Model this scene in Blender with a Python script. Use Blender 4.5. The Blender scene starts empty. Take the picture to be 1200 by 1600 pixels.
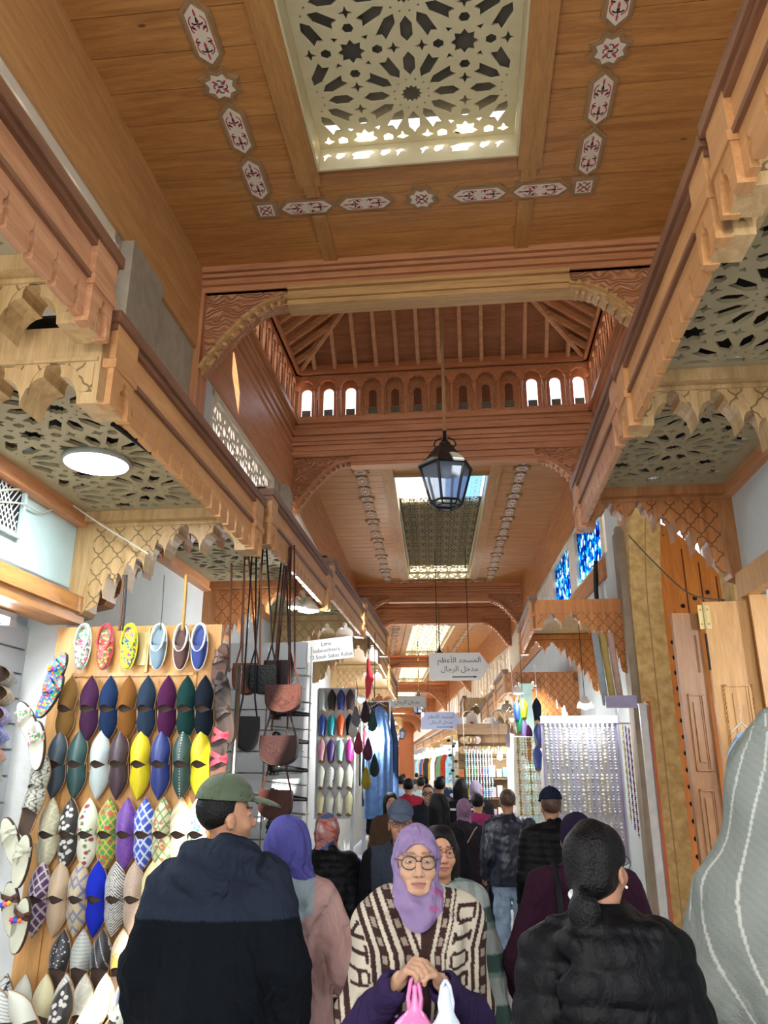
import bpy, math, random
import numpy as np
from mathutils import Matrix, Vector
R = math.radians; PI = math.pi
def ground(y): return 0.0 if y < 2.5 else -.15*min(1, (y-2.5)/4.5)      # the street falls slightly away from the camera
random.seed(7); rng = np.random.default_rng(7)
C = bpy.context.scene.collection
scene = bpy.context.scene
# ------------------------------------------------------------------ camera
cam_d = bpy.data.cameras.new('camera'); cam = bpy.data.objects.new('camera', cam_d); C.objects.link(cam)
cam.location = (0, 0, 1.70); cam.rotation_euler = (R(90 + 18.43), 0, 0)
cam_d.sensor_fit = 'VERTICAL'; cam_d.sensor_height = 36.0; cam_d.lens = 36.0 * 1200 / 1600
cam_d.clip_start = 0.05; cam_d.clip_end = 400
scene.camera = cam
# ------------------------------------------------------------------ sky, sun, exposure
world = bpy.data.worlds.new('sky'); scene.world = world; world.use_nodes = True
wn = world.node_tree.nodes; wl = world.node_tree.links
bg = wn['Background']
sky = wn.new('ShaderNodeTexSky'); sky.sky_type = 'NISHITA'; sky.sun_disc = False
sky.sun_elevation = R(40); sky.sun_rotation = R(200); sky.air_density = 1.0; sky.dust_density = 2.0
mixw = wn.new('ShaderNodeMixRGB'); mixw.inputs[0].default_value = 0.6; mixw.inputs[2].default_value = (0.42, 0.45, 0.5, 1)
sc_ = wn.new('ShaderNodeVectorMath'); sc_.operation = 'SCALE'; sc_.inputs['Scale'].default_value = 0.14
wl.new(sky.outputs[0], sc_.inputs[0]); wl.new(sc_.outputs[0], mixw.inputs[1])
wl.new(mixw.outputs[0], bg.inputs['Color']); bg.inputs['Strength'].default_value = 4.6
sun_d = bpy.data.lights.new('sun', 'SUN'); sun_d.energy = 16; sun_d.angle = R(0.6); sun_d.color = (1, 0.93, 0.8)
sun = bpy.data.objects.new('sun', sun_d); C.objects.link(sun)
sun.rotation_euler = Vector((-0.25, 0.80, -0.85)).to_track_quat('-Z', 'Y').to_euler()
scene.view_settings.view_transform = 'Standard'; scene.view_settings.look = 'None'
scene.view_settings.gamma = 1; scene.view_settings.use_curve_mapping = False
scene.view_settings.exposure = 1.1
scene.cycles.max_bounces = 8; scene.cycles.diffuse_bounces = 5; scene.cycles.glossy_bounces = 3
scene.cycles.transmission_bounces = 6; scene.cycles.transparent_max_bounces = 10
scene.cycles.sample_clamp_indirect = 8
scene.cycles.use_denoising = True
# ------------------------------------------------------------------ frames of reference: x across the street, y along it
def frame(deg, o): return Matrix.Translation(Vector(o)) @ Matrix.Rotation(R(-deg), 4, 'Z')
F1 = frame(6.1, (0, 0, 0)); F2 = frame(3.6, (0.787, 9.671, 0)); F3 = frame(-0.7, (1.62, 22.3, 0))
def T(x, y, z, rx=0, ry=0, rz=0):
    return Matrix.Translation((x, y, z)) @ Matrix.Rotation(R(rz), 4, 'Z') @ Matrix.Rotation(R(ry), 4, 'Y') @ Matrix.Rotation(R(rx), 4, 'X')
# ------------------------------------------------------------------ materials
MATS = {}
def srgb(h):
    if isinstance(h, str): h = tuple(int(h[i:i+2], 16) for i in (0, 2, 4))
    return tuple(((c/255)/12.92 if c/255 <= 0.04045 else ((c/255+0.055)/1.055)**2.4) for c in h)
def newmat(name):
    m = bpy.data.materials.new(name); m.use_nodes = True
    return m, m.node_tree.nodes, m.node_tree.links, m.node_tree.nodes['Principled BSDF']
def mat(name, col, rough=0.6, metal=0.0, noise=0.12, nscale=9.0, bump=0.0, bscale=60.0, spec=0.5, sheen=0.0, trans=0.0, coat=0.0, wrinkle=0.0):
    """flat colour with a soft mottling and an optional fine bump"""
    if name in MATS: return MATS[name]
    m, n, l, b = newmat(name); c = srgb(col)
    tc = n.new('ShaderNodeTexCoord')
    nz = n.new('ShaderNodeTexNoise'); nz.inputs['Scale'].default_value = nscale; nz.inputs['Detail'].default_value = 4
    l.new(tc.outputs['Object'], nz.inputs['Vector'])
    r = n.new('ShaderNodeValToRGB'); k = noise
    r.color_ramp.elements[0].position = 0.3; r.color_ramp.elements[1].position = 0.7
    r.color_ramp.elements[0].color = (*[x*(1-k) for x in c], 1); r.color_ramp.elements[1].color = (*[min(1, x*(1+k)) for x in c], 1)
    l.new(nz.outputs['Fac'], r.inputs['Fac']); l.new(r.outputs['Color'], b.inputs['Base Color'])
    b.inputs['Roughness'].default_value = rough; b.inputs['Metallic'].default_value = metal
    b.inputs['Specular IOR Level'].default_value = spec
    if sheen: b.inputs['Sheen Weight'].default_value = sheen
    if trans: b.inputs['Transmission Weight'].default_value = trans
    if coat: b.inputs['Coat Weight'].default_value = coat
    if bump:
        n2 = n.new('ShaderNodeTexNoise'); n2.inputs['Scale'].default_value = bscale; n2.inputs['Detail'].default_value = 3
        l.new(tc.outputs['Object'], n2.inputs['Vector'])
        bp = n.new('ShaderNodeBump'); bp.inputs['Strength'].default_value = bump; bp.inputs['Distance'].default_value = 0.01
        l.new(n2.outputs['Fac'], bp.inputs['Height']); nr = bp.outputs['Normal']
        if wrinkle: nr = creases(n, l, tc, nr, wrinkle)
        l.new(nr, b.inputs['Normal'])
    MATS[name] = m; return m
def wood(name, c1, c2, axis='x', scale=1.0, rough=0.45, knots=True, lattice=None, carve=0.0, coat=0.0):
    """pine with grain running along one local axis; lattice = pitch of incised ogee lines in (x or y, z)"""
    if name in MATS: return MATS[name]
    m, n, l, b = newmat(name); a, c = srgb(c1), srgb(c2)
    tc = n.new('ShaderNodeTexCoord'); mp = n.new('ShaderNodeMapping')
    s = {'x': (0.9, 9, 9), 'y': (9, 0.9, 9), 'z': (9, 9, 0.9)}[axis]
    mp.inputs['Scale'].default_value = [q*scale for q in s]
    l.new(tc.outputs['Object'], mp.inputs['Vector'])
    nz = n.new('ShaderNodeTexNoise'); nz.inputs['Scale'].default_value = 1.6; nz.inputs['Detail'].default_value = 6; nz.inputs['Distortion'].default_value = 1.2
    l.new(mp.outputs[0], nz.inputs['Vector'])
    n2 = n.new('ShaderNodeTexNoise'); n2.inputs['Scale'].default_value = 14; n2.inputs['Detail'].default_value = 3
    l.new(mp.outputs[0], n2.inputs['Vector'])
    ml = n.new('ShaderNodeMath'); ml.operation = 'MULTIPLY_ADD'; ml.inputs[1].default_value = 0.35
    l.new(n2.outputs['Fac'], ml.inputs[0]); 
    m3 = n.new('ShaderNodeMath'); m3.operation = 'MULTIPLY'; m3.inputs[1].default_value = 0.7; l.new(nz.outputs['Fac'], m3.inputs[0]); l.new(m3.outputs[0], ml.inputs[2])
    r = n.new('ShaderNodeValToRGB'); r.color_ramp.elements[0].position = 0.34; r.color_ramp.elements[1].position = 0.66
    r.color_ramp.elements[0].color = (*c, 1); r.color_ramp.elements[1].color = (*a, 1)
    l.new(ml.outputs[0], r.inputs['Fac']); col = r.outputs['Color']
    if knots:
        vo = n.new('ShaderNodeTexVoronoi'); vo.inputs['Scale'].default_value = 2.1
        mp2 = n.new('ShaderNodeMapping'); s2 = {'x': (0.7, 1.5, 1.5), 'y': (1.5, .7, 1.5), 'z': (1.5, 1.5, .7)}[axis]; mp2.inputs['Scale'].default_value = s2
        l.new(tc.outputs['Object'], mp2.inputs['Vector']); l.new(mp2.outputs[0], vo.inputs['Vector'])
        kr = n.new('ShaderNodeValToRGB'); kr.color_ramp.elements[0].position = 0.025; kr.color_ramp.elements[1].position = 0.05
        kr.color_ramp.elements[0].color = (0.85, 0.85, 0.85, 1); kr.color_ramp.elements[1].color = (0, 0, 0, 1)
        l.new(vo.outputs['Distance'], kr.inputs['Fac'])
        mx = n.new('ShaderNodeMixRGB'); mx.inputs[2].default_value = (*[q*0.25 for q in c], 1)
        l.new(kr.outputs['Color'], mx.inputs[0]); l.new(col, mx.inputs[1]); col = mx.outputs[0]
    bp = n.new('ShaderNodeBump'); bp.inputs['Strength'].default_value = 0.25; bp.inputs['Distance'].default_value = 0.004
    l.new(ml.outputs[0], bp.inputs['Height']); nrm = bp.outputs['Normal']
    if lattice:
        sx, pitch = lattice
        sp = n.new('ShaderNodeSeparateXYZ'); l.new(tc.outputs['Object'], sp.inputs[0])
        def M(op, x, y=None, z=None):
            q = n.new('ShaderNodeMath'); q.operation = op
            for i, v in enumerate((x, y, z)):
                if v is None: continue
                if isinstance(v, (int, float)): q.inputs[i].default_value = v
                else: l.new(v, q.inputs[i])
            return q.outputs[0]
        X = M('DIVIDE', sp.outputs[sx], pitch); Z = M('DIVIDE', sp.outputs['Z'], pitch*1.15)
        p = M('ADD', X, Z); q = M('SUBTRACT', X, Z)
        p2 = M('MULTIPLY_ADD', M('SINE', M('MULTIPLY', q, 4*PI)), 0.032, p); q2 = M('MULTIPLY_ADD', M('SINE', M('MULTIPLY', p, 4*PI)), 0.032, q)
        ln = M('MINIMUM', M('ABSOLUTE', M('SUBTRACT', M('FRACT', p2), .5)), M('ABSOLUTE', M('SUBTRACT', M('FRACT', q2), .5)))
        mask = M('LESS_THAN', ln, 0.045)
        mx = n.new('ShaderNodeMixRGB'); mx.inputs[2].default_value = (*[q*0.3 for q in c], 1)
        l.new(M('MULTIPLY', mask, .8), mx.inputs[0]); l.new(col, mx.inputs[1]); col = mx.outputs[0]
        b2 = n.new('ShaderNodeBump'); b2.invert = True; b2.inputs['Strength'].default_value = 0.6; b2.inputs['Distance'].default_value = 0.006
        l.new(mask, b2.inputs['Height']); l.new(nrm, b2.inputs['Normal']); nrm = b2.outputs['Normal']
    if carve:
        vo = n.new('ShaderNodeTexVoronoi'); vo.feature = 'SMOOTH_F1'; vo.inputs['Scale'].default_value = carve
        nd = n.new('ShaderNodeTexNoise'); nd.inputs['Scale'].default_value = carve*.6; nd.inputs['Distortion'].default_value = 2.5
        l.new(tc.outputs['Object'], nd.inputs['Vector'])
        wv = n.new('ShaderNodeTexWave'); wv.wave_type = 'RINGS'; wv.inputs['Scale'].default_value = carve*.45; wv.inputs['Distortion'].default_value = 9; wv.inputs['Detail'].default_value = 0
        l.new(tc.outputs['Object'], wv.inputs['Vector'])
        mx = n.new('ShaderNodeMixRGB'); mx.inputs[2].default_value = (*[q*0.4 for q in c], 1)
        rr = n.new('ShaderNodeValToRGB'); rr.color_ramp.elements[0].position = .35; rr.color_ramp.elements[0].color = (.42, .42, .42, 1); rr.color_ramp.elements[1].position = .5; rr.color_ramp.elements[1].color = (0, 0, 0, 1)
        l.new(wv.outputs['Fac'], rr.inputs['Fac']); l.new(rr.outputs[0], mx.inputs[0]); l.new(col, mx.inputs[1]); col = mx.outputs[0]
        b2 = n.new('ShaderNodeBump'); b2.inputs['Strength'].default_value = 0.9; b2.inputs['Distance'].default_value = 0.012
        l.new(wv.outputs['Fac'], b2.inputs['Height']); l.new(nrm, b2.inputs['Normal']); nrm = b2.outputs['Normal']
    l.new(col, b.inputs['Base Color']); l.new(nrm, b.inputs['Normal'])
    b.inputs['Roughness'].default_value = rough
    if coat: b.inputs['Coat Weight'].default_value = coat; b.inputs['Coat Roughness'].default_value = .25
    MATS[name] = m; return m
def creases(n, l, tc, nr, k):
    mp = n.new('ShaderNodeMapping'); mp.inputs['Scale'].default_value = (1, 1, .55); l.new(tc.outputs['Object'], mp.inputs['Vector'])
    nz = n.new('ShaderNodeTexNoise'); nz.inputs['Scale'].default_value = 9; nz.inputs['Detail'].default_value = 3; nz.inputs['Distortion'].default_value = 1.6; nz.inputs['Roughness'].default_value = .45; l.new(mp.outputs[0], nz.inputs['Vector'])
    bp = n.new('ShaderNodeBump'); bp.inputs['Strength'].default_value = k; bp.inputs['Distance'].default_value = .035; l.new(nz.outputs['Fac'], bp.inputs['Height']); l.new(nr, bp.inputs['Normal']); return bp.outputs['Normal']
def attrmat(name, rough=0.7, sheen=0.0, metal=0.0, bump=0.15, bscale=250.0, spec=0.4, wrinkle=0.0, gain=1.0):
    """colour carried by the mesh (dyed cloth, painted leather, skin)"""
    if name in MATS: return MATS[name]
    m, n, l, b = newmat(name)
    a = n.new('ShaderNodeAttribute'); a.attribute_name = 'dye'; vm = n.new('ShaderNodeVectorMath'); vm.operation = 'SCALE'; vm.inputs['Scale'].default_value = gain; l.new(a.outputs['Color'], vm.inputs[0]); l.new(vm.outputs[0], b.inputs['Base Color'])
    b.inputs['Roughness'].default_value = rough; b.inputs['Sheen Weight'].default_value = sheen; b.inputs['Metallic'].default_value = metal
    b.inputs['Specular IOR Level'].default_value = spec
    tc = n.new('ShaderNodeTexCoord'); n2 = n.new('ShaderNodeTexNoise'); n2.inputs['Scale'].default_value = bscale
    l.new(tc.outputs['Object'], n2.inputs['Vector'])
    bp = n.new('ShaderNodeBump'); bp.inputs['Strength'].default_value = bump; bp.inputs['Distance'].default_value = 0.004
    l.new(n2.outputs['Fac'], bp.inputs['Height']); nr = bp.outputs['Normal']
    if wrinkle: nr = creases(n, l, tc, nr, wrinkle)
    l.new(nr, b.inputs['Normal'])
    MATS[name] = m; return m
def glow(name, col, strength):
    if name in MATS: return MATS[name]
    m, n, l, b = newmat(name); b.inputs['Base Color'].default_value = (*srgb(col), 1)
    b.inputs['Emission Color'].default_value = (*srgb(col), 1); b.inputs['Emission Strength'].default_value = strength
    MATS[name] = m; return m
def glass(name, col, rough=0.1, alpha=0.35):
    if name in MATS: return MATS[name]
    m, n, l, b = newmat(name); c = srgb(col)
    tr = n.new('ShaderNodeBsdfTransparent'); tr.inputs[0].default_value = (*[0.5+.5*x for x in c], 1)
    tl = n.new('ShaderNodeBsdfTranslucent'); tl.inputs[0].default_value = (*c, 1)
    m1 = n.new('ShaderNodeMixShader'); m1.inputs[0].default_value = 0.5
    b.inputs['Base Color'].default_value = (*c, 1); b.inputs['Roughness'].default_value = rough
    l.new(b.outputs[0], m1.inputs[1]); l.new(tl.outputs[0], m1.inputs[2])
    m2 = n.new('ShaderNodeMixShader'); m2.inputs[0].default_value = alpha
    l.new(tr.outputs[0], m2.inputs[1]); l.new(m1.outputs[0], m2.inputs[2])
    l.new(m2.outputs[0], n['Material Output'].inputs['Surface'])
    MATS[name] = m; return m
# ------------------------------------------------------------------ mesh helpers
class MB:
    def __init__(s): s.v = []; s.f = []
    def add(s, vs, fs, M=None):
        o = len(s.v)
        if M is not None: vs = [tuple(M @ Vector(v)) for v in vs]
        s.v += [tuple(v) for v in vs]; s.f += [tuple(i+o for i in f) for f in fs]; return s
    def box(s, a, b, M=None):
        (x0, y0, z0), (x1, y1, z1) = a, b
        v = [(x0,y0,z0),(x1,y0,z0),(x1,y1,z0),(x0,y1,z0),(x0,y0,z1),(x1,y0,z1),(x1,y1,z1),(x0,y1,z1)]
        return s.add(v, [(0,3,2,1),(4,5,6,7),(0,1,5,4),(1,2,6,5),(2,3,7,6),(3,0,4,7)], M)
    def prism(s, poly, h, M=None, z0=0):
        n = len(poly); v = [(x, y, z0) for x, y in poly] + [(x, y, z0+h) for x, y in poly]
        return s.add(v, [tuple(range(n))[::-1], tuple(range(n, 2*n))] + [(i, (i+1) % n, (i+1) % n+n, i+n) for i in range(n)], M)
    def tube(s, pts, r, n=8, M=None, cap=True):
        pts = [Vector(p) for p in pts]; rr = r if isinstance(r, (list, tuple)) else [r]*len(pts)
        vs = []; fs = []; up = Vector((0, 0, 1)); prev = None
        for i, p in enumerate(pts):
            t = (pts[min(i+1, len(pts)-1)] - pts[max(i-1, 0)])
            t = t.normalized() if t.length > 1e-9 else Vector((0, 0, 1))
            a = (prev if prev is not None else (Vector((1, 0, 0)) if abs(t.z) > .9 else up)); a = a - t*a.dot(t)
            if a.length < 1e-6: a = t.orthogonal()
            a.normalize(); prev = a; b = t.cross(a)
            for k in range(n):
                q = 2*PI*k/n; vs.append(p + (a*math.cos(q)+b*math.sin(q))*rr[i])
        for i in range(len(pts)-1):
            for k in range(n): fs.append((i*n+k, i*n+(k+1) % n, (i+1)*n+(k+1) % n, (i+1)*n+k))
        if cap: fs += [tuple(range(n))[::-1], tuple(range((len(pts)-1)*n, len(pts)*n))]
        return s.add(vs, fs, M)
    def lathe(s, prof, n=20, M=None, a0=0.0, cap=True):
        vs = []; fs = []; m = len(prof)
        for r, z in prof:
            for k in range(n): q = a0+2*PI*k/n; vs.append((r*math.cos(q), r*math.sin(q), z))
        for i in range(m-1):
            for k in range(n): fs.append((i*n+k, i*n+(k+1) % n, (i+1)*n+(k+1) % n, (i+1)*n+k))
        if cap: fs += [tuple(range(n))[::-1], tuple(range((m-1)*n, m*n))]
        return s.add(vs, fs, M)
    def ball(s, c, r, n=12, M=None):
        rx, ry, rz = r if isinstance(r, (list, tuple)) else (r, r, r)
        vs = []; fs = []; m = max(5, n//2+1)
        for i in range(m):
            t = PI*i/(m-1)
            for k in range(n): q = 2*PI*k/n; vs.append((c[0]+rx*math.sin(t)*math.cos(q), c[1]+ry*math.sin(t)*math.sin(q), c[2]-rz*math.cos(t)))
        for i in range(m-1):
            for k in range(n): fs.append((i*n+k, i*n+(k+1) % n, (i+1)*n+(k+1) % n, (i+1)*n+k))
        return s.add(vs, fs, M)
    def mesh(s, name, smooth=False):
        me = bpy.data.meshes.new(name); me.from_pydata(s.v, [], s.f); me.validate()
        if smooth: me.polygons.foreach_set('use_smooth', [True]*len(me.polygons))
        me.update(); return me
    def build(s, name, m, parent=None, M=None, smooth=False, **tg):
        return link(name, s.mesh(name, smooth), m, parent, M, **tg)
def link(name, me, m, parent=None, M=None, kind=None, label=None, cat=None, group=None):
    if isinstance(m, (list, tuple)):
        if not len(me.materials):
            idx = [p.material_index for p in me.polygons]
            for q in m: me.materials.append(q)
            me.polygons.foreach_set('material_index', idx)
    else:
        if len(me.materials): me.materials.clear()
        me.materials.append(m)
    o = bpy.data.objects.new(name, me); C.objects.link(o)
    if parent is not None: o.parent = parent
    if M is not None: o.matrix_local = M
    if kind: o['kind'] = kind
    if label: o['label'] = label
    if cat: o['category'] = cat
    if group: o['group'] = group
    return o
def struct(name, mb, m, M=None, smooth=False): return mb.build(name, m, None, M, smooth, kind='structure')
def thing(name, M, label, cat, group=None):
    o = bpy.data.objects.new(name, None); o.empty_display_size = .1; C.objects.link(o); o.matrix_world = M
    o['label'] = label; o['category'] = cat
    if group: o['group'] = group
    return o
def kids(o): return [c for c in bpy.data.objects if c.parent is o]
def dup(o, M, label=None, group=None, parent=None):
    ch = kids(o)
    c = o.copy(); C.objects.link(c)
    if parent is not None: c.parent = parent
    elif M is not None: c.matrix_world = M
    if label: c['label'] = label
    if group: c['group'] = group
    for k in ch: dup(k, None, parent=c)
    return c
def cutmesh(name, outers, holes, t):
    """flat plate with holes: 2D curve fill, thickness t, centred on z=0"""
    cu = bpy.data.curves.new(name, 'CURVE'); cu.dimensions = '2D'; cu.fill_mode = 'BOTH'; cu.extrude = t/2
    for poly in list(outers)+list(holes):
        sp = cu.splines.new('POLY'); sp.points.add(len(poly)-1)
        for i, (x, y) in enumerate(poly): sp.points[i].co = (x, y, 0, 1)
        sp.use_cyclic_u = True
    o = bpy.data.objects.new(name, cu); C.objects.link(o)
    dg = bpy.context.evaluated_depsgraph_get(); me = bpy.data.meshes.new_from_object(o.evaluated_get(dg)); me.name = name
    bpy.data.objects.remove(o); bpy.data.curves.remove(cu)
    return me
def textmesh(name, s, size, t, font=None, align='CENTER'):
    cu = bpy.data.curves.new(name, 'FONT'); cu.body = s; cu.size = size; cu.extrude = t/2; cu.align_x = align; cu.align_y = 'CENTER'
    o = bpy.data.objects.new(name, cu); C.objects.link(o)
    dg = bpy.context.evaluated_depsgraph_get(); me = bpy.data.meshes.new_from_object(o.evaluated_get(dg)); me.name = name
    bpy.data.objects.remove(o); bpy.data.curves.remove(cu); return me
def ngon(cx, cy, r, n, a=0, sx=1, sy=1): return [(cx+sx*r*math.cos(a+2*PI*k/n), cy+sy*r*math.sin(a+2*PI*k/n)) for k in range(n)]
def star(cx, cy, r1, r2, n, a=0): return [(cx+(r1 if k % 2 == 0 else r2)*math.cos(a+PI*k/n), cy+(r1 if k % 2 == 0 else r2)*math.sin(a+PI*k/n)) for k in range(2*n)]
def petal(cx, cy, ang, r0, r1, w, notch=0.0):
    c, s = math.cos(ang), math.sin(ang); L = r1-r0
    pts = [(r0, 0), (r0+.28*L, -w/2), (r1-.25*L, -w/2), (r1-(notch*L), 0) if notch else (r1, 0), (r1-.25*L, w/2), (r0+.28*L, w/2)]
    if notch: pts = [(r0, 0), (r0+.28*L, -w/2), (r1, -w/2), (r1-notch*L, 0), (r1, w/2), (r0+.28*L, w/2)]
    return [(cx+x*c-y*s, cy+x*s+y*c) for x, y in pts]
def girih(x0, y0, x1, y1, S, ox=0, oy=0, margin=.03):
    """twelve-fold rosette lattice of holes clipped to the panel"""
    H = []
    nx0 = int((x0-ox)/S)-2; nx1 = int((x1-ox)/S)+2; ny0 = int((y0-oy)/S)-2; ny1 = int((y1-oy)/S)+2
    for i in range(nx0, nx1+1):
        for j in range(ny0, ny1+1):
            cx, cy = ox+i*S, oy+j*S
            H.append(star(cx, cy, .10*S, .075*S, 12))
            for k in range(12):
                a = PI*k/6
                H.append(petal(cx, cy, a, .20*S, .455*S, .105*S, 0.12 if k % 3 else 0))
                a2 = a+PI/12; H.append(ngon(cx+.165*S*math.cos(a2), cy+.165*S*math.sin(a2), .014*S, 4, a2))
            H.append(star(cx+.5*S, cy+.5*S, .125*S, .085*S, 8))
            for dx, dy in ((.5, .27), (.5, .73), (.27, .5), (.73, .5)): H.append(ngon(cx+dx*S, cy+dy*S, .052*S, 6, 0 if dy in (.27, .73) else PI/2))
            for dx, dy in ((.5, .125), (.5, -.125), (.125, .5), (-.125, .5)): H.append(star(cx+dx*S, cy+dy*S, .065*S, .025*S, 4, PI/2))
            for sx in (-1, 1):
                for sy in (-1, 1):
                    H.append([(cx+sx*.335*S, cy+sy*.345*S), (cx+sx*.40*S, cy+sy*.36*S), (cx+sx*.36*S, cy+sy*.40*S)])
    out = []
    for p in H:
        q = [(min(max(x, x0+margin), x1-margin), min(max(y, y0+margin), y1-margin)) for x, y in p]
        n = sum(1 for a, b in zip(p, q) if abs(a[0]-b[0])+abs(a[1]-b[1]) < 1e-9)
        if n < len(p)*.5: continue
        # drop duplicates made by clipping
        r = []
        for a in q:
            if not r or abs(a[0]-r[-1][0])+abs(a[1]-r[-1][1]) > 1e-5: r.append(a)
        if len(r) > 2 and abs(r[0][0]-r[-1][0])+abs(r[0][1]-r[-1][1]) < 1e-5: r.pop()
        area = abs(sum(r[k][0]*r[(k+1) % len(r)][1]-r[(k+1) % len(r)][0]*r[k][1] for k in range(len(r))))/2
        if len(r) > 2 and area > 1e-5*S: out.append(r)
    return out
def rect(x0, y0, x1, y1): return [(x0, y0), (x1, y0), (x1, y1), (x0, y1)]
XZ = Matrix.Rotation(PI/2, 4, 'X')            # plate (x, y) -> (x, z), facing -y
YZ = Matrix.Rotation(PI/2, 4, 'Z') @ Matrix.Rotation(PI/2, 4, 'X')   # plate (x, y) -> (y, z), facing +x
# woods and plasters
W_ceil = wood('pine_ceiling', 'c48a4a', '9c6634', 'x', coat=.15)
W_beam = wood('pine_beam', 'cc9a62', 'b07c48', 'y', coat=.15)
W_red = wood('cedar_red', 'cc9064', 'ac7048', 'x', knots=False)
W_redy = wood('cedar_red_along', 'cc9064', 'ac7048', 'y', knots=False)
W_redz = wood('cedar_red_upright', 'cc9064', 'ac7048', 'z', knots=False)
W_pale = wood('pine_pale', 'cfa56c', 'b08450', 'x', knots=False)
W_carve = wood('carved_cedar', 'cc9064', 'ac7048', 'x', knots=False, carve=24.0)
W_yel = wood('pine_yellow', 'bfa072', '9c7c4e', 'z')
W_lat = wood('pine_lattice', 'bfa072', '9f8052', 'z', lattice=('X', .115))
W_latr = wood('cedar_lattice', 'b87842', '94582c', 'z', lattice=('X', .115))
W_fas = wood('pine_fascia', 'c08c58', 'a07044', 'y')
W_fasl = wood('pine_fascia_pink', 'c98e62', 'a66c46', 'y')
W_dark = wood('dark_moulding', '80563c', '583826', 'y', knots=False)
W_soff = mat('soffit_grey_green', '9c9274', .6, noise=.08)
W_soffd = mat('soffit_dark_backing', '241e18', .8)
W_rail = wood('cedar_rail', 'c08048', '96592c', 'y', knots=False)
M_cream = mat('cream_metal', 'cbbf98', .45, noise=.05)
M_white = mat('white_plaster', 'c2c6c4', .85, noise=.05, nscale=3, bump=.3, bscale=25)
M_blue = mat('pale_blue_plaster', 'b5cfd2', .8, noise=.06, nscale=4, bump=.3, bscale=20)
M_stone = mat('grey_stone', 'a89c88', .85, noise=.12, bump=.4)
M_iron = mat('black_iron', '16171a', .45, metal=.4)
M_paint = mat('cream_paint', 'd9cdb8', .7, noise=.04)
M_redp = mat('red_paint', 'b8404a', .7); M_blk = mat('black_paint', '26242a', .7)
M_fr = wood('medallion_frame', 'a5835c', '8a6844', 'x', knots=False)
# ================================================================== THE SETTING
mb = MB()
mb.add([(-7,-3,0),(9,-3,0),(9,2.5,0),(-7,2.5,0),(9,7,-.15),(-7,7,-.15),(9,80,-.15),(-7,80,-.15)],[(0,1,2,3),(3,2,4,5),(5,4,6,7)])
def paver_mat():
    m, n, l, b = newmat('street_pavers'); tc = n.new('ShaderNodeTexCoord'); br = n.new('ShaderNodeTexBrick')
    br.inputs['Scale'].default_value = 1; br.inputs['Brick Width'].default_value = .22; br.inputs['Row Height'].default_value = .11; br.inputs['Mortar Size'].default_value = .006
    br.inputs['Color1'].default_value = (*srgb('b9b6b4'), 1); br.inputs['Color2'].default_value = (*srgb('9e9c9c'), 1); br.inputs['Mortar'].default_value = (*srgb('6c6a6a'), 1)
    l.new(tc.outputs['Object'], br.inputs['Vector']); l.new(br.outputs['Color'], b.inputs['Base Color']); b.inputs['Roughness'].default_value = .5
    bp = n.new('ShaderNodeBump'); bp.inputs['Strength'].default_value = .3; bp.inputs['Distance'].default_value = .01; l.new(br.outputs['Fac'], bp.inputs['Height']); bp.invert = True
    l.new(bp.outputs[0], b.inputs['Normal']); return m
struct('floor', mb, paver_mat())
def planks(mb, x0, x1, y0, y1, z, pitch=.275, gap=.007, t=.03, off=0.0, split=None):
    y = y0 - off
    while y < y1:
        a, b = max(y, y0), min(y+pitch-gap, y1)
        if b > a+.01: mb.box((x0, a, z), (x1, b, z+t))
        y += pitch
def ceiling(F, xL, xR, y0, y1, z, sk, rail=True, name='ceiling', by=None):
    """boarded ceiling with a skylight well sk = (x0, y0, x1, y1)"""
    mb = MB(); sx0, sy0, sx1, sy1 = sk
    planks(mb, xL, sx0, y0, y1, z); planks(mb, sx1, xR, y0, y1, z)
    if sy0 > y0+.02: planks(mb, sx0, sx1, y0, sy0, z)
    planks(mb, sx0, sx1, sy1, y1, z)
    for a in ((xL, y0, sx0, y1), (sx1, y0, xR, y1), (sx0, sy1, sx1, y1), (sx0, y0, sx1, sy0)):
        if a[3] > a[1]+.01: mb.box((a[0], a[1], z+.031), (a[2], a[3], z+.09))
    struct(name, mb, W_ceil, F)
    # trimmer rails each side of the well, lapped planks running along the street
    mb = MB()
    for s, x in ((-1, sx0), (1, sx1)):
        a, b = (x-.19, x-.012) if s < 0 else (x+.012, x+.19)
        mb.box((a, y0, z-.045), (b, sy1+.16, z-.001)); 
        for q0, q1 in (((sy1+.165, by-.115), (by+.115, y1)) if by else ((sy1+.165, y1),)): mb.box((a+.03, q0, z-.028), (b-.03, q1, z-.001))
    struct('trim', mb, wood('pine_rail', 'bd8a50', '9a6a38', 'y', knots=False), F)
    # metal-lined well
    mb = MB(); zt = z+.30
    mb.box((sx0-.012, sy0, z-.05), (sx0+.004, sy1, zt)); mb.box((sx1-.004, sy0, z-.05), (sx1+.012, sy1, zt))
    mb.box((sx0-.012, sy1-.004, z-.05), (sx1+.012, sy1+.012, zt)); mb.box((sx0-.012, sy0-.012, z-.05), (sx1+.012, sy0+.004, zt))
    struct('trim', mb, M_cream, F)
WN = [0]
def window(F, me_or_mb, m, M=None):
    WN[0] += 1
    me = me_or_mb if isinstance(me_or_mb, bpy.types.Mesh) else me_or_mb.mesh('w')
    return link('window_%d' % WN[0], me, m, None, (F @ M) if M is not None else F, kind='structure')
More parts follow.
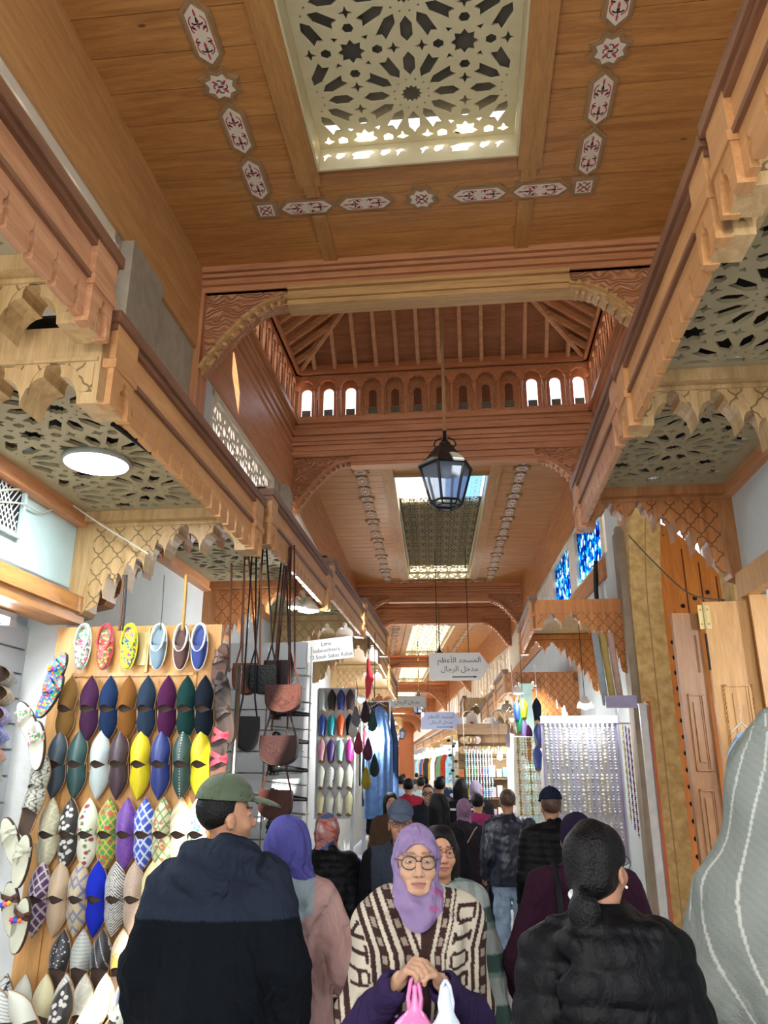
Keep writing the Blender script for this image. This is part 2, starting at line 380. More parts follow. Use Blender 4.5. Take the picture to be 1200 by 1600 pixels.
def skylight(F, sk, z, S, ox, oy, cover=None, sheet=None, mm=None):
    sx0, sy0, sx1, sy1 = sk
    me = cutmesh('w', [rect(sx0+.006, sy0+.006, sx1-.006, sy1-.006)], girih(sx0, sy0, sx1, sy1, S, ox, oy, .05), .012)
    window(F, me, mm or M_cream, Matrix.Translation((0, 0, z)))
    if cover:
        for c0, c1, mt in cover:
            mb = MB(); mb.box((sx0+.008, c0, z+.05), (sx1-.008, c1, z+.065)); struct('roof', mb, mt, F)
M_dirt = mat('dusty_roof_glass', '5c564c', .8, noise=.35, nscale=3)
M_dustg = glass('dusty_glass', 'b0a890', .5, .55); M_blueg = glass('blue_roof_glass', '4f9fe0', .2, .5)
SK1 = (-.985, 1.9, .49, 4.6)
ceiling(F1, -2.3, 1.81, 1.9, 5.76, 6.02, SK1, by=5.02)
skylight(F1, SK1, 6.17, .74, -.25, 3.42, cover=[(1.95, 4.43, M_dirt)])
SK2 = (-.72, 1.5, .74, 8.3)
ceiling(F2, -2.05, 2.05, .14, 9.05, 6.05, SK2, by=8.75)
skylight(F2, SK2, 6.17, .49, 0, 1.75, cover=[(3.1, 7.9, M_dirt)])
mb = MB(); mb.box((.1, 1.55, 6.23), (.7, 3.1, 6.24)); struct('roof', mb, M_blueg, F2)
# F3: the far bays, a cross beam between each
bays3 = [(0, 9.4, 2.0, 8.8), (9.6, 20.3, 11.9, 18.7), (20.5, 29, 22.6, 27.3), (29.2, 37, 31, 35.5), (37.2, 46, 39, 44), (46.2, 58, 48, 55)]
for i, (a, b, c, d) in enumerate(bays3):
    sk = (-.68, c, .68, d); ceiling(F3, -2.05, 2.05, a, b, 6.05, sk)
    if i < 2: skylight(F3, sk, 6.17, .68, 0, c+.3)
    else:
        mb = MB()
        for k in range(5): mb.box((-.68+.34*k-.02, c, 6.16), (-.68+.34*k+.02, d, 6.18))
        for k in range(8): mb.box((-.68, c+(d-c)*k/7-.03, 6.16), (.68, c+(d-c)*k/7+.03, 6.18))
        window(F3, mb, M_cream)
# ---- cross beams
def crossbeam(F, y, xL, xR, t=.2, lower=True, bw=.82, bh=.66, mlow=None, zt=6.02, bracket=True, mred=None):
    mr = mred or W_red; xc = (xL+xR)/2
    mb = MB(); zs = [5.78, 5.83, 5.845, 5.90, 5.915, 5.95, 5.965, zt]
    for i in range(0, len(zs)-1, 2): mb.box((xL, y-.0-.016*(i//2), zs[i]), (xR, y+t, zs[i+1]))
    mb.box((xL, y+.015, 5.78), (xR, y+t, zt+.3))
    struct('trim', mb, mr, F)
    mb = MB(); x0, x1 = (xL+bw, xR-bw) if bracket else (xL, xR)
    for k, (a, b, o) in enumerate(((5.60, 5.645, .03), (5.65, 5.70, .012), (5.705, 5.74, .03), (5.745, 5.779, .0))): mb.box((x0, y-.03+o, a), (x1, y+t-o*.5, b))
    mb.box((x0+.002, y+.02, 5.612), (x1-.002, y+t-.04, 5.778)); struct('trim', mb, mlow or mr, F)
    if not bracket: return
    for s in (-1, 1):
        xw = xL if s < 0 else xR
        cur = [(bw*math.cos(a), -bh*(1-math.sin(a))) for a in [R(q) for q in range(90, -1, -10)]]  # from the beam end down to the wall
        cur = [(bw-.04-(bw-.12)*q, -(bh-.02)*(1-math.cos(q*PI/2))-.0) for q in [i/10 for i in range(11)]]
        poly = [(0, 0), (bw, 0), (bw, -.17)] + [(x, z-.17) for x, z in cur] + [(0, -bh-.17)]
        P = [(xw - s*px, 5.779+pz) for px, pz in poly]
        mb = MB(); mb.prism(P, .10, F.inverted() @ F @ Matrix.Translation((0, y+.15, 0)) @ XZ)
        struct('trim', mb, W_carve, F)
        # moulded, toothed edge strip
        mb = MB(); path = [(xw - s*bw, 5.779-.12)] + [(xw - s*px, 5.779-.13+pz) for px, pz in cur]
        for i in range(len(path)-1):
            (xa, za), (xb, zb) = path[i], path[i+1]; L = math.hypot(xb-xa, zb-za); an = math.atan2(zb-za, xb-xa)
            Mx = Matrix.Translation((xa, y, za)) @ Matrix.Rotation(-an, 4, 'Y')
            mb.box((-.01, .0, -.05), (L+.01, .19, .0), Mx); mb.box((-.01, -.02, -.03), (L+.01, .0, -.005), Mx)
            if i > 0:
                mb.box((L*.35, .01, 0), (L*.35+.028, .05, .035), Mx)
                mb.box((L*.1, .05, -.085), (L*.1+.03, .15, -.05), Mx)
        struct('trim', mb, mlow or mr, F)
crossbeam(F1, 5.76, -2.3, 1.81, mlow=W_pale)
crossbeam(F1, 9.6, -2.3, 1.81)
crossbeam(F2, 9.06, -2.05, 2.05)
crossbeam(F2, 12.1, -2.05, 2.05)
for y in (9.45, 20.35, 29.05, 37.05, 46.05): crossbeam(F3, y, -2.05, 2.05, bw=1.2, bh=1.0)
# ---- raised lantern roofs (domed bays)
def archpts(cx, z0, w, h, lobes=0, n=12):
    r = w/2; zc = z0+h-r; P = [(cx+r, z0)]
    for k in range(n+1):
        a = PI*k/n; rr = r*(1+.07*math.cos(2*lobes*a)) if lobes else r
        P.append((cx+rr*math.cos(a), zc+rr*math.sin(a)))
    P.append((cx-r, z0)); return P
def clerestory(F, M, L, N, dark):
    """arcade of N arched niches in local x 0..L facing -y; base z=0"""
    p = L/N; hol = [archpts((k+.5)*p, .07, p*.74, .56, 5) for k in range(N)]
    me = cutmesh('arcade', [rect(0, 0, L, .72)], hol, .05); link('wall_clerestory', me, W_redz, None, F @ M @ T(0, 0, 0) @ XZ, kind='structure')
    hol = [archpts((k+.5)*p, .13, p*.46, .42) for k in range(N) if not dark[k]]
    me = cutmesh('arcade2', [rect(0, 0, L, .72)], hol, .03); link('wall_clerestory', me, W_redz, None, F @ M @ T(0, .11, 0) @ XZ, kind='structure')
    mb = MB(); m2 = MB()
    for k in range(N):
        mb.box(((k+.5)*p-p*.2, .09, .13), ((k+.5)*p+p*.2, .10, .22))
        if dark[k]:
            P = archpts((k+.5)*p, .23, p*.34, .26); m2.prism(P, .01, T(0, .095, 0) @ XZ)
    struct('trim', mb, mat('shutter_slats', '6a6a5c', .5), F @ M)
    if m2.v: struct('trim', m2, wood('niche_panel', '7c4c30', '5c3622', 'z', knots=False), F @ M)
    mb = MB()
    for k in range(N+1):
        x = min(max(k*p, .02), L-.02)
        mb.lathe([(.012, 0), (.032, .02), (.018, .07), (.026, .10), (.018, .13), (.018, .30), (.028, .33), (.018, .36), (.03, .42), (.03, .46)], 8, T(x, -.045, .0))
    struct('trim', mb, W_redz, F @ M, smooth=True)
    for z in (-.06, .70): 
        mb = MB(); mb.box((-.02, -.09, z), (L+.02, .02, z+.06)); mb.box((-.02, -.07, z+.06), (L+.02, .0, z+.085)); struct('trim', mb, W_red, F @ M)
def dome(F, xL, xR, y0, y1, N=13, roof=True, dz=0.0, ndark=7):
    W, L = xR-xL, y1-y0; z0 = 6.28
    lo = (N-ndark)//2; dk = [lo <= k < N-lo for k in range(N)]; no = [False]*N
    clerestory(F, T(xL, y1, z0), W, N, dk)
    clerestory(F, T(xR, y1, z0, rz=-90), L, N, [ndark > 7]*N)
    clerestory(F, T(xL, y0, z0, rz=90), L, N, [ndark > 7]*N)
    clerestory(F, T(xR, y0, z0, rz=180), W, N, [ndark > 7]*N)  # unseen near side; its windows stand open in the first dome for extra light
    # stepped mouldings under the arcade, on all sides
    for (a, b) in (((xL-.1, y1-.0), (xR+.1, y1+.14)), ((xL-.1, y0-.14), (xR+.1, y0)), ((xL-.14, y0), (xL, y1)), ((xR, y0), (xR+.14, y1))):
        mb = MB(); along = (b[0]-a[0]) < (b[1]-a[1])
        for k, z in enumerate([5.75, 5.83, 5.88, 5.95, 6.0, 6.07, 6.12, 6.17, 6.22]):
            o = (.0, .02, .0, .02, .005, .03, .015, .035, .05)[k]
            if along: x0, x1 = (a[0], b[0]+o) if a[0] < (xL+xR)/2 else (a[0]-o, b[0]); mb.box((x0, a[1]+.001, z), (x1, b[1]-.001, z+.05 if k < 8 else 6.29))
            else:
                q0, q1 = (a[1]-o, b[1]) if a[1] > (y0+y1)/2 else (a[1], b[1]+o); mb.box((a[0], q0, z), (b[0], q1, z+.05 if k < 8 else 6.29))
        struct('trim', mb, W_redy if along else W_red, F)
    mb = MB(); zt = 7.0
    for a, b in (((xL-.1, y1-.05, zt-.02), (xR+.1, y1+.1, zt+.13)), ((xL-.1, y0-.1, zt-.02), (xR+.1, y0+.05, zt+.13)), ((xL-.1, y0, zt-.02), (xL+.05, y1, zt+.13)), ((xR-.05, y0, zt-.02), (xR+.1, y1, zt+.13))): mb.box(a, b)
    struct('trim', mb, W_red, F)
    cx, cy, za = (xL+xR)/2, (y0+y1)/2, 8.65; zb = zt+.1
    mb = MB(); A = (cx, cy, za+.05); q = [(xL-.1, y0-.1, zb), (xR+.1, y0-.1, zb), (xR+.1, y1+.1, zb), (xL-.1, y1+.1, zb)]
    mb.add(q+[A]+[(x, y, z+.06) for x, y, z in q]+[(cx, cy, za+.12)], [(0, 1, 4), (1, 2, 4), (2, 3, 4), (3, 0, 4), (6, 5, 9), (7, 6, 9), (8, 7, 9), (5, 8, 9)])
    struct('ceiling', mb, wood('roof_boards', 'b88258', '946040', 'x', knots=False), F)
    mb = MB(); ap = Vector((cx, cy, za))
    def raft(p, q, w=.05, h=.07):
        p, q = Vector(p), Vector(q); d = (q-p); Ln = d.length
        if Ln < .1: return
        d.normalize(); sd = d.cross(Vector((0, 0, 1))).normalized(); up = sd.cross(d)
        vs = [p+sd*a*w/2+up*b for a, b in ((-1, -h), (1, -h), (1, 0), (-1, 0))]; vs += [v+d*Ln for v in vs]
        mb.add(vs, [(0, 1, 2, 3), (7, 6, 5, 4), (0, 4, 5, 1), (1, 5, 6, 2), (2, 6, 7, 3), (3, 7, 4, 0)])
        # bead along the underside
        vs = [p+sd*a*w/5+up*b for a, b in ((-1, -h-.012), (1, -h-.012), (1, -h), (-1, -h))]; vs += [v+d*Ln for v in vs]
        mb.add(vs, [(0, 1, 2, 3), (7, 6, 5, 4), (0, 4, 5, 1), (1, 5, 6, 2), (2, 6, 7, 3), (3, 7, 4, 0)])
    for k in range(1, 14):
        t = k/14; f = 1-abs(2*t-1)
        for s in (0, 1):
            x = xL+W*t; yb = y0 if s == 0 else y1; raft((x, yb, zb-.02), (x, yb+(cy-yb)*f, zb+(za-zb)*f-.02))
            y = y0+L*t; xb = xL if s == 0 else xR; raft((xb, y, zb-.02), (xb+(cx-xb)*f, y, zb+(za-zb)*f-.02))
    for x, y in ((xL, y0), (xR, y0), (xL, y1), (xR, y1)): raft((x, y, zb-.03), (cx, cy, za-.03), .06, .10)
    struct('trim', mb, wood('rafters', 'e0b488', 'be8c60', 'x', knots=False), F)
dome(F1, -2.3, 1.81, 5.97, 9.6)
dome(F2, -2.05, 2.05, 9.28, 12.08, ndark=13)
# ---- side walls, piece by piece (plane x = xw, thickness outward)
def wall(F, side, xw, y0, y1, z0, z1, m, name=None, t=.25, push=0.0):
    s = -1 if side == 'left' else 1; mb = MB(); a, b = xw - s*push, xw+s*t
    mb.box((min(a, b), y0, z0), (max(a, b), y1, z1)); return struct(name or 'wall_'+side, mb, m, F)
def screen(F, side, xw, y0, y1, z0, z1, S=.42, m=None, fr=.07, mull=()):
    """white pierced window panel in a frame"""
    s = -1 if side == 'left' else 1
    me = cutmesh('w', [rect(y0, z0, y1, z1)], girih(y0+.06, z0+.06, y1-.06, z1-.06, S, (y0+y1)/2, (z0+z1)/2, .03), .02)
    window(F, me, m or M_paint, Matrix.Translation((xw+s*.05, 0, 0)) @ YZ)
    mb = MB()
    for a, b in (((y0, z0), (y1, z0+fr)), ((y0, z1-fr), (y1, z1)), ((y0, z0), (y0+fr, z1)), ((y1-fr, z0), (y1, z1))): mb.box((min(xw, xw+s*.07), a[0], a[1]), (max(xw, xw+s*.07), b[0], b[1]))
    for q in mull: mb.box((min(xw, xw+s*.08), q-.09, z0), (max(xw, xw+s*.08), q+.09, z1))
    struct('trim', mb, m or M_paint, F)
L, Rr = 'left', 'right'
# bay 1 left
wall(F1, L, -2.3, 1.2, 5.74, 5.20, 6.15, W_beam, 'trim', push=.03)
wall(F1, L, -2.3, 4.25, 5.74, 4.05, 5.2, M_stone); wall(F1, L, -2.3, 4.28, 4.82, 4.05, 5.199, mat('stone_pier', '9a8e7c', .85, bump=.3), push=.09)
screen(F1, L, -2.3, 1.2, 4.25, 4.3, 5.2, .6); wall(F1, L, -2.3, 1.2, 4.25, 4.05, 4.3, M_paint)
wall(F1, L, -2.3, .6, 4.22, 2.57, 4.05, M_blue); wall(F1, L, -2.3, 4.22, 5.74, 0, 4.05, M_white)
wall(F1, L, -2.3, 5.74, 5.97, 3.9, 5.78, W_redz, 'trim', push=.06)
# dome bay left
wall(F1, L, -2.3, 5.97, 9.6, 5.12, 5.76, W_redy, 'trim', push=.02)
wall(F1, L, -2.3, 5.97, 6.3, 4.2, 5.12, M_white); screen(F1, L, -2.3, 6.3, 8.75, 4.2, 5.12, .46)
wall(F1, L, -2.3, 8.75, 9.5, 4.2, 5.12, M_stone, push=.02); wall(F1, L, -2.3, 8.95, 9.3, 4.2, 5.119, M_stone, push=.10)
wall(F1, L, -2.3, 5.74, 9.9, 0, 4.2, M_white)
# bay 2 left
wall(F2, L, -2.05, 0, 13, 5.15, 6.2, W_rail, 'trim', push=.02)
for a, b in ((.3, 2.9), (3.0, 5.8), (5.9, 8.8)): screen(F2, L, -2.05, a, b, 4.25, 5.15, .46)
wall(F2, L, -2.05, 0, 13, 0, 4.25, M_white)
# bay 1 right
wall(F1, Rr, 1.81, 1.2, 5.74, 5.2, 6.15, W_beam, 'trim', push=.03); wall(F1, Rr, 1.81, 1.2, 5.74, 4.3, 5.2, M_stone)
wall(F1, Rr, 1.75, .6, 5.1, 2.86, 4.3, M_white); wall(F1, Rr, 1.81, 5.74, 5.97, 4.3, 5.78, W_redz, 'trim', push=.06)
wall(F1, Rr, 1.81, 5.97, 9.6, 5.12, 5.76, W_redy, 'trim', push=.02); wall(F1, Rr, 1.81, 5.97, 9.6, 4.3, 5.12, M_white)
# bay 2 right: blue stained glass lights
wall(F2, Rr, 2.05, 0, 13, 5.22, 6.2, W_rail, 'trim', push=.02)
def stained(name, cols):
    m, n, l, b = newmat(name); tc = n.new('ShaderNodeTexCoord'); vo = n.new('ShaderNodeTexVoronoi'); vo.inputs['Scale'].default_value = 13
    l.new(tc.outputs['Object'], vo.inputs['Vector']); r = n.new('ShaderNodeValToRGB'); r.color_ramp.interpolation = 'CONSTANT'
    for i, c in enumerate(cols):
        e = r.color_ramp.elements[i] if i < 2 else r.color_ramp.elements.new(i/len(cols)); e.position = i/len(cols); e.color = (*srgb(c), 1)
    sp = n.new('ShaderNodeSeparateColor'); l.new(vo.outputs['Color'], sp.inputs[0]); l.new(sp.outputs[0], r.inputs['Fac'])
    v2 = n.new('ShaderNodeTexVoronoi'); v2.feature = 'DISTANCE_TO_EDGE'; v2.inputs['Scale'].default_value = 13; l.new(tc.outputs['Object'], v2.inputs['Vector'])
    lt = n.new('ShaderNodeMath'); lt.operation = 'GREATER_THAN'; lt.inputs[1].default_value = .04; l.new(v2.outputs['Distance'], lt.inputs[0])
    mx = n.new('ShaderNodeMixRGB'); mx.inputs[1].default_value = (.02, .02, .02, 1); l.new(lt.outputs[0], mx.inputs[0]); l.new(r.outputs[0], mx.inputs[2])
    tr = n.new('ShaderNodeBsdfTranslucent'); l.new(mx.outputs[0], tr.inputs[0]); tp = n.new('ShaderNodeBsdfTransparent'); l.new(mx.outputs[0], tp.inputs[0])
    ms = n.new('ShaderNodeMixShader'); ms.inputs[0].default_value = .45; l.new(tr.outputs[0], ms.inputs[1]); l.new(tp.outputs[0], ms.inputs[2])
    l.new(ms.outputs[0], n['Material Output'].inputs['Surface']); return m
M_st = stained('blue_stained_glass', ['1f5fae', '2f9fd6', 'e8f2f8', '1d3f8e', '36b8cf', '2b6fc4', 'bfe6f2'])
for a, b in ((.15, 1.95), (2.5, 4.25), (4.8, 6.5), (7.0, 8.7)):
    mb = MB(); mb.box((2.10, a, 4.32), (2.11, b, 5.16)); window(F2, mb, M_st)
    if a > 4: screen(F2, Rr, 2.05, a-.05, b+.05, 4.27, 5.22, .4)
for a, b in ((-.05, .15), (1.95, 2.5), (4.25, 4.8), (6.5, 7.0), (8.7, 13)): wall(F2, Rr, 2.05, a, b, 4.25, 5.22, M_paint)
wall(F2, Rr, 2.05, -.05, 13, 5.16, 5.22, M_paint); wall(F2, Rr, 2.05, -.05, 13, 4.25, 4.32, M_paint)
wall(F2, Rr, 2.05, 0, 13, 4.0, 4.25, W_rail, 'trim', push=.04); wall(F2, Rr, 2.05, .2, 13, 0, 4.0, M_white)
wall(F1, Rr, 1.81, 8.9, 9.9, 0, 4.3, M_white)
# the street goes on behind the camera
mb = MB(); mb.box((-2.3, -5, 6.02), (-.99, 1.9, 6.1)); mb.box((.5, -5, 6.02), (1.81, 1.9, 6.1)); mb.box((-.99, -5, 6.02), (.5, -3.2, 6.1)); struct('ceiling', mb, W_ceil, F1)
mb = MB(); mb.box((-.99, -3.2, 6.5), (.5, 1.9, 6.52)); struct('roof', mb, M_dirt, F1)
mb = MB(); mb.box((-2.6, -14, 2.6), (-2.3, .59, 6.1)); mb.box((-3.7, -14, 0), (-3.6, 4.2, 2.7)); mb.box((-3.7, 4.26, 0), (-2.61, 4.36, 2.7)); mb.box((-3.7, -14, 2.6), (-2.6, .6, 2.7)); struct('wall_left', mb, M_white, F1)
mb = MB(); mb.box((1.81, -14, 2.86), (2.1, .59, 6.1)); mb.box((1.75, -14, 2.86), (1.80, .59, 4.3)); mb.box((3.7, -14, 0), (3.8, 5, 3)); mb.box((1.8, -14, 2.9), (3.8, .6, 3.0)); struct('wall_right', mb, M_white, F1)
# far bays
for s, xw in ((L, -2.05), (Rr, 2.05)):
    wall(F3, s, xw, -.3, 58, 5.1, 6.2, W_rail, 'trim', push=.02); wall(F3, s, xw, -.3, 58, 3.9, 4.1, W_rail, 'trim', push=.05); wall(F3, s, xw, -.3, 58, 0, 3.9, M_white)
    y = .5; k = 0
    while y < 56:
        e = min(y+2.3, 57.5)
        if k < 6: screen(F3, s, xw, y, e, 4.1, 5.1, .5, mull=(y+.8, y+1.55))
        else:
            mb = MB()
            for q in (y+.1, y+.85, y+1.6):
                for a, b in (((q, 4.15), (q+.08, 5.05)), ((q+.52, 4.15), (q+.6, 5.05)), ((q, 4.97), (q+.6, 5.05)), ((q, 4.15), (q+.6, 4.2))): mb.box((min(xw, xw+(-.05 if s == L else .05)), a[0], a[1]), (max(xw, xw+(-.05 if s == L else .05)), b[0], b[1]))
            struct('trim', mb, M_paint, F3)
            mb = MB()
            for q in (y-.02, y+.70, y+1.45, y+2.2): mb.box((min(xw, xw+(-.1 if s == L else .1)), q, 4.1), (max(xw, xw+(-.1 if s == L else .1)), q+.12, 5.1))
            struct('trim', mb, W_rail, F3)
        y += 2.4; k += 1
        wall(F3, s, xw, e, min(e+.1, 58), 4.1, 5.1, M_paint)
mb = MB(); mb.box((-4, 58, 0), (4, 58.3, 7)); struct('wall_far', mb, mat('terracotta_wall', 'c07a4e', .8), F3)
mb = MB(); P = [(1.2*math.cos(a)-.6, 2.6+1.2*math.sin(a)) for a in [PI*k/14 for k in range(15)]]+[(-1.8, 0), (.6, 0)]; mb.prism(P, .12, T(0, 57.98, 0) @ XZ); struct('door_1', mb, mat('far_arch', 'e0a06a', .7), F3)
# ---- painted ornament on the ceilings
def oct_long(L, w): return [(-L/2, 0), (-L/2+w*.5, -w/2), (L/2-w*.5, -w/2), (L/2, 0), (L/2-w*.5, w/2), (-L/2+w*.5, w/2)]
def motif(kind):
    red = MB(); blk = MB()
    def drop(mb, x, y, a, l, w, h=.0022):
        c, s = math.cos(a), math.sin(a); p = [(0, 0), (l*.35, -w/2), (l*.8, -w*.35), (l, 0), (l*.8, w*.35), (l*.35, w/2)]
        mb.prism([(x+u*c-v*s, y+u*s+v*c) for u, v in p], h)
    def arc(mb, x, y, r, a0, a1, w=.006):
        n = 7; o = [(x+(r+w/2)*math.cos(a0+(a1-a0)*k/n), y+(r+w/2)*math.sin(a0+(a1-a0)*k/n)) for k in range(n+1)]
        i = [(x+(r-w/2)*math.cos(a0+(a1-a0)*k/n), y+(r-w/2)*math.sin(a0+(a1-a0)*k/n)) for k in range(n+1)][::-1]
        for k in range(n): mb.prism([o[k], o[k+1], i[n-k-1], i[n-k]], .002)
    if kind == 'long':
        for s in (-1, 1):
            cx = s*.07
            for t in (-1, 1):
                arc(red, cx, 0, .042, t*.4, t*2.6); arc(blk, cx+s*.008, t*.012, .016, -2.4*t, 1.2*t, .008); arc(red, cx-s*.035, t*.02, .02, t*.5, t*3.0)
                drop(blk, cx-s*.03, t*.016, t*1.9, .03, .009)
            drop(red, cx-s*.035, 0, 0 if s > 0 else PI, .05, .014); drop(blk, cx+s*.0, 0, 0 if s > 0 else PI, .035, .012); drop(red, cx+s*.03, 0, 0 if s > 0 else PI, .045, .012)
    else:
        for k in range(4):
            a = PI/4+PI*k/2; drop(red, .012*math.cos(a), .012*math.sin(a), a, .045, .016); arc(blk, .025*math.cos(a+.8), .025*math.sin(a+.8), .014, a-1, a+1.6, .006)
        drop(blk, -.02, 0, 0, .04, .012)
    return red, blk
MOT = {k: motif(k) for k in ('long', 'sq')}
PLATE = {}
for k, (o, i) in dict(long=(oct_long(.50, .195), oct_long(.41, .125)), star=(star(0, 0, .15, .112, 8, PI/8), star(0, 0, .10, .075, 8, PI/8)), corner=(rect(-.10, -.10, .10, .10), rect(-.062, -.062, .062, .062))).items():
    f = MB(); f.prism(o, .012); 
    big = [(x*.90, y*.86) for x, y in o]; f.prism(big, .018); big = [(x*.84, y*.74) for x, y in o]; f.prism(big, .014)
    p = MB(); p.prism(i, .021); n0 = len(p.f); rm, bm_ = MOT['long' if k == 'long' else 'sq']; sc2 = 1.22 if k == 'long' else 1.15
    p.add([(x*sc2, y*1.24, z+.0205) for x, y, z in rm.v], rm.f); n1 = len(p.f); p.add([(x*sc2, y*1.24, z+.0205) for x, y, z in bm_.v], bm_.f)
    pm = bpy.data.meshes.new('painted_panel'); pm.from_pydata(p.v, [], p.f)
    for j, pg in enumerate(pm.polygons): pg.material_index = 0 if j < n0 else 1 if j < n1 else 2
    PLATE[k] = (f.mesh('medallion'), pm)
def medallion(par, x, y, z, a, k):
    fm, pm = PLATE[k]; Mx = Matrix.Translation((x, y, z)) @ Matrix.Rotation(PI, 4, 'X') @ Matrix.Rotation(-a, 4, 'Z')
    f = link('medallion', fm, M_fr, par, Mx); link('painted_panel', pm, (M_paint, M_redp, M_blk), f, Matrix.Identity(4))
def band(F, xL, xR, y0, y1, z, label):
    """frame of medallions hung under the boards: far edge y1, sides back to y0"""
    par = thing('ornament_band', F @ Matrix.Translation(((xL+xR)/2, y1, z)), label, 'ceiling ornament')
    cx = (xL+xR)/2; w = (xR-xL)/2
    for s in (-1, 1):
        medallion(par, s*w, 0, 0, 0, 'corner')
        x = w-.10-.235
        for q in range(2): medallion(par, s*x, 0, 0, 0, 'long'); x -= .475
        y = -.10-.24; i = 0
        while y > y0-y1:
            if i % 3 == 2: medallion(par, s*w, y+.105, 0, 0, 'star'); y -= .275
            else: medallion(par, s*w, y, 0, PI/2, 'long'); y -= .485
            i += 1
    medallion(par, 0, 0, 0, 0, 'star')
band(F1, -1.50, 1.03, 2.5, 5.02, 6.02-.001, 'painted red and black medallion border around the nearest skylight')
band(F2, -1.24, 1.24, .9, 8.75, 6.049, 'painted medallion border around the second skylight beyond the lantern')
for a, b, c, d in bays3[:2]: band(F3, -1.2, 1.2, c, d+.4, 6.049, 'small painted medallion border around the %s far skylight' % ('first' if a == 0 else 'second'))
# ================================================================== CANOPIES over the shop fronts
def lobe(x0, z0, x1, z1, h, n=5):
    w = x1-x0; xm = (x0+x1)/2; zt = max(z0, z1)+.66*h; P = []
    for k in range(n+1):
        t = PI/2*k/n; P.append((x0+(xm-.15*w-x0)*(1-math.cos(t)), z0+(zt-z0)*math.sin(t)))
    for k in range(n+1):
        t = PI-PI*k/n; P.append((xm+.15*w*math.cos(t), zt+.13*h+.15*w*math.sin(t)*1.1))
    for k in range(n+1):
        t = PI/2*(1-k/n); P.append((x1-(x1-xm-.15*w)*(1-math.cos(t)), z1+(zt-z1)*math.sin(t)))
    return P
def bracket_profile(D, zf, zw, dz=0.0, inset=0.0):
    """bottom edge of a bracket board from the street (d=0) to the wall (d=D)"""
    f = D/1.08; pts = [(inset, zf+dz)]
    lv = [(.10, zf), (.31, zf), (.52, zf-.01), (.64, zf-.10*(zf-zw)/.4), (.75, zf-.42*(zf-zw)), (.86, zf-.62*(zf-zw)), (.96, zf-.84*(zf-zw))]
    lv = [(.10, zf), (.31, zf), (.52, zf-.02), (.64, zf-.28*(zf-zw)), (.76, zf-.50*(zf-zw)), (.87, zf-.70*(zf-zw)), (.97, zf-.88*(zf-zw))]
    for i in range(len(lv)-1):
        (a, za), (b, zb) = lv[i], lv[i+1]; h = .17 if i < 2 else .11
        pts += lobe(a*f, za+dz, b*f, zb+dz, h)
    pts += [(.985*f, zw+.02+dz), (D-inset, zw+dz)]
    out = []
    for p in pts:
        if not out or math.hypot(p[0]-out[-1][0], p[1]-out[-1][1]) > 1e-4: out.append(p)
    return out
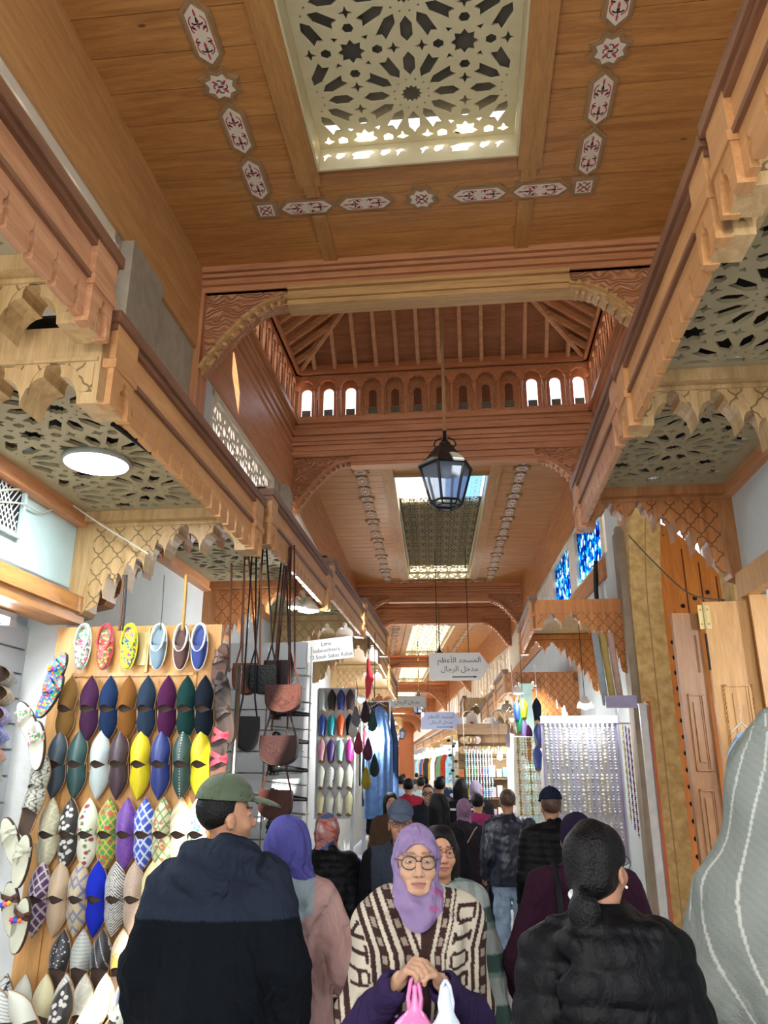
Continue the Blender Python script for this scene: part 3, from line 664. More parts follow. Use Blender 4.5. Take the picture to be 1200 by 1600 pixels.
def canopy(F, side, xf, xw, u0, u1, zt, label, h=.31, zw=-.70, soffit='cut', mf=None, ml=None, mlat=None, near=True, far=True, S=.50, group=None, bt=.13):
    s = -1 if side == 'left' else 1; D = abs(xw-xf); Ln = u1-u0
    mf = mf or W_fas; mlat = mlat or W_lat; ml = ml or W_yel
    t = thing('canopy', F @ Matrix.Translation((xf, u0, zt)), label, 'canopy', group)
    X = lambda d: s*d
    def bx(mb, d0, d1, y0, y1, z0, z1): mb.box((min(X(d0), X(d1)), y0, z0), (max(X(d0), X(d1)), y1, z1))
    # toothed fascia
    P = [(0, 0), (0, -h)]; n = max(3, int(Ln/.13)); p = Ln/n; q = .0
    for k in range(n):
        a = k*p; P += [(a+.40*p, -h), (a+.41*p, -h+.04), (a+.34*p, -h+.045), (a+.38*p, -h+.07), (a+.46*p, -h+.085), (a+.5*p, -h+.12), (a+.54*p, -h+.085), (a+.62*p, -h+.07), (a+.66*p, -h+.045), (a+.59*p, -h+.04), (a+.60*p, -h)]
    P += [(Ln, -h), (Ln, 0)]
    mb = MB(); mb.prism(P, .03, Matrix.Translation((X(.0) if s > 0 else X(.03), 0, 0)) @ YZ); mb.build('fascia', mf, t)
    mb = MB(); bx(mb, -.035, .06, -.02, Ln+.02, -.01, .035); bx(mb, -.02, .05, -.01, Ln+.01, -.035, -.011); mb.build('cornice', W_dark, t)
    mb = MB(); bx(mb, -.015, .0, 0, Ln, -.165, -.145); mb.build('moulding', W_dark, t)
    # notched end posts
    for y0 in (0, Ln-bt-.02):
        w = bt+.02; Q = [(0, -.17), (0, -h-.015), (.28*w, -h-.015)]+[(a, b) for a, b in lobe(.3*w, -h-.015, .85*w, -h-.015, .14)]+[(w, -h-.015), (w, -.17)]
        mb = MB(); mb.prism(Q, .05, Matrix.Translation((-.022 if s > 0 else -.028, y0, 0)) @ YZ); bx(mb, -.03, .02, y0-.005, y0+w+.005, -.185, -.15); bx(mb, -.022, .02, y0, y0+w, -.15, -.01)
        mb.build('end_post', ml if False else mf, t)
    # soffit
    if soffit == 'cut':
        me = cutmesh('soffit_screen', [rect(.02, .02, D-.02, Ln-.02)], girih(.09, .10, D-.14, Ln-.22, S, D*.45, Ln*.5, .0), .018)
        Mx = Matrix.Translation((0, 0, -.06)) @ (Matrix.Scale(-1, 4, (1, 0, 0)) if s < 0 else Matrix.Identity(4))
        me.transform(Mx); link('soffit_screen', me, W_soff, t)
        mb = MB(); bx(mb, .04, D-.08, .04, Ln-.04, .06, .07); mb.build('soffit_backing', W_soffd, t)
    else:
        mb = MB(); bx(mb, .02, D, .02, Ln-.02, -.06, -.04); mb.build('soffit_board', W_yel if soffit == 'plain' else soffit, t)
    mb = MB(); bx(mb, D-.07, D, .0, Ln, -.15, .03); mb.build('wall_rail', W_redy, t)
    mb = MB(); bx(mb, .03, D-.07, Ln-bt-.05, Ln-bt, -.13, -.07); mb.build('cross_rail', ml, t)
    for y0, on in ((.0, near), (Ln-bt, far)):
        if not on: continue
        P = [(.01, -.01)]+bracket_profile(D, -h-.01, zw)+[(D, -.01)]
        mb = MB(); mb.prism([(X(a), b) for a, b in P][::-1 if s < 0 else 1], bt, Matrix.Translation((0, y0+bt, 0)) @ XZ); b_ = mb.build('bracket', ml, t)
        pr = bracket_profile(D-.09, -h-.01, zw, .045, .05)
        P = [(.05, -.16)]+[(a, b) for a, b in pr]+[(D-.12, zw+.045), (D-.12, -.16)]
        mb = MB(); mb.prism([(X(a), min(b, -.161)) for a, b in P], .004, Matrix.Translation((0, y0, 0)) @ XZ); mb.build('lattice_panel', mlat, b_)
        mb = MB(); bx(mb, .04, D-.04, y0-.008, y0, -.155, -.14); mb.build('bracket_moulding', ml, b_)
    return t
W_fasA = wood('fascia_cedar_pink', 'bd8a64', '9a6646', 'y')
W_orl = wood('orange_lattice', 'cc8440', 'aa6428', 'z', lattice=('X', .115)); W_or = wood('orange_pine', 'cc8440', 'ae6a2e', 'z')
W_greyl = wood('grey_lattice', 'b8ab90', '988a70', 'z', lattice=('X', .115)); W_grey = wood('grey_pine', 'b8ab90', '988a70', 'z')
canopy(F1, L, -1.22, -2.3, .75, 2.225, 3.42, 'left canopy nearest the camera, cut off by the photo edge', mf=W_fasA, near=False)
canopy(F1, L, -1.22, -2.3, 2.285, 4.33, 3.22, 'left canopy with the round lamp under its pierced soffit', mf=W_fas, bt=.15)
canopy(F1, L, -1.20, -2.3, 4.44, 6.60, 3.33, 'left canopy over the hanging leather bags', mf=W_fas, ml=wood('brown_pine', 'b07848', '8a5630', 'z'), mlat=W_latr)
canopy(F1, L, -1.20, -2.3, 6.64, 8.98, 3.47, 'left canopy with the white slipper maker sign below it', near=False)
canopy(F1, L, -1.20, -2.3, 9.0, 11.6, 3.60, 'left canopy beside the red hanging pouch', soffit='plain')
canopy(F2, L, -1.0, -2.05, 2.3, 4.6, 3.55, 'left canopy behind the red hanging pouch', soffit='plain', near=False)
canopy(F2, L, -1.0, -2.05, 4.7, 8.0, 3.45, 'left canopy above the hanging blue robes', soffit='plain', near=False)
canopy(F1, Rr, .78, 1.77, .3, 1.90, 3.50, 'right canopy nearest the camera at the top right corner', mf=W_fas, near=False)
canopy(F1, Rr, .78, 1.77, 1.95, 3.39, 3.48, 'right canopy second from the camera with dark pierced soffit', mf=W_fas)
canopy(F1, Rr, .78, 1.77, 3.44, 5.06, 3.52, 'right canopy ending before the orange studded gate', mf=W_fasA, ml=wood('brown_pine', 'b07848', '8a5630', 'z'), mlat=W_latr, near=False)
canopy(F1, Rr, .73, 1.81, 8.45, 10.6, 3.46, 'bright orange right canopy just past the stone arch', ml=W_or, mlat=W_orl, mf=W_or, soffit='plain', zw=-.86)
canopy(F2, Rr, .93, 2.05, 2.5, 4.4, 3.12, 'brown right canopy above the pearl necklace stall', ml=W_latr, mlat=W_latr, soffit='plain', zw=-.8)
canopy(F2, Rr, .93, 2.05, 4.62, 6.6, 3.02, 'greyish right canopy beyond the pearl necklace stall', ml=W_grey, mlat=W_greyl, soffit='plain', zw=-.8)
canopy(F2, Rr, .93, 2.05, 6.8, 9.0, 3.02, 'yellow right canopy above the mirror pillar', soffit='plain', zw=-.8)
canopy(F2, Rr, .55, 2.05, 9.2, 11.6, 3.3, 'right canopy in front of the white pierced windows', soffit='plain', zw=-.8)
canopy(F3, Rr, .95, 2.05, 1.0, 5.0, 2.95, 'violet right canopy above the plates stall', soffit='plain', ml=mat('violet_board', '9a8fb0', .6), mlat=wood('violet_lattice', 'a89cc0', '8478a0', 'z', lattice=('X', .115)))
for i, (a, b) in enumerate(((8, 12), (13, 18), (19, 25), (26, 34))):
    canopy(F3, Rr, 1.05, 2.05, a, b, 3.2, 'small far right canopy %s' % ('past the plates stall', 'below the far pierced windows', 'near the far arches', 'at the end of the street')[i], soffit='plain', near=True, far=False)
    canopy(F3, L, -1.05, -2.05, a-6, b-6, 3.2, 'small far left canopy %s' % ('behind the blue robes', 'past the blue robes', 'near the far white shop sign', 'beside the terracotta end wall')[i], soffit='plain', near=True, far=False)
# ================================================================== FIGURES: smooth signed-distance bodies meshed with surface nets
class SDF:
    def __init__(s, lo, hi, res, fine=None):
        """fine = [(axis, a, b, r)] gives a finer spacing on part of an axis"""
        s.ax = []
        for i in range(3):
            c = [lo[i]]
            while c[-1] < hi[i]:
                r = res
                for (a, p, q, rr) in (fine or []):
                    if a == i and p-1e-6 <= c[-1] < q: r = min(r, rr)
                c.append(c[-1]+r)
            s.ax.append(np.array(c, np.float32))
        s.d = np.full([len(a) for a in s.ax], 1.0, np.float32)
    def sub(s, lo, hi):
        sl = []
        for i in range(3):
            a = int(np.searchsorted(s.ax[i], lo[i])); b = int(np.searchsorted(s.ax[i], hi[i]))
            a = max(0, a-1); b = min(len(s.ax[i]), b+1)
            if b <= a: return None, None
            sl.append(slice(a, b))
        P = (s.ax[0][sl[0]][:, None, None], s.ax[1][sl[1]][None, :, None], s.ax[2][sl[2]][None, None, :])
        return tuple(sl), P
    def put(s, f, lo, hi, k, mode='u'):
        m = .03+k; sl, P = s.sub([v-m for v in lo], [v+m for v in hi])
        if sl is None: return s
        d = f(*P); a = s.d[sl]
        if mode == 'u':
            if k > 0: h = np.maximum(k-np.abs(a-d), 0)/k; s.d[sl] = np.minimum(a, d)-h*h*k*.25
            else: s.d[sl] = np.minimum(a, d)
        elif mode == 's':
            d = -d
            if k > 0: h = np.maximum(k-np.abs(a-d), 0)/k; s.d[sl] = np.maximum(a, d)+h*h*k*.25
            else: s.d[sl] = np.maximum(a, d)
        return s
    def cone(s, a, b, ra, rb, k=.02, mode='u', fl=(1, 1, 1)):
        """tapered capsule; fl flattens the section per axis"""
        a = np.array(a, float); b = np.array(b, float); r = max(ra, rb)/min(1, min(fl))
        F = np.array(fl, float); A = a*F; B = (b-a)*F; L = max(float(B@B), 1e-9)
        def f(x, y, z):
            px, py, pz = x*F[0]-A[0], y*F[1]-A[1], z*F[2]-A[2]
            h = np.clip((px*B[0]+py*B[1]+pz*B[2])/L, 0, 1)
            return np.sqrt((px-h*B[0])**2+(py-h*B[1])**2+(pz-h*B[2])**2)-(ra+(rb-ra)*h)
        return s.put(f, np.minimum(a, b)-r, np.maximum(a, b)+r, k, mode)
    def ell(s, c, r, k=.02, mode='u', rot=None):
        c = np.array(c, float); r = np.array(r, float); m = float(max(r))
        Rm = None if rot is None else np.array(Matrix.Rotation(R(rot[1]), 3, rot[0]).transposed())
        def f(x, y, z):
            px, py, pz = x-c[0], y-c[1], z-c[2]
            if Rm is not None: px, py, pz = [Rm[i][0]*px+Rm[i][1]*py+Rm[i][2]*pz for i in range(3)]
            k0 = np.sqrt((px/r[0])**2+(py/r[1])**2+(pz/r[2])**2)+1e-6; k1 = np.sqrt((px/r[0]**2)**2+(py/r[1]**2)**2+(pz/r[2]**2)**2)+1e-6
            return (k0*(k0-1)/k1).astype(np.float32)
        return s.put(f, c-m, c+m, k, mode)
    def box(s, c, h, rad=.01, k=.01, mode='u', rot=None):
        c = np.array(c, float); h = np.array(h, float)-rad; m = float(np.linalg.norm(h))+rad
        Rm = None if rot is None else np.array(Matrix.Rotation(R(rot[1]), 3, rot[0]).transposed())
        def f(x, y, z):
            px, py, pz = x-c[0], y-c[1], z-c[2]
            if Rm is not None: px, py, pz = [Rm[i][0]*px+Rm[i][1]*py+Rm[i][2]*pz for i in range(3)]
            qx, qy, qz = np.abs(px)-h[0], np.abs(py)-h[1], np.abs(pz)-h[2]
            return np.sqrt(np.maximum(qx, 0)**2+np.maximum(qy, 0)**2+np.maximum(qz, 0)**2)+np.minimum(np.maximum(qx, np.maximum(qy, qz)), 0)-rad
        return s.put(f, c-m, c+m, k, mode)
    def warp(s, f, lo=(-9, -9, -9), hi=(9, 9, 9)):
        sl, P = s.sub(lo, hi)
        if sl: s.d[sl] += f(*P).astype(np.float32)
        return s
    def zcut(s, z, keep='above'):
        Z = s.ax[2][None, None, :]; s.d = np.maximum(s.d, (z-Z) if keep == 'above' else (Z-z)).astype(np.float32); return s
    def mesh(s, name, smooth=2, colour=None):
        d = s.d.copy(); big = 1.0
        d[0], d[-1] = big, big; d[:, 0], d[:, -1] = big, big; d[:, :, 0], d[:, :, -1] = big, big
        ins = d < 0; nx, ny, nz = d.shape
        c = sum(ins[i:nx-1+i, j:ny-1+j, k:nz-1+k].astype(np.int8) for i in (0, 1) for j in (0, 1) for k in (0, 1))
        act = (c > 0) & (c < 8); idx = np.argwhere(act)
        if len(idx) == 0: return None
        vid = np.full(act.shape, -1, np.int32); vid[act] = np.arange(len(idx))
        I, J, K = idx.T; acc = np.zeros((len(idx), 3)); cnt = np.zeros(len(idx)); X, Y, Z = s.ax
        cor = [(i, j, k) for i in (0, 1) for j in (0, 1) for k in (0, 1)]
        for a in cor:
            for ax in range(3):
                if a[ax]: continue
                b = list(a); b[ax] = 1
                da = d[I+a[0], J+a[1], K+a[2]]; db = d[I+b[0], J+b[1], K+b[2]]; m = (da < 0) != (db < 0)
                t = np.where(m, da/np.where(m, da-db, 1), 0)
                pa = np.stack([X[I+a[0]], Y[J+a[1]], Z[K+a[2]]], 1); pb = np.stack([X[I+b[0]], Y[J+b[1]], Z[K+b[2]]], 1)
                acc += np.where(m[:, None], pa+(pb-pa)*t[:, None], 0); cnt += m
        V = acc/np.maximum(cnt, 1)[:, None]; Q = []
        for ax in range(3):
            u, w = (ax+1) % 3, (ax+2) % 3
            sa = [slice(0, n) for n in d.shape]; sb = list(sa); sa[ax] = slice(0, d.shape[ax]-1); sb[ax] = slice(1, d.shape[ax])
            A = ins[tuple(sa)]; B = ins[tuple(sb)]; e = np.argwhere(A != B)
            e = e[(e[:, u] > 0) & (e[:, w] > 0) & (e[:, u] < d.shape[u]-1) & (e[:, w] < d.shape[w]-1)]
            if not len(e): continue
            def g(du, dw): q = e.copy(); q[:, u] -= du; q[:, w] -= dw; return vid[q[:, 0], q[:, 1], q[:, 2]]
            q = np.stack([g(0, 0), g(1, 0), g(1, 1), g(0, 1)], 1)
            fl = A[e[:, 0], e[:, 1], e[:, 2]]; q[~fl] = q[~fl][:, ::-1]; Q.append(q)
        Q = np.concatenate(Q); Q = Q[(Q >= 0).all(1)]; Q = Q[:, ::-1]
        E_ = np.concatenate([Q[:, [0, 1]], Q[:, [1, 2]], Q[:, [2, 3]], Q[:, [3, 0]]]); n = len(V)
        deg = np.bincount(E_[:, 0], minlength=n)+np.bincount(E_[:, 1], minlength=n)
        for _ in range(smooth):
            S = np.zeros_like(V)
            for a in range(3): S[:, a] = np.bincount(E_[:, 0], V[E_[:, 1], a], n)+np.bincount(E_[:, 1], V[E_[:, 0], a], n)
            V = V*.5+.5*S/np.maximum(deg, 1)[:, None]
        me = bpy.data.meshes.new(name); me.vertices.add(n); me.vertices.foreach_set('co', V.astype(np.float32).ravel())
        me.loops.add(len(Q)*4); me.loops.foreach_set('vertex_index', Q[:, ::-1].ravel().astype(np.int32))
        me.polygons.add(len(Q)); me.polygons.foreach_set('loop_start', np.arange(0, len(Q)*4, 4, dtype=np.int32)); me.polygons.foreach_set('loop_total', np.full(len(Q), 4, np.int32))
        me.polygons.foreach_set('use_smooth', np.ones(len(Q), bool)); me.update(calc_edges=True)
        if colour is not None: dye(me, colour(V))
        return me
def dye(me, col):
    col = np.asarray(col, np.float32)
    if col.shape[1] == 3: col = np.concatenate([col, np.ones((len(col), 1), np.float32)], 1)
    a = me.attributes.new('dye', 'FLOAT_COLOR', 'POINT'); a.data.foreach_set('color', col.ravel())
def folds(amp, sc, seed=0, zs=.35):
    r = np.random.default_rng(seed); W = [(r.normal(size=3)*np.array([sc, sc, sc*zs]), r.uniform(0, 6.28)) for _ in range(6)]
    return lambda x, y, z: amp*sum(np.sin(w[0]*x+w[1]*y+w[2]*z+p) for w, p in W)/2.2
A3 = lambda *a: np.array(a, float)
class Pose:
    """standing figure, 1.70 m, facing +y; arm targets are wrist points"""
    def __init__(s, lw=(-.23, .08, .80), rw=(.23, .08, .80), le=None, re=None, stride=.0, lean=0.0, head=0.0, hdip=0.0, sh=.160, build=1.0):
        s.sh = sh; s.ls, s.rs = A3(-sh, -.01, 1.385), A3(sh, -.01, 1.385); s.lw, s.rw = A3(*lw), A3(*rw)
        s.le = A3(*(le or (-sh-.045, -.03, 1.10))); s.re = A3(*(re or (sh+.045, -.03, 1.10)))
        s.lk, s.rk = A3(-.09, stride*.5+.02, .50), A3(.09, -stride*.3+.02, .50); s.la, s.ra = A3(-.09, stride, .09), A3(.09, -stride, .09+abs(stride)*.25)
        s.head = head; s.b = build
def hand(g, w, e, side, curl=.5, grip=False, sc=1.0, k=.006):
    """palm, four fingers of different lengths and a thumb, continuing the forearm e->w"""
    d = (w-e); d /= np.linalg.norm(d); up = A3(0, 0, 1); sd = np.cross(d, up)
    if np.linalg.norm(sd) < .2: sd = A3(0, 1, 0)
    sd /= np.linalg.norm(sd)
    if grip is not False and not isinstance(grip, bool): fw = A3(*grip)
    else: fw = None
    nrm = A3(-side, 0, 0)-d*((A3(-side, 0, 0))@d); nrm /= max(np.linalg.norm(nrm), .1)   # palm side looks at the thigh
    if fw is not None: nrm = fw-d*(fw@d); nrm /= np.linalg.norm(nrm)
    ac = np.cross(d, nrm)
    if fw is None and ac[1] < 0: ac = -ac                       # ac points to the thumb side
    if fw is not None and ac[2] < 0: ac = -ac
    pc = w+d*.045*sc
    for t in (-.026, -.009, .009, .026): g.cone(w+ac*t*.6*sc, w+d*.078*sc+ac*t*sc, .013*sc, .0115*sc, k)
    for i, (t, L) in enumerate(((.028, .070), (.009, .078), (-.010, .072), (-.028, .058))):
        p = w+d*.078*sc+ac*t*sc; a = curl
        for j, f in enumerate((.44, .32, .24)):
            dd = d*math.cos(a)+nrm*math.sin(a); q = p+dd*L*f*sc; g.cone(p, q, (.0098-.0008*j)*sc, (.0092-.001*j)*sc, k*.5); p = q; a += curl*1.3
    p = w+d*.022*sc+ac*.026*sc; dd = d*.62+ac*.62+nrm*.35; dd /= np.linalg.norm(dd); q = p+dd*.036*sc; g.cone(p, q, .013*sc, .011*sc, k)
    dd = d*.86+ac*.1+nrm*.5; dd /= np.linalg.norm(dd); g.cone(q, q+dd*.032*sc, .0105*sc, .0085*sc, k*.5)
def head_sdf(g, c, fem=False, old=False, yaw=0.0, k=.02):
    """skull, face, ears; c = centre of head; everything turned by yaw about z"""
    ca, sa = math.cos(yaw), math.sin(yaw)
    def Q(x, y, z): return A3(c[0]+x*ca-y*sa, c[1]+x*sa+y*ca, c[2]+z)
    rot = ('Z', math.degrees(yaw))
    g.ell(Q(0, -.015, .03), (.074, .094, .088), k, rot=rot); g.ell(Q(0, .022, -.025), (.062, .070, .085), k, rot=rot)
    g.ell(Q(0, .050, -.083), (.034 if fem else .040, .034, .026), k, rot=rot)           # chin
    for s in (-1, 1):
        g.ell(Q(s*.038, .062, -.028), (.024, .022, .022), .02, rot=rot)               # cheek
        g.ell(Q(s*.077, -.005, -.012), (.009, .019, .031), .006, rot=rot); g.ell(Q(s*.084, .0, -.010), (.006, .010, .018), .003, 's', rot=rot)
        g.ell(Q(s*.031, .093, .016), (.019, .012, .012), .010, 's', rot=rot)           # eye socket
        g.ell(Q(s*.031, .0735, .013), (.0145, .0135, .0125), .003, rot=rot)           # lids over the eyeball
        g.cone(Q(s*.014, .093, .032), Q(s*.048, .078, .034), .0065, .004, .008); g.cone(Q(s*.020, .0885, .0195), Q(s*.043, .082, .0185), .0042, .0036, .003)       # brow ridge
        g.ell(Q(s*.0125, .094, -.031), (.010, .010, .008), .005, rot=rot)              # nostril wings
    g.cone(Q(0, .088, .018), Q(0, .106, -.024), .008, .0125, .010); g.ell(Q(0, .105, -.030), (.011, .011, .009), .006, rot=rot)
    g.ell(Q(0, .083, -.056), (.026, .012, .0065), .005, rot=rot); g.ell(Q(0, .081, -.069), (.022, .012, .007), .005, rot=rot)  # lips
    g.ell(Q(0, .098, -.0625), (.026, .010, .0018), .003, 's', rot=rot)
    if old:
        for s in (-1, 1):
            g.cone(Q(s*.020, .094, -.034), Q(s*.036, .078, -.066), .002, .003, .004, 's')
            g.cone(Q(s*.034, .073, -.060), Q(s*.030, .068, -.088), .008, .010, .010)
            g.cone(Q(s*.020, .088, .0), Q(s*.045, .075, -.004), .002, .002, .004, 's')
    return Q
def body(p, skin='b98a6c', res=.010, fem=False, old=False, yaw=0.0, z0=0.0, curl=(.5, .5), grip=(False, False), lip='9a5a50', fine=None, name='body'):
    b = p.b; xs = max(abs(p.lw[0]), abs(p.rw[0]), .28)+.16
    g = SDF((-xs, -.32, z0), (xs, max(.30, p.lw[1]+.2, p.rw[1]+.2), 1.78), res, fine)
    g.ell((0, 0, 1.20), (.135*b, .095, .22), .04); g.ell((0, 0, .98), (.14*b, .10, .14), .05)
    g.cone(p.ls*.9, p.rs*.9+A3(0, 0, 0), .05, .05, .05) if False else g.cone((-.12, -.01, 1.38), (.12, -.01, 1.38), .055, .055, .05)
    g.cone((0, -.015, 1.36), (0, .0, 1.53), .058, .050, .03)
    for s_, e_, w_ in ((p.ls, p.le, p.lw), (p.rs, p.re, p.rw)): g.cone(s_*.93+A3(0, 0, .08), e_, .046, .036, .03); g.cone(e_, w_, .036, .025, .02)
    if z0 < .5:
        for x, k_, a_ in ((-.08, p.lk, p.la), (.08, p.rk, p.ra)):
            g.cone((x, 0, .92), k_, .078, .052, .04); g.cone(k_, a_, .052, .034, .02); g.cone(a_+A3(0, -.03, -.045), a_+A3(0, .12, -.06), .03, .024, .02)
    hc = (0, .012, 1.595); Q = head_sdf(g, hc, fem, old, yaw)
    hand(g, p.lw, p.le, -1, curl[0], grip[0]); hand(g, p.rw, p.re, 1, curl[1], grip[1])
    sk = np.array(srgb(skin)); lp = np.array(srgb(lip)); dk = sk*.55
    ca, sa = math.cos(yaw), math.sin(yaw)
    def colour(V):
        X = V[:, 0]-hc[0]; Y = V[:, 1]-hc[1]; x = X*ca+Y*sa; y = -X*sa+Y*ca; z = V[:, 2]-hc[2]
        c = np.tile(sk, (len(V), 1)); n = np.sin(V[:, 0]*90)*np.sin(V[:, 2]*83+1)*np.sin(V[:, 1]*77); c = c*(1+.05*n[:, None])
        m = (y > .06) & (abs(x) < .026) & (abs(z+.0625) < (.0075 if old else .010)*(1-(x/.03)**2)+.001); c[m] = lp
        m = (y > .055) & (abs(z-.036-.10*(abs(x)-.03)*(-1)*.6) < .0048) & (abs(x) > .012) & (abs(x) < .048); c[m] = c[m]*(.55 if old else .25)
        m = (y > .05) & (abs(z+.036) < .004) & (abs(abs(x)-.008) < .004) & (y > .085); c[m] = c[m]*.5
        m = (y > .05) & (abs(z-.006) < .003) & (abs(abs(x)-.031) < .016) ; c[m] = c[m]*.75
        return c
    me = g.mesh(name, 1, colour); return me, Q
M_skin = attrmat('skin', .5, bump=.08, bscale=400)
M_eye = mat('eye_white', 'b8aca4', .2, noise=.02); M_iris = mat('iris_dark', '2a1a12', .15)
def eyes(par, Q, open_=1.0):
    for s in (-1, 1):
        p = Q(s*.031, .0745, .010); e = MB(); e.ball((0, 0, 0), (.0122, .0122, .0050*open_), 12); o = e.build('eye', M_eye, par, Matrix.Translation(p)@Matrix.Translation((0, .0035, 0)), True)
        q = Q(s*.031, .0905, .010)-p-Q(0, 0, 0)+Q(0, 0, 0); dirn = (Q(s*.031, .09, .01)-Q(s*.031, .074, .01)); dirn /= np.linalg.norm(dirn)
        i = MB(); i.ball((0, 0, 0), (.0052, .0026, .0046*open_), 10); i.build('iris', M_iris, o, Matrix.Translation(Vector(dirn*.0125)), True)
def upper(p, hem=.85, res=.011, th=.018, flare=0.0, cuff=.93, hood=None, collar=.0, fold=.005, seed=0, bulk=1.0, quilt=None, waist=1.0, zlo=None, y_extra=0.0, sleeve=1.0, colour=None, name='jacket', neck=.062, z1=None, extra=None, depth=.115):
    b = p.b*bulk; xs = max(abs(p.lw[0]), abs(p.rw[0]), abs(p.le[0]), abs(p.re[0]), .28, flare+.2)+.15
    g = SDF((-xs, -.42, hem-.04), (xs, max(.32, p.lw[1]+.12, p.rw[1]+.12), z1 or (1.62 if not hood else 1.80)), res)
    g.ell((0, -.005, 1.22), (.17*b*waist+th, depth+th, .26), .06); g.ell((0, -.01, 1.02), (.165*b*waist+th, depth+th, .22), .08)
    g.cone((-p.sh*.70, -.012, 1.385), (p.sh*.70, -.012, 1.385), .052+th, .052+th, .05); g.cone((0, -.03, 1.38), (0, -.01, 1.46), .085+th, neck+th*.4, .04)
    if hem < .95: 
        w = .165*b+th+flare; g.cone((-.04, -.01, 1.02), (-.05, -.01, hem-.02), .13*b+th, .115*b+th+flare, .05, fl=(1, 1.12, 1)); g.cone((.04, -.01, 1.02), (.05, -.01, hem-.02), .13*b+th, .115*b+th+flare, .05, fl=(1, 1.12, 1))
    for s_, e_, w_ in ((p.ls, p.le, p.lw), (p.rs, p.re, p.rw)):
        w2 = e_+(w_-e_)*cuff; g.cone(s_+A3(0,0,-.012), e_, .050*sleeve+th, .043*sleeve+th, .035); g.cone(e_, w2, .043*sleeve+th, .034*sleeve+th*.8, .03)
    if collar: g.cone((0, -.012, 1.44), (0, -.002, 1.44+collar), .075, .068, .01)
    if hood == 'down':
        g.ell((0, -.10, 1.43), (.15, .085, .105), .03); g.ell((0, -.06, 1.50), (.115, .09, .05), .03); g.ell((0, -.045, 1.54), (.075, .07, .05), .015, 's')
    if extra: extra(g)
    g.warp(folds(fold, 26, seed)); 
    if fold: g.warp(folds(fold*.5, 60, seed+5, .8))
    if quilt:
        q, amp = quilt; g.warp(lambda x, y, z: -amp*(np.abs(np.sin(PI*z/q+.25*np.sin(x*9)+.12*np.sin(x*37+z*20)))**.5-.5)+0*x)
    # neck opening and hem
    g.cone((0, .0, 1.44), (0, .02, 1.70), neck-.004, neck+.02, .006, 's') if hood != 'up' else None
    g.zcut(hem)
    for s_, e_, w_ in ((p.ls, p.le, p.lw), (p.rs, p.re, p.rw)):
        d = (w_-e_)/np.linalg.norm(w_-e_); w2 = e_+(w_-e_)*cuff; g.cone(w2+d*.02, w2+d*.2, .036, .036, .004, 's')
    return g.mesh(name, 2, colour)
def lower(p, hem=.08, top=1.0, th=.014, res=.014, skirt=False, flare=.1, fold=.006, seed=3, colour=None, name='trousers'):
    g = SDF((-.42, -.35, hem-.05), (.42, .40, top+.04), res)
    if skirt:
        g.cone((-.03, 0, top), (-.04, 0, hem-.1), .13, .13+flare, .05); g.cone((.03, 0, top), (.04, 0, hem-.1), .13, .13+flare, .05); g.warp(folds(.012, 30, seed, .1))
    else:
        g.ell((0, 0, .97), (.165, .125, .12), .04)
        for x, k_, a_ in ((-.085, p.lk, p.la), (.085, p.rk, p.ra)): g.cone((x, 0, .90), k_, .088+th*.5, .062+th, .03); g.cone(k_, a_+A3(0, 0, .02), .062+th, .052+th, .02)
        g.warp(folds(fold, 34, seed, .9))
    g.zcut(hem); g.zcut(top, 'below'); return g.mesh(name, 2, colour)
def shoes(par, p, m, sole=None):
    for a_ in (p.la, p.ra):
        g = SDF((-.09, -.12, -.12), (.09, .22, .08), .011); g.cone((0, -.04, -.03), (0, .11, -.045), .045, .038, .02, fl=(1, 1, 1.2)); g.cone((0, -.02, -.03), (0, -.01, .04), .045, .042, .02); g.zcut(-.085)
        o = link('shoe', g.mesh('shoe', 1), m, par, Matrix.Translation(a_))
        s = MB(); s.prism([(.045*math.cos(t)*(1 if math.sin(t) < 0 else .95), .035+.115*math.sin(t)) for t in [2*PI*k/20 for k in range(20)]], .022, T(0, 0, -.092)); s.build('sole', sole or m, o)
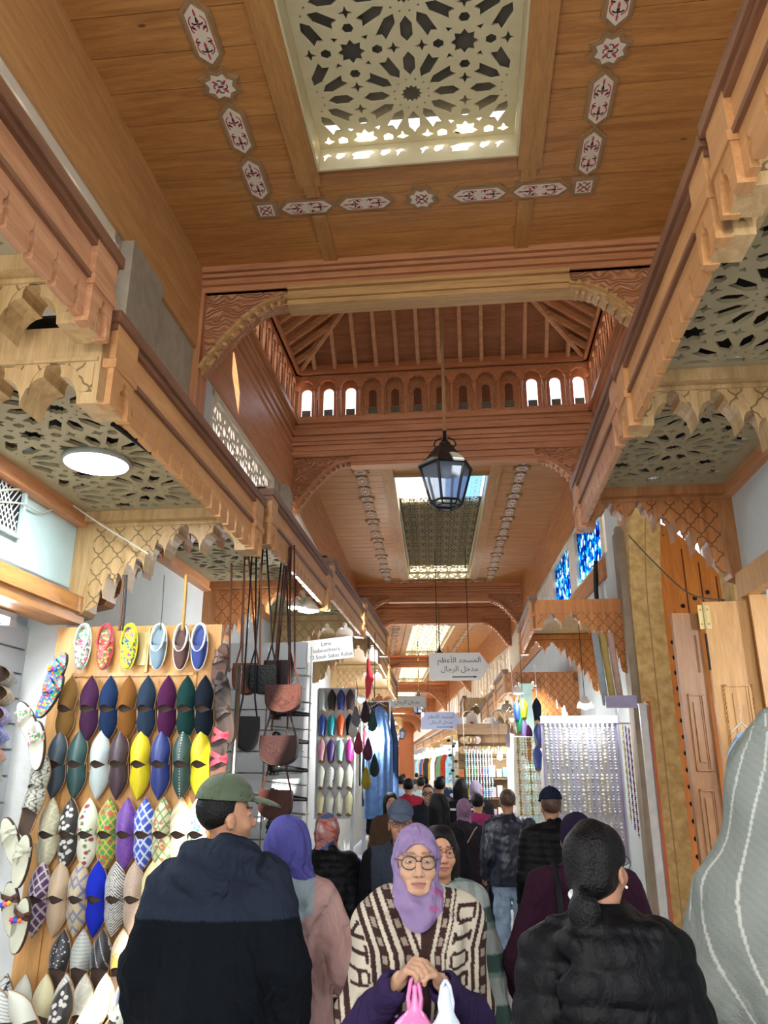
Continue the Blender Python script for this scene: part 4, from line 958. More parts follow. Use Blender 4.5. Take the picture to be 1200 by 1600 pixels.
def hair(p, kind, res=.010, yaw=0.0, seed=1, c=(0, .012, 1.595)):
    ca, sa = math.cos(yaw), math.sin(yaw)
    def Q(x, y, z): return A3(c[0]+x*ca-y*sa, c[1]+x*sa+y*ca, c[2]+z)
    rot = ('Z', math.degrees(yaw)); g = SDF((-.2, -.26, 1.0 if kind == 'long' else 1.3), (.2, .2, 1.80), res)
    if kind == 'short': g.ell(Q(0, -.024, .037), (.079, .094, .090), .01, rot=rot); g.box(Q(0, .09, -.03), (.12, .075, .095), .03, .02, 's', rot); g.zcut(1.545)
    elif kind == 'long':
        g.ell(Q(0, -.015, .035), (.088, .105, .10), .02, rot=rot); g.cone(Q(-.05, -.03, 0), Q(-.066, -.04, -.27), .046, .030, .03); g.cone(Q(.05, -.03, 0), Q(.066, -.04, -.27), .046, .030, .03); g.cone(Q(0, -.07, 0), Q(0, -.10, -.30), .060, .035, .04)
        g.ell(Q(0, .085, -.045), (.066, .085, .125), .02, 's', rot=rot); g.warp(folds(.004, 80, seed, .1))
    elif kind == 'pony':
        g.ell(Q(0, -.018, .038), (.085, .106, .098), .02, rot=rot); g.ell(Q(0, -.05, -.03), (.072, .072, .06), .03, rot=rot); g.ell(Q(0, .10, -.055), (.075, .098, .125), .02, 's', rot=rot)
        for s in (-1, 1): g.ell(Q(s*.083, .004, -.018), (.016, .026, .036), .008, 's', rot=rot)
        a = Q(0, -.116, -.055); g.cone(a, a+A3(0, -.03, -.04), .022, .040, .02); g.cone(a+A3(0, -.03, -.04), a+A3(.0, -.015, -.15), .046, .040, .02); g.cone(a+A3(.03, -.02, -.10), a+A3(.04, -.01, -.17), .025, .012, .02); g.warp(folds(.0035, 90, seed, .25))
    return g.mesh('hair', 1)
def hijab(style=0, res=.009, col='6a6ab8', seed=2, yaw=0.0, drape=.0, colour=None, front=True, c=(0, .012, 1.595), bulk=1.0):
    ca, sa = math.cos(yaw), math.sin(yaw)
    def Q(x, y, z): return A3(c[0]+x*ca-y*sa, c[1]+x*sa+y*ca, c[2]+z)
    rot = ('Z', math.degrees(yaw)); g = SDF((-.24, -.26, 1.22), (.24, .24, 1.76), res)
    g.ell(Q(0, -.022, .028-.01*(bulk-1)*10), (.083*bulk, .110*bulk, .102*bulk), .02, rot=rot); g.cone(Q(0, -.012, -.03), Q(0, .0, -.13), .080*bulk, .074*bulk, .03); g.ell(Q(0, -.015, -.17), (.115+drape, .098, .07), .05)
    if drape: g.cone(Q(0, .03, -.14), Q(0, .07, -.26), .09, .07, .05, fl=(1, 1.3, 1))
    g.warp(folds(.0035, 55, seed, .6)); g.warp(lambda x, y, z: .0035*np.sin((z+.8*y+.3*x)*95), (-.2, -.2, 1.25), (.2, .2, 1.56))
    if front: g.ell(Q(0, .112, -.018), (.062, .100, .090), .010, 's', rot=rot); g.ell(Q(0, .0, 0), (.070, .092, .10), .005, 's', rot=rot)
    cc = np.array(srgb(col)); return g.mesh('hijab', 1, colour or (lambda V: np.tile(cc, (len(V), 1))))
def ballcap(par, m, mb_col=None, yaw=0.0, fwd=1, c=(0, .012, 1.595), badge=False):
    g = SDF((-.14, -.16, -.03), (.14, .16, .16), .007); g.ell((0, -.012, .025), (.090, .112, .098), .01); g.ell((0, -.012, .02), (.082, .104, .090), .003, 's'); g.zcut(.022)
    if fwd < 0: pass
    o = link('cap', g.mesh('cap', 1), m, par, T(*c, rz=math.degrees(yaw))@T(0, 0, .035, rx=-4))
    v = SDF((-.12, -.02, -.05), (.12, .24, .07), .006); v.ell((0, .085, .018), (.080, .115, .030), .005); v.ell((0, .085, .006), (.090, .125, .030), .004, 's'); v.warp(lambda x, y, z: 0*x+np.maximum(0, .065-y)*.6)
    link('brim', v.mesh('brim', 1), m, o, T(0, .012, .008, rx=-6)); b = MB(); b.ball((0, -.012, .124), (.010, .010, .005), 8); b.build('button', m, o, None, True)
    s = MB(); 
    for k in range(6):
        a = PI*k/6*2+PI/6; s.tube([(.0905*math.cos(a)*math.cos(t), -.012+.1125*math.sin(a)*math.cos(t), .025+.0985*math.sin(t)) for t in [PI/2*q/6 for q in range(7)]], .0012, 4)
    s.build('seam', m, o); return o
def glasses(par, Q, yaw, m, w=.024, h=.019, r=.0018):
    o = MB()
    for s in (-1, 1):
        o.tube([tuple(Q(s*.033+w*math.cos(a)*(1), .100-.004*abs(math.cos(a)), .008+h*math.sin(a))) for a in [2*PI*k/20 for k in range(21)]], r, 6, cap=False)
        o.tube([tuple(Q(s*.056, .098, .016)), tuple(Q(s*.078, .06, .016)), tuple(Q(s*.083, -.01, .01))], r, 6)
    o.tube([tuple(Q(-.009, .101, .012)), tuple(Q(0, .104, .015)), tuple(Q(.009, .101, .012))], r, 6); f = o.build('glasses', m, par, None, True)
    g = MB()
    for s in (-1, 1): g.add([tuple(Q(s*.033+w*.98*math.cos(a), .0995-.004*abs(math.cos(a)), .008+h*.98*math.sin(a))) for a in [2*PI*k/20 for k in range(20)]], [tuple(range(20))])
    g.build('lens', glass('clear_lens', 'f0f4f4', .05, .04), f)
def person(x, y, deg, H, label, group=None, z=0.0):
    """deg: 0 looks up the street (+y), 180 looks at the camera"""
    t = thing('person', Matrix.Translation((x, y, z)) @ Matrix.Rotation(R(deg), 4, 'Z') @ Matrix.Scale(H/1.70, 4), label, 'person', group); return t
def put(par, name, me, m, **k): return link(name, me, m, par, None, **k)
def cl(name, col, rough=.85, sheen=.0, noise=.10, bump=.3, bscale=300, nscale=14): return mat(name, col, rough, 0, noise, nscale, bump, bscale, .2, sheen, wrinkle=.5)
# ================================================================== THE SHOPS
M_slat = mat('white_slat', 'b9bec4', .45, noise=.04); M_steel = mat('brushed_steel', 'a8abae', .3, 1.0); M_wire = mat('grey_cable', 'b8b4a8', .6)
W_door = wood('shutter_pine', 'c9985c', 'a5753e', 'z'); W_doord = wood('shutter_brown', '9c6e46', '7a5232', 'z'); W_gate = wood('gate_orange', 'e08a34', 'c87020', 'z', knots=False)
# ---- setting pieces near the camera
mb = MB(); hole = [(5.35, -.1)]+[(5.35, 3.2)]
c0, r0 = (5.35+8.2)/2, (8.2-5.35)/2
hole = [(8.2, -.2), (8.2, 3.15)]+[(c0+(r0+.05*math.sin(a)**.5*0)*math.cos(a)*1.0, 3.15+1.62*math.sin(a)) for a in [PI*k/24 for k in range(1, 24)]]+[(5.35, 3.15), (5.35, -.2)]
def stone_mat():
    m, n, l, b = newmat('gold_stone_blocks'); tc = n.new('ShaderNodeTexCoord'); sp = n.new('ShaderNodeSeparateXYZ'); l.new(tc.outputs['Object'], sp.inputs[0])
    w = n.new('ShaderNodeMath'); w.operation = 'FRACT'; d = n.new('ShaderNodeMath'); d.operation = 'DIVIDE'; d.inputs[1].default_value = .33; l.new(sp.outputs['Z'], d.inputs[0]); l.new(d.outputs[0], w.inputs[0])
    g = n.new('ShaderNodeMath'); g.operation = 'LESS_THAN'; g.inputs[1].default_value = .035; l.new(w.outputs[0], g.inputs[0])
    nz = n.new('ShaderNodeTexNoise'); nz.inputs['Scale'].default_value = 12; nz.inputs['Detail'].default_value = 8; l.new(tc.outputs['Object'], nz.inputs['Vector'])
    r = n.new('ShaderNodeValToRGB'); r.color_ramp.elements[0].position = .3; r.color_ramp.elements[0].color = (*srgb('b08a50'), 1); r.color_ramp.elements[1].position = .7; r.color_ramp.elements[1].color = (*srgb('d8b478'), 1); l.new(nz.outputs['Fac'], r.inputs['Fac'])
    mx = n.new('ShaderNodeMixRGB'); mx.inputs[2].default_value = (*srgb('9a7c50'), 1); l.new(g.outputs[0], mx.inputs[0]); l.new(r.outputs[0], mx.inputs[1]); l.new(mx.outputs[0], b.inputs['Base Color']); b.inputs['Roughness'].default_value = .9
    bp = n.new('ShaderNodeBump'); bp.inputs['Strength'].default_value = .6; bp.inputs['Distance'].default_value = .02; l.new(nz.outputs['Fac'], bp.inputs['Height']); l.new(bp.outputs[0], b.inputs['Normal']); return m
M_gold = stone_mat()
me = cutmesh('arch', [[(5.1, -.2), (8.5, -.2), (8.5, 4.95), (5.1, 4.95)]], [[(y, max(z, -.19)) for y, z in hole]], .32)
link('wall_arch', me, M_gold, None, F1 @ Matrix.Translation((1.90, 0, 0)) @ YZ, kind='structure')
mb = MB(); mb.box((1.66, 8.22, -.2), (1.74, 8.34, 4.2)); mb.box((1.69, 8.36, -.2), (1.74, 8.62, 4.2)); struct('trim', mb, mat('weathered_wood', '8c7c68', .8, noise=.2, nscale=5), F1)
mb = MB(); mb.box((2.7, 8.75, -.2), (4.5, 8.85, 5.0)); mb.box((4.5, 4.9, -.2), (4.6, 8.85, 5)); mb.box((2.08, 4.985, 2.97), (4.6, 5.05, 5.0)); struct('wall_vestibule', mb, M_white, F1)  # last box is an unseen wall added to keep the sun off the arch
mb = MB(); mb.box((2.06, 4.95, 4.96), (4.6, 8.85, 5.05)); struct('ceiling', mb, M_white, F1)
mb = MB(); mb.box((1.70, .6, 2.70), (1.78, 4.94, 2.86)); mb.box((1.70, 4.90, -.05), (1.78, 4.99, 2.70)); mb.box((1.76, 4.80, -.05), (1.82, 4.90, 2.70)); mb.box((1.72, 4.80, -.05), (1.76, 4.82, 2.70)); struct('trim', mb, W_door, F1)
mb = MB(); mb.box((3.6, .3, -.05), (3.7, 4.98, 3.0)); mb.box((1.86, 4.9, -.05), (3.7, 4.98, 3.0)); mb.box((1.8, .3, 2.86), (3.7, 5.0, 2.95)); struct('wall_right_shop', mb, M_white, F1)
mb = MB(); mb.box((-2.42, .6, 2.49), (-2.22, 4.25, 2.62)); mb.box((-2.28, .6, 2.55), (-2.20, 4.25, 2.64)); struct('trim', mb, wood('lintel_pine', 'c28a50', '9a6632', 'y'), F1)
mb = MB()
for k in range(18): mb.box((-2.56, 1.2, .02+k*.137), (-2.53, 4.24, .02+k*.137+.125))
mb.box((-2.60, 1.2, 0), (-2.561, 4.24, 2.6)); struct('wall_left_shop', mb, M_slat, F1)
mb = MB(); mb.box((-3.6, 1.2, 2.64), (-2.3, 4.24, 2.70)); struct('ceiling', mb, M_slat, F1)
# ---- gate leaf and folding shutters
t = thing('gate_leaf', F1 @ T(2.05, 8.4, -.15), 'tall bright orange plank gate with black round studs behind the stone arch', 'gate')
mb = MB(); P = [(0, .02), (.75, .02), (.75, 3.66), (.62, 3.88), (.42, 4.15), (.2, 4.36), (0, 4.46)]; mb.prism(P, .06, XZ); mb.build('leaf', W_gate, t)
mb = MB()
for x in (.13, .30, .46, .62): mb.box((x, -.068, .03), (x+.012, -.06, 4.4-.98*x)); 
mb.build('groove', mat('dark_groove', '6a3010', .8), t)
mb = MB(); mb.box((-.02, -.09, .02), (.15, -.061, 4.25)); mb.build('edge_rail', W_gate, t)
for k in range(19):
    z = .25+k*.158; x = .095
    if z > 3.05: x = .095
    s = MB(); s.lathe([(.001, -.02), (.014, -.018), (.022, -.008), (.024, 0)], 10, T(x, -.09, z, rx=90)@T(0, 0, 0, rx=180) if False else T(x, -.092, z, rx=-90)@T(0,0,0)); s.build('stud', M_iron, t, None, True)
for x, z in ((.06, 3.32), (.14, 3.42), (.25, 3.48), (.38, 3.56), (.52, 3.62)): s = MB(); s.lathe([(.001, -.02), (.014, -.018), (.022, -.008), (.024, 0)], 10, T(x, -.064, z, rx=-90)); s.build('stud', M_iron, t, None, True)
def shutter(x0, x1, y, z0, z1, m, label, rz=0, rope=False, hinge=True):
    w = x1-x0; h = z1-z0; t = thing('shutter_leaf', F1 @ T(x0, y, z0, rz=rz), label, 'wooden shutter')
    mb = MB(); mb.box((0, 0, 0), (w, .035, h)); mb.build('leaf', m, t)
    for a, b in ((.62, .80), (.34, .58), (.06, .30)):
        a, b = a*h, b*h; i = MB()
        for q, o in ((.22*w, .012), (.27*w, .005)): 
            i.box((q, -o, a), (w-q, -o+.012, a+.012)); i.box((q, -o, b-.012), (w-q, -o+.012, b)); i.box((q, -o, a), (q+.012, -o+.012, b)); i.box((w-q-.012, -o, a), (w-q, -o+.012, b))
        i.box((.38*w, -.010, a+.05), (w-.38*w, .0, b-.05)); p = i.build('panel', m, t)
        if rope:
            r = MB()
            for xx in (.20*w, w-.20*w):
                for s in (0, PI): r.tube([(xx+.006*math.cos(q*.9+s), -.006+.006*math.sin(q*.9+s), a+(b-a)*q/60) for q in range(61)], .004, 4)
            r.build('rope_moulding', m, p)
    if hinge:
        i = MB(); i.box((-.035, -.012, h-.17), (-.005, -.001, h-.02)); i.box((.002, -.012, h-.17), (.035, -.001, h-.02)); i.tube([(0, -.016, h-.17), (0, -.016, h-.02)], .008, 8)
        for xx in (-.02, .02):
            for zz in (h-.14, h-.05): i.ball((xx, -.014, zz), .005, 6)
        i.build('hinge', mat('brass_hinge', 'b5a070', .4, .7), t)
        i = MB(); i.tube([(-.01, -.02, h-.20), (-.01, -.02, h-.42)], .007, 8); i.build('bolt', M_iron, t)
    return t
shutter(1.285, 1.455, 4.93, .15, 2.62, W_doord, 'narrow brown folded shutter leaf beside the orange gate', rz=8, hinge=False)
shutter(1.47, 1.735, 4.90, .15, 2.68, W_door, 'yellow pine shutter leaf with rope carved panels at the right shop', rz=-3, rope=True)
# ---- lamps
def area(par, size, W, M, col=(1, 1, 1), shape='DISK', sy=None, spread=None):
    l = bpy.data.lights.new('lamp_light', 'AREA'); l.energy = W; l.size = size; l.shape = shape; l.color = col
    if sy: l.shape = 'RECTANGLE'; l.size_y = sy
    o = bpy.data.objects.new('lamp_light', l); C.objects.link(o); o.parent = par; o.matrix_local = M; return o
def point(par, W, M, col=(1, .97, .9), r=.04):
    l = bpy.data.lights.new('lamp_light', 'POINT'); l.energy = W; l.shadow_soft_size = r; l.color = col
    o = bpy.data.objects.new('lamp_light', l); C.objects.link(o); o.parent = par; o.matrix_local = M; return o
G_white = glow('lamp_white', 'f4f8ff', 14); G_warm = glow('lamp_warm', 'fff0d8', 14)
t = thing('ceiling_lamp', F1 @ T(-1.79, 3.36, 3.125), 'round white ceiling lamp glowing under the left pierced soffit', 'lamp')
mb = MB(); mb.lathe([(.158, .0), (.165, .006), (.165, .028), (.15, .033)], 32); mb.build('housing', mat('lamp_rim', '8c9088', .5), t, None, True); mb = MB(); mb.lathe([(.001, -.010), (.12, -.008), (.150, -.002), (.154, .002)], 32); mb.build('diffuser', G_white, t, None, True)
area(t, .3, 10, T(0, 0, -.03), (.93, 1, .97))
t = thing('light_tube', F1 @ T(-2.42, 3.2, 2.44), 'fluorescent tube under the lintel of the left slipper shop', 'lamp'); mb = MB(); mb.tube([(0, -.6, 0), (0, .6, 0)], .014, 10); mb.build('tube', G_white, t); mb = MB(); mb.box((-.025, -.64, .015), (.025, .66, .045)); mb.box((-.025, .60, -.025), (.025, .66, .02)); mb.build('fitting', M_slat, t)
area(t, .1, 10, T(.03, 0, -.03, ry=-35), (.9, .96, 1), sy=1.2)
t = thing('rod', F1 @ T(-1.50, 3.0, 3.14), 'black rod hung under the left pierced soffit beside the round lamp', 'rod'); mb = MB(); mb.tube([(-.02, -.05, 0), (.09, .78, 0)], .012, 8); mb.build('bar', M_iron, t); mb = MB(); mb.tube([(0, .05, 0), (0, .05, .02)], .006, 6); mb.build('hanger', M_iron, t)
def bell(F, x, y, z, label, W=8, on=True, group=None, s=1.0, drop=.25):
    t = thing('bell_lamp', F @ T(x, y, z), label, 'lamp', group)
    mb = MB(); mb.lathe([(.09*s, -.05*s), (.085*s, -.02*s), (.06*s, .02*s), (.035*s, .04*s), (.03*s, .07*s), (.001, .075*s)], 20, cap=False); mb.build('shade', mat('enamel_shade', 'd4d4cc', .35), t, None, True)
    mb = MB(); mb.ball((0, 0, -.035*s), (.05*s, .05*s, .035*s), 12); mb.build('bulb', G_white if on else M_slat, t, None, True)
    mb = MB(); mb.tube([(0, 0, .07*s), (0, 0, drop)], .004, 6); mb.build('cord', M_iron, t)
    if on: point(t, W, T(0, 0, -.10*s), (.95, .98, 1))
    return t
bell(F1, -1.33, 6.38, 3.02, 'lit bell lamp under the left canopy beside a smaller one', 14)
bell(F1, -1.43, 6.30, 3.02, 'smaller lit bell lamp left of the bigger one under the canopy', 5, s=.7)
def bulb(F, x, y, z, label, W=8, r=.045, drop=.5, col=(.95, 1, .97), m=None):
    t = thing('bulb', F @ T(x, y, z), label, 'light bulb'); mb = MB(); mb.ball((0, 0, 0), (r, r, r*1.1), 16); mb.build('glass', m or G_white, t, None, True)
    mb = MB(); mb.lathe([(r*.45, r*.9), (r*.45, r*1.8), (r*.2, r*2)], 10); mb.build('socket', M_slat, t); mb = MB(); mb.tube([(0, 0, r*2), (0, 0, drop)], .004, 6); mb.build('cord', M_iron, t)
    point(t, W, T(0, 0, -r*1.6), col); return t
bell(F1, -1.5, -1.6, 3.0, 'unseen bell shaped fill lamp added at the left behind the camera', 38, drop=.5); bell(F1, 1.3, -1.2, 3.0, 'unseen bell shaped fill lamp added at the right behind the camera', 60, drop=.5); bell(F1, 2.6, 3.2, 2.5, 'unseen bell shaped fill lamp added inside the right hand shop', 40, drop=.4)  # unseen lamps added as warm fill for the ceiling and the crowd
bulb(F1, .743, 11, 2.03, 'large glowing bulb in front of the pale green pillar', 12, .075, 1.3)
bulb(F2, 1.0, 5, 1.89, 'glowing bulb at the edge of the plates stall', 18, .05, 1.3)
bulb(F1, -1.14, 9.6, 2.12, 'glowing bulb in front of the blue robes', 18, .05, 1.2); bulb(F1, -1.25, 9.9, 2.16, 'dimmer bulb left of the glowing one by the blue robes', 10, .04, 1.2)
bell(F1, .66, 10.6, 2.68, 'small lit lamp below the grey right canopy', 10, s=.8); bell(F1, 1.28, 8.9, 2.38, 'white cone lamp over the pearl necklaces', 5, on=True, drop=.9)
# ---- wall grille and cables by the round lamp
t = thing('wall_grille', F1 @ T(-2.29, 3.3, 2.84), 'white diamond mesh grille in the pale blue wall at the left edge', 'grille')
mb = MB(); 
for i in range(-4, 9):
    for s in (1, -1):
        pts = [(0, .035*i+s*.0, 0), (0, .035*i+s*.20, .28)]; a, b = Vector(pts[0]), Vector(pts[1])
        def clipseg(a, b):
            t0, t1 = 0, 1
            for q in range(1):
                d = b[1]-a[1]
                for lim, sg in ((0, 1), (.26, -1)):
                    if abs(d) > 1e-9:
                        tt_ = (lim-a[1])/d
                        if (sg == 1) == (d > 0): t0 = max(t0, tt_)
                        else: t1 = min(t1, tt_)
            return t0, t1
        t0, t1 = clipseg(a, b)
        if t1 > t0+.03: mb.tube([tuple(a.lerp(b, t0)), tuple(a.lerp(b, t1))], .004, 4)
mb.build('mesh', mat('white_grille', 'c4ccca', .5), t, T(0, 0, 0)); mb = MB()
for a, b in (((0, -.01, -.02), (.02, .28, 0)), ((0, -.01, .28), (.02, .28, .30)), ((0, -.03, -.02), (.02, -.01, .30)), ((0, .27, -.02), (.02, .29, .30))): mb.box(a, b)
mb.build('frame', M_blue, t); mb = MB(); mb.box((-.004, -.01, 0), (-.002, .27, .28)); mb.build('opening_shade_sheet', M_iron, t)  # black sheet behind the mesh stands in for the shade of an opening
def cable(F, pts, r, m, label, name='cable'):
    P = []; n = len(pts)
    for i in range(n-1):
        p0, p1, p2, p3 = [Vector(pts[max(0, min(n-1, i+k))]) for k in (-1, 0, 1, 2)]
        for k in range(6): u = k/6; P.append(.5*((2*p1)+(-p0+p2)*u+(2*p0-5*p1+4*p2-p3)*u*u+(-p0+3*p1-3*p2+p3)*u**3))
    P.append(Vector(pts[-1])); o = P[0]; mb = MB(); mb.tube([tuple(q-o) for q in P], r, 6)
    return mb.build(name, m, None, F @ Matrix.Translation(o), True, label=label, cat='cable')
cable(F1, [(-2.28, 3.3, 2.98), (-2.27, 3.6, 3.10), (-2.27, 3.92, 3.16), (-2.1, 4.06, 3.05), (-1.79, 4.07, 2.86)], .006, M_wire, 'pale cable running from the grille across the lattice bracket')
cable(F1, [(-2.28, 3.3, 2.93), (-2.26, 3.55, 3.0), (-2.27, 3.75, 3.02), (-2.27, 3.93, 3.13)], .005, M_wire, 'second cable sagging below the first on the pale blue wall')
cable(F1, [(1.70, 5.2, 2.75), (1.68, 5.9, 2.95), (1.70, 6.9, 3.45), (1.72, 7.9, 4.0)], .006, mat('dark_cable', '4a4640', .6), 'dark cable hanging across the orange gate')
cable(F2, [(2.0, .3, 4.3), (1.98, .35, 3.9), (2.0, .4, 3.6)], .03, M_iron, 'thick black cable bundle beside the blue stained glass')
# ---- babouches
def outline(t):
    t = np.clip(t, 0, 1); return np.where(t < .15, .038*np.sqrt(np.clip(1-(1-t/.15)**2, 0, 1)), np.where(t < .62, .038+.015*((t-.15)/.47), .053*(1-np.clip((t-.62)/.38, 0, 1)**1.9)))
SL = .30
def upper_mesh(f, n=64, m=33, t0=.42):
    ts = np.linspace(0, 1, n); ss = np.linspace(-1, 1, m); V = []
    for i, a in enumerate(ts):
        for s in ss:
            te = t0+.055*(1-s*s)*1.0-.03*abs(s); t = te+(1-te)*(a**.92); q = (t-t0)/(1-t0)
            w = float(outline(t)); h = .044*(1-max(q, 0)**1.5)*.9+.010; c = math.sqrt(max(0, 1-abs(s)**2.6))
            V.append((w*s, t*SL, .008+h*c*(.55+.45*(1-abs(s)**2)) + .0015))
    V = np.array(V); F_ = [(i*m+j, i*m+j+1, (i+1)*m+j+1, (i+1)*m+j) for i in range(n-1) for j in range(m-1)]
    me = bpy.data.meshes.new('upper'); me.from_pydata(V.tolist(), [], F_); me.polygons.foreach_set('use_smooth', [True]*len(F_)); dye(me, f(V[:, 0], V[:, 1])); me.update(); return me
ts = np.concatenate([np.linspace(0, 1, 24)]); OUT = [(float(outline(t)), float(t*SL)) for t in ts]+[(-float(outline(t)), float(t*SL)) for t in ts[::-1][1:-1]]
mb = MB(); mb.prism([(x*1.04, y*1.01-.001) for x, y in OUT], .009); SOLE = mb.mesh('sole')
INS = [(x*.9, y) for x, y in OUT if y < SL*.6]; INS = sorted([p for p in INS if p[0] > 0], key=lambda p: p[1])+sorted([p for p in INS if p[0] <= 0], key=lambda p: -p[1]); mb = MB(); mb.prism(INS, .004, None, .009); INSOLE = mb.mesh('insole')
M_leather = attrmat('dyed_leather', .42, bump=.12, bscale=500, spec=.5, gain=.75); M_suede = attrmat('dyed_suede', .9, .0, bump=.3, bscale=600, spec=.15, gain=.6); M_satin = attrmat('embroidered_satin', .35, .2, bump=.35, bscale=420, spec=.6, gain=.85)
M_sol = mat('tan_sole', '9a7a58', .7); M_ins = mat('dark_insole', '4a3a30', .8)
def plain(c): return lambda x, y: np.tile(np.array(srgb(c)), (len(x), 1))
def mixp(c1, c2, f, c3=None, g=None):
    def h(x, y):
        r = np.tile(np.array(srgb(c1)), (len(x), 1)); r[f(x, y)] = srgb(c2)
        if c3: r[g(x, y)] = srgb(c3)
        return r
    return h
chev = lambda p=.022, d=.5, k=1.1: (lambda x, y: ((y+np.abs(x)*k)/p % 1) < d)
geo = lambda p=.05: (lambda x, y: (np.abs(((y-np.abs(x)*1.3)/p % 1)-.5) < .13) | (np.abs(((y+np.abs(x)*1.6)/(p*1.3) % 1)-.5) < .09))
def spots(n, r, seed): 
    q = np.random.default_rng(seed); c = np.stack([q.uniform(-.036, .036, n), q.uniform(.11, .26, n)], 1)
    return lambda x, y: (np.min((x[:, None]-c[None, :, 0])**2+(y[:, None]-c[None, :, 1])**2, 1) < r*r)
swirl = lambda s=170, a=0: (lambda x, y: np.abs(np.sin(x*s+2.2*np.sin(y*s*.6+a))+np.sin(y*s*.8-x*40)) < .32)
PAT = {}
def upm(k, full=False):
    if (k, full) not in PAT:
        f, m = PATS[k]; me = upper_mesh(f, 24, 15, .10) if full else upper_mesh(f); me.materials.append(m); PAT[(k, full)] = me
    return PAT[(k, full)]
PATS = {
 'ochre': (plain('8a6636'), M_suede), 'purple': (plain('4a2748'), M_suede), 'blue': (plain('1e3358'), M_suede), 'brown': (plain('8a5a28'), M_suede), 'slate': (plain('2c3c50'), M_suede), 'plum': (plain('4e1c46'), M_suede), 'green': (plain('143c3a'), M_suede), 'ink': (plain('141e2c'), M_suede),
 'slatelea': (plain('35434e'), M_leather), 'greenlea': (plain('274846'), M_leather), 'whitelea': (plain('b8c4c2'), M_leather), 'brownlea': (plain('3e2c36'), M_leather), 'yellowlea': (plain('d6c413'), M_leather), 'navylea': (plain('26367a'), M_leather), 'greendots': (mixp('2c4a44', 'e8e8e0', lambda x, y: (np.abs(x) < .0025) & ((y/.014 % 1) < .4)), M_leather), 'yellow2': (plain('cfc01c'), M_leather),
 'sage': (mixp('b6b292', 'd0ccb2', swirl(150)), M_satin), 'blackflor': (mixp('17171b', 'c8c4bc', spots(16, .009, 3)), M_satin), 'whitered': (mixp('cfd0bc', '8c1f3c', spots(7, .010, 5), '5a7a3c', spots(9, .006, 8)), M_satin), 'multi': (mixp('3c8a3c', 'c8a838', geo(.04), 'b04a3c', spots(12, .009, 9)), M_satin), 'violet': (mixp('5a2a86', '6e3a9a', swirl(130)), M_satin), 'bluegeo': (mixp('2446b0', 'c4d0e0', geo(.055)), M_satin), 'multi2': (mixp('c9bc9a', '5a8a4a', geo(.05), 'b0583a', spots(9, .008, 12)), M_satin), 'goldchev': (mixp('a89878', 'c8bca0', chev(.05, .4)), M_satin), 'whitegreen': (mixp('d6d6cc', '1f8a5a', spots(10, .010, 14), 'd0407a', spots(6, .009, 15)), M_satin),
 'purgeo': (mixp('4a2452', 'c4b8c0', geo(.05)), M_satin), 'gold': (plain('ab9478'), M_satin), 'goldgeo': (mixp('b0a080', '6a7088', geo(.07)), M_satin), 'royal': (plain('1b2fc0'), M_suede), 'blackchev': (mixp('1a1a1e', 'd0d0c8', chev(.0125, .5)), M_satin), 'rosechev': (mixp('b8a290', '8c7464', chev(.0125, .4)), M_satin), 'paleyel': (plain('c4bc84'), M_satin), 'bw': (mixp('d8d8d4', '1c1c20', swirl(140)), M_satin),
 'jewel': (mixp('17171c', 'd8d8d8', spots(30, .0028, 21)), M_satin), 'silver': (mixp('a4aaa4', '7c847e', lambda x, y: (y/.016 % 1) < .2), M_satin), 'blackswirl': (mixp('16181e', 'c8ccd0', lambda x, y: (np.abs(np.sin(x*90+y*38)) < .10)), M_satin), 'yelgold': (mixp('c0963c', 'cfc2a0', lambda x, y: (y > .17) & swirl(120)(x, y) | (y > .2)), M_satin),
 'whiteswirl': (mixp('c8c8b8', 'dcdccc', swirl(120)), M_satin), 'whiteplain': (plain('c4c6b8'), M_satin), 'cream': (plain('c6bf96'), M_satin), 'whitechev': (mixp('cfd2cc', '83868a', chev(.016, .3)), M_satin), 'whiteflor': (mixp('cdd0c0', '7c1c34', spots(4, .010, 31), '2c5a44', spots(8, .007, 33)), M_satin), 'navy': (mixp('1c2c44', '2a3c58', swirl(160)), M_satin),
 'greyjewel': (mixp('8e8a88', 'e4e0d8', spots(22, .0035, 41)), M_satin), 'goldjewel': (mixp('94783c', 'e4e0d8', spots(22, .0035, 42)), M_satin), 'lilacjewel': (mixp('7a68ac', 'e4e0d8', spots(22, .0035, 43)), M_satin), 'bluejewel': (mixp('1c3cb4', 'e4e0d8', spots(22, .0035, 44)), M_satin), 'orangejewel': (mixp('c06438', 'e4e0d8', spots(22, .0035, 45)), M_satin), 'whitejewel': (mixp('b4b4a8', 'e4e0d8', spots(22, .0035, 46)), M_satin), 'navyjewel': (mixp('1a2860', 'e4e0d8', spots(22, .0035, 47)), M_satin), 'skyblue': (mixp('5a7cac', 'e4e0d8', spots(10, .004, 48)), M_satin),
 'leopard': (mixp('a8a898', '28282a', swirl(190, 1)), M_satin), 'black': (plain('0a0a0c'), M_leather), 'red': (plain('a02830'), M_leather), 'teal': (plain('1f9aa8'), M_leather), 'orange': (plain('d0552a'), M_leather), 'pink': (plain('c48a94'), M_leather), 'mint': (plain('94b8ac'), M_leather), 'magenta': (plain('b01c84'), M_leather), 'deepviolet': (plain('38186a'), M_leather), 'lime': (plain('c8dc10'), M_leather), 'lilac': (plain('a088c8'), M_leather), 'emerald': (plain('0f8a5c'), M_leather), 'bluebright': (plain('2a4ca0'), M_leather)}
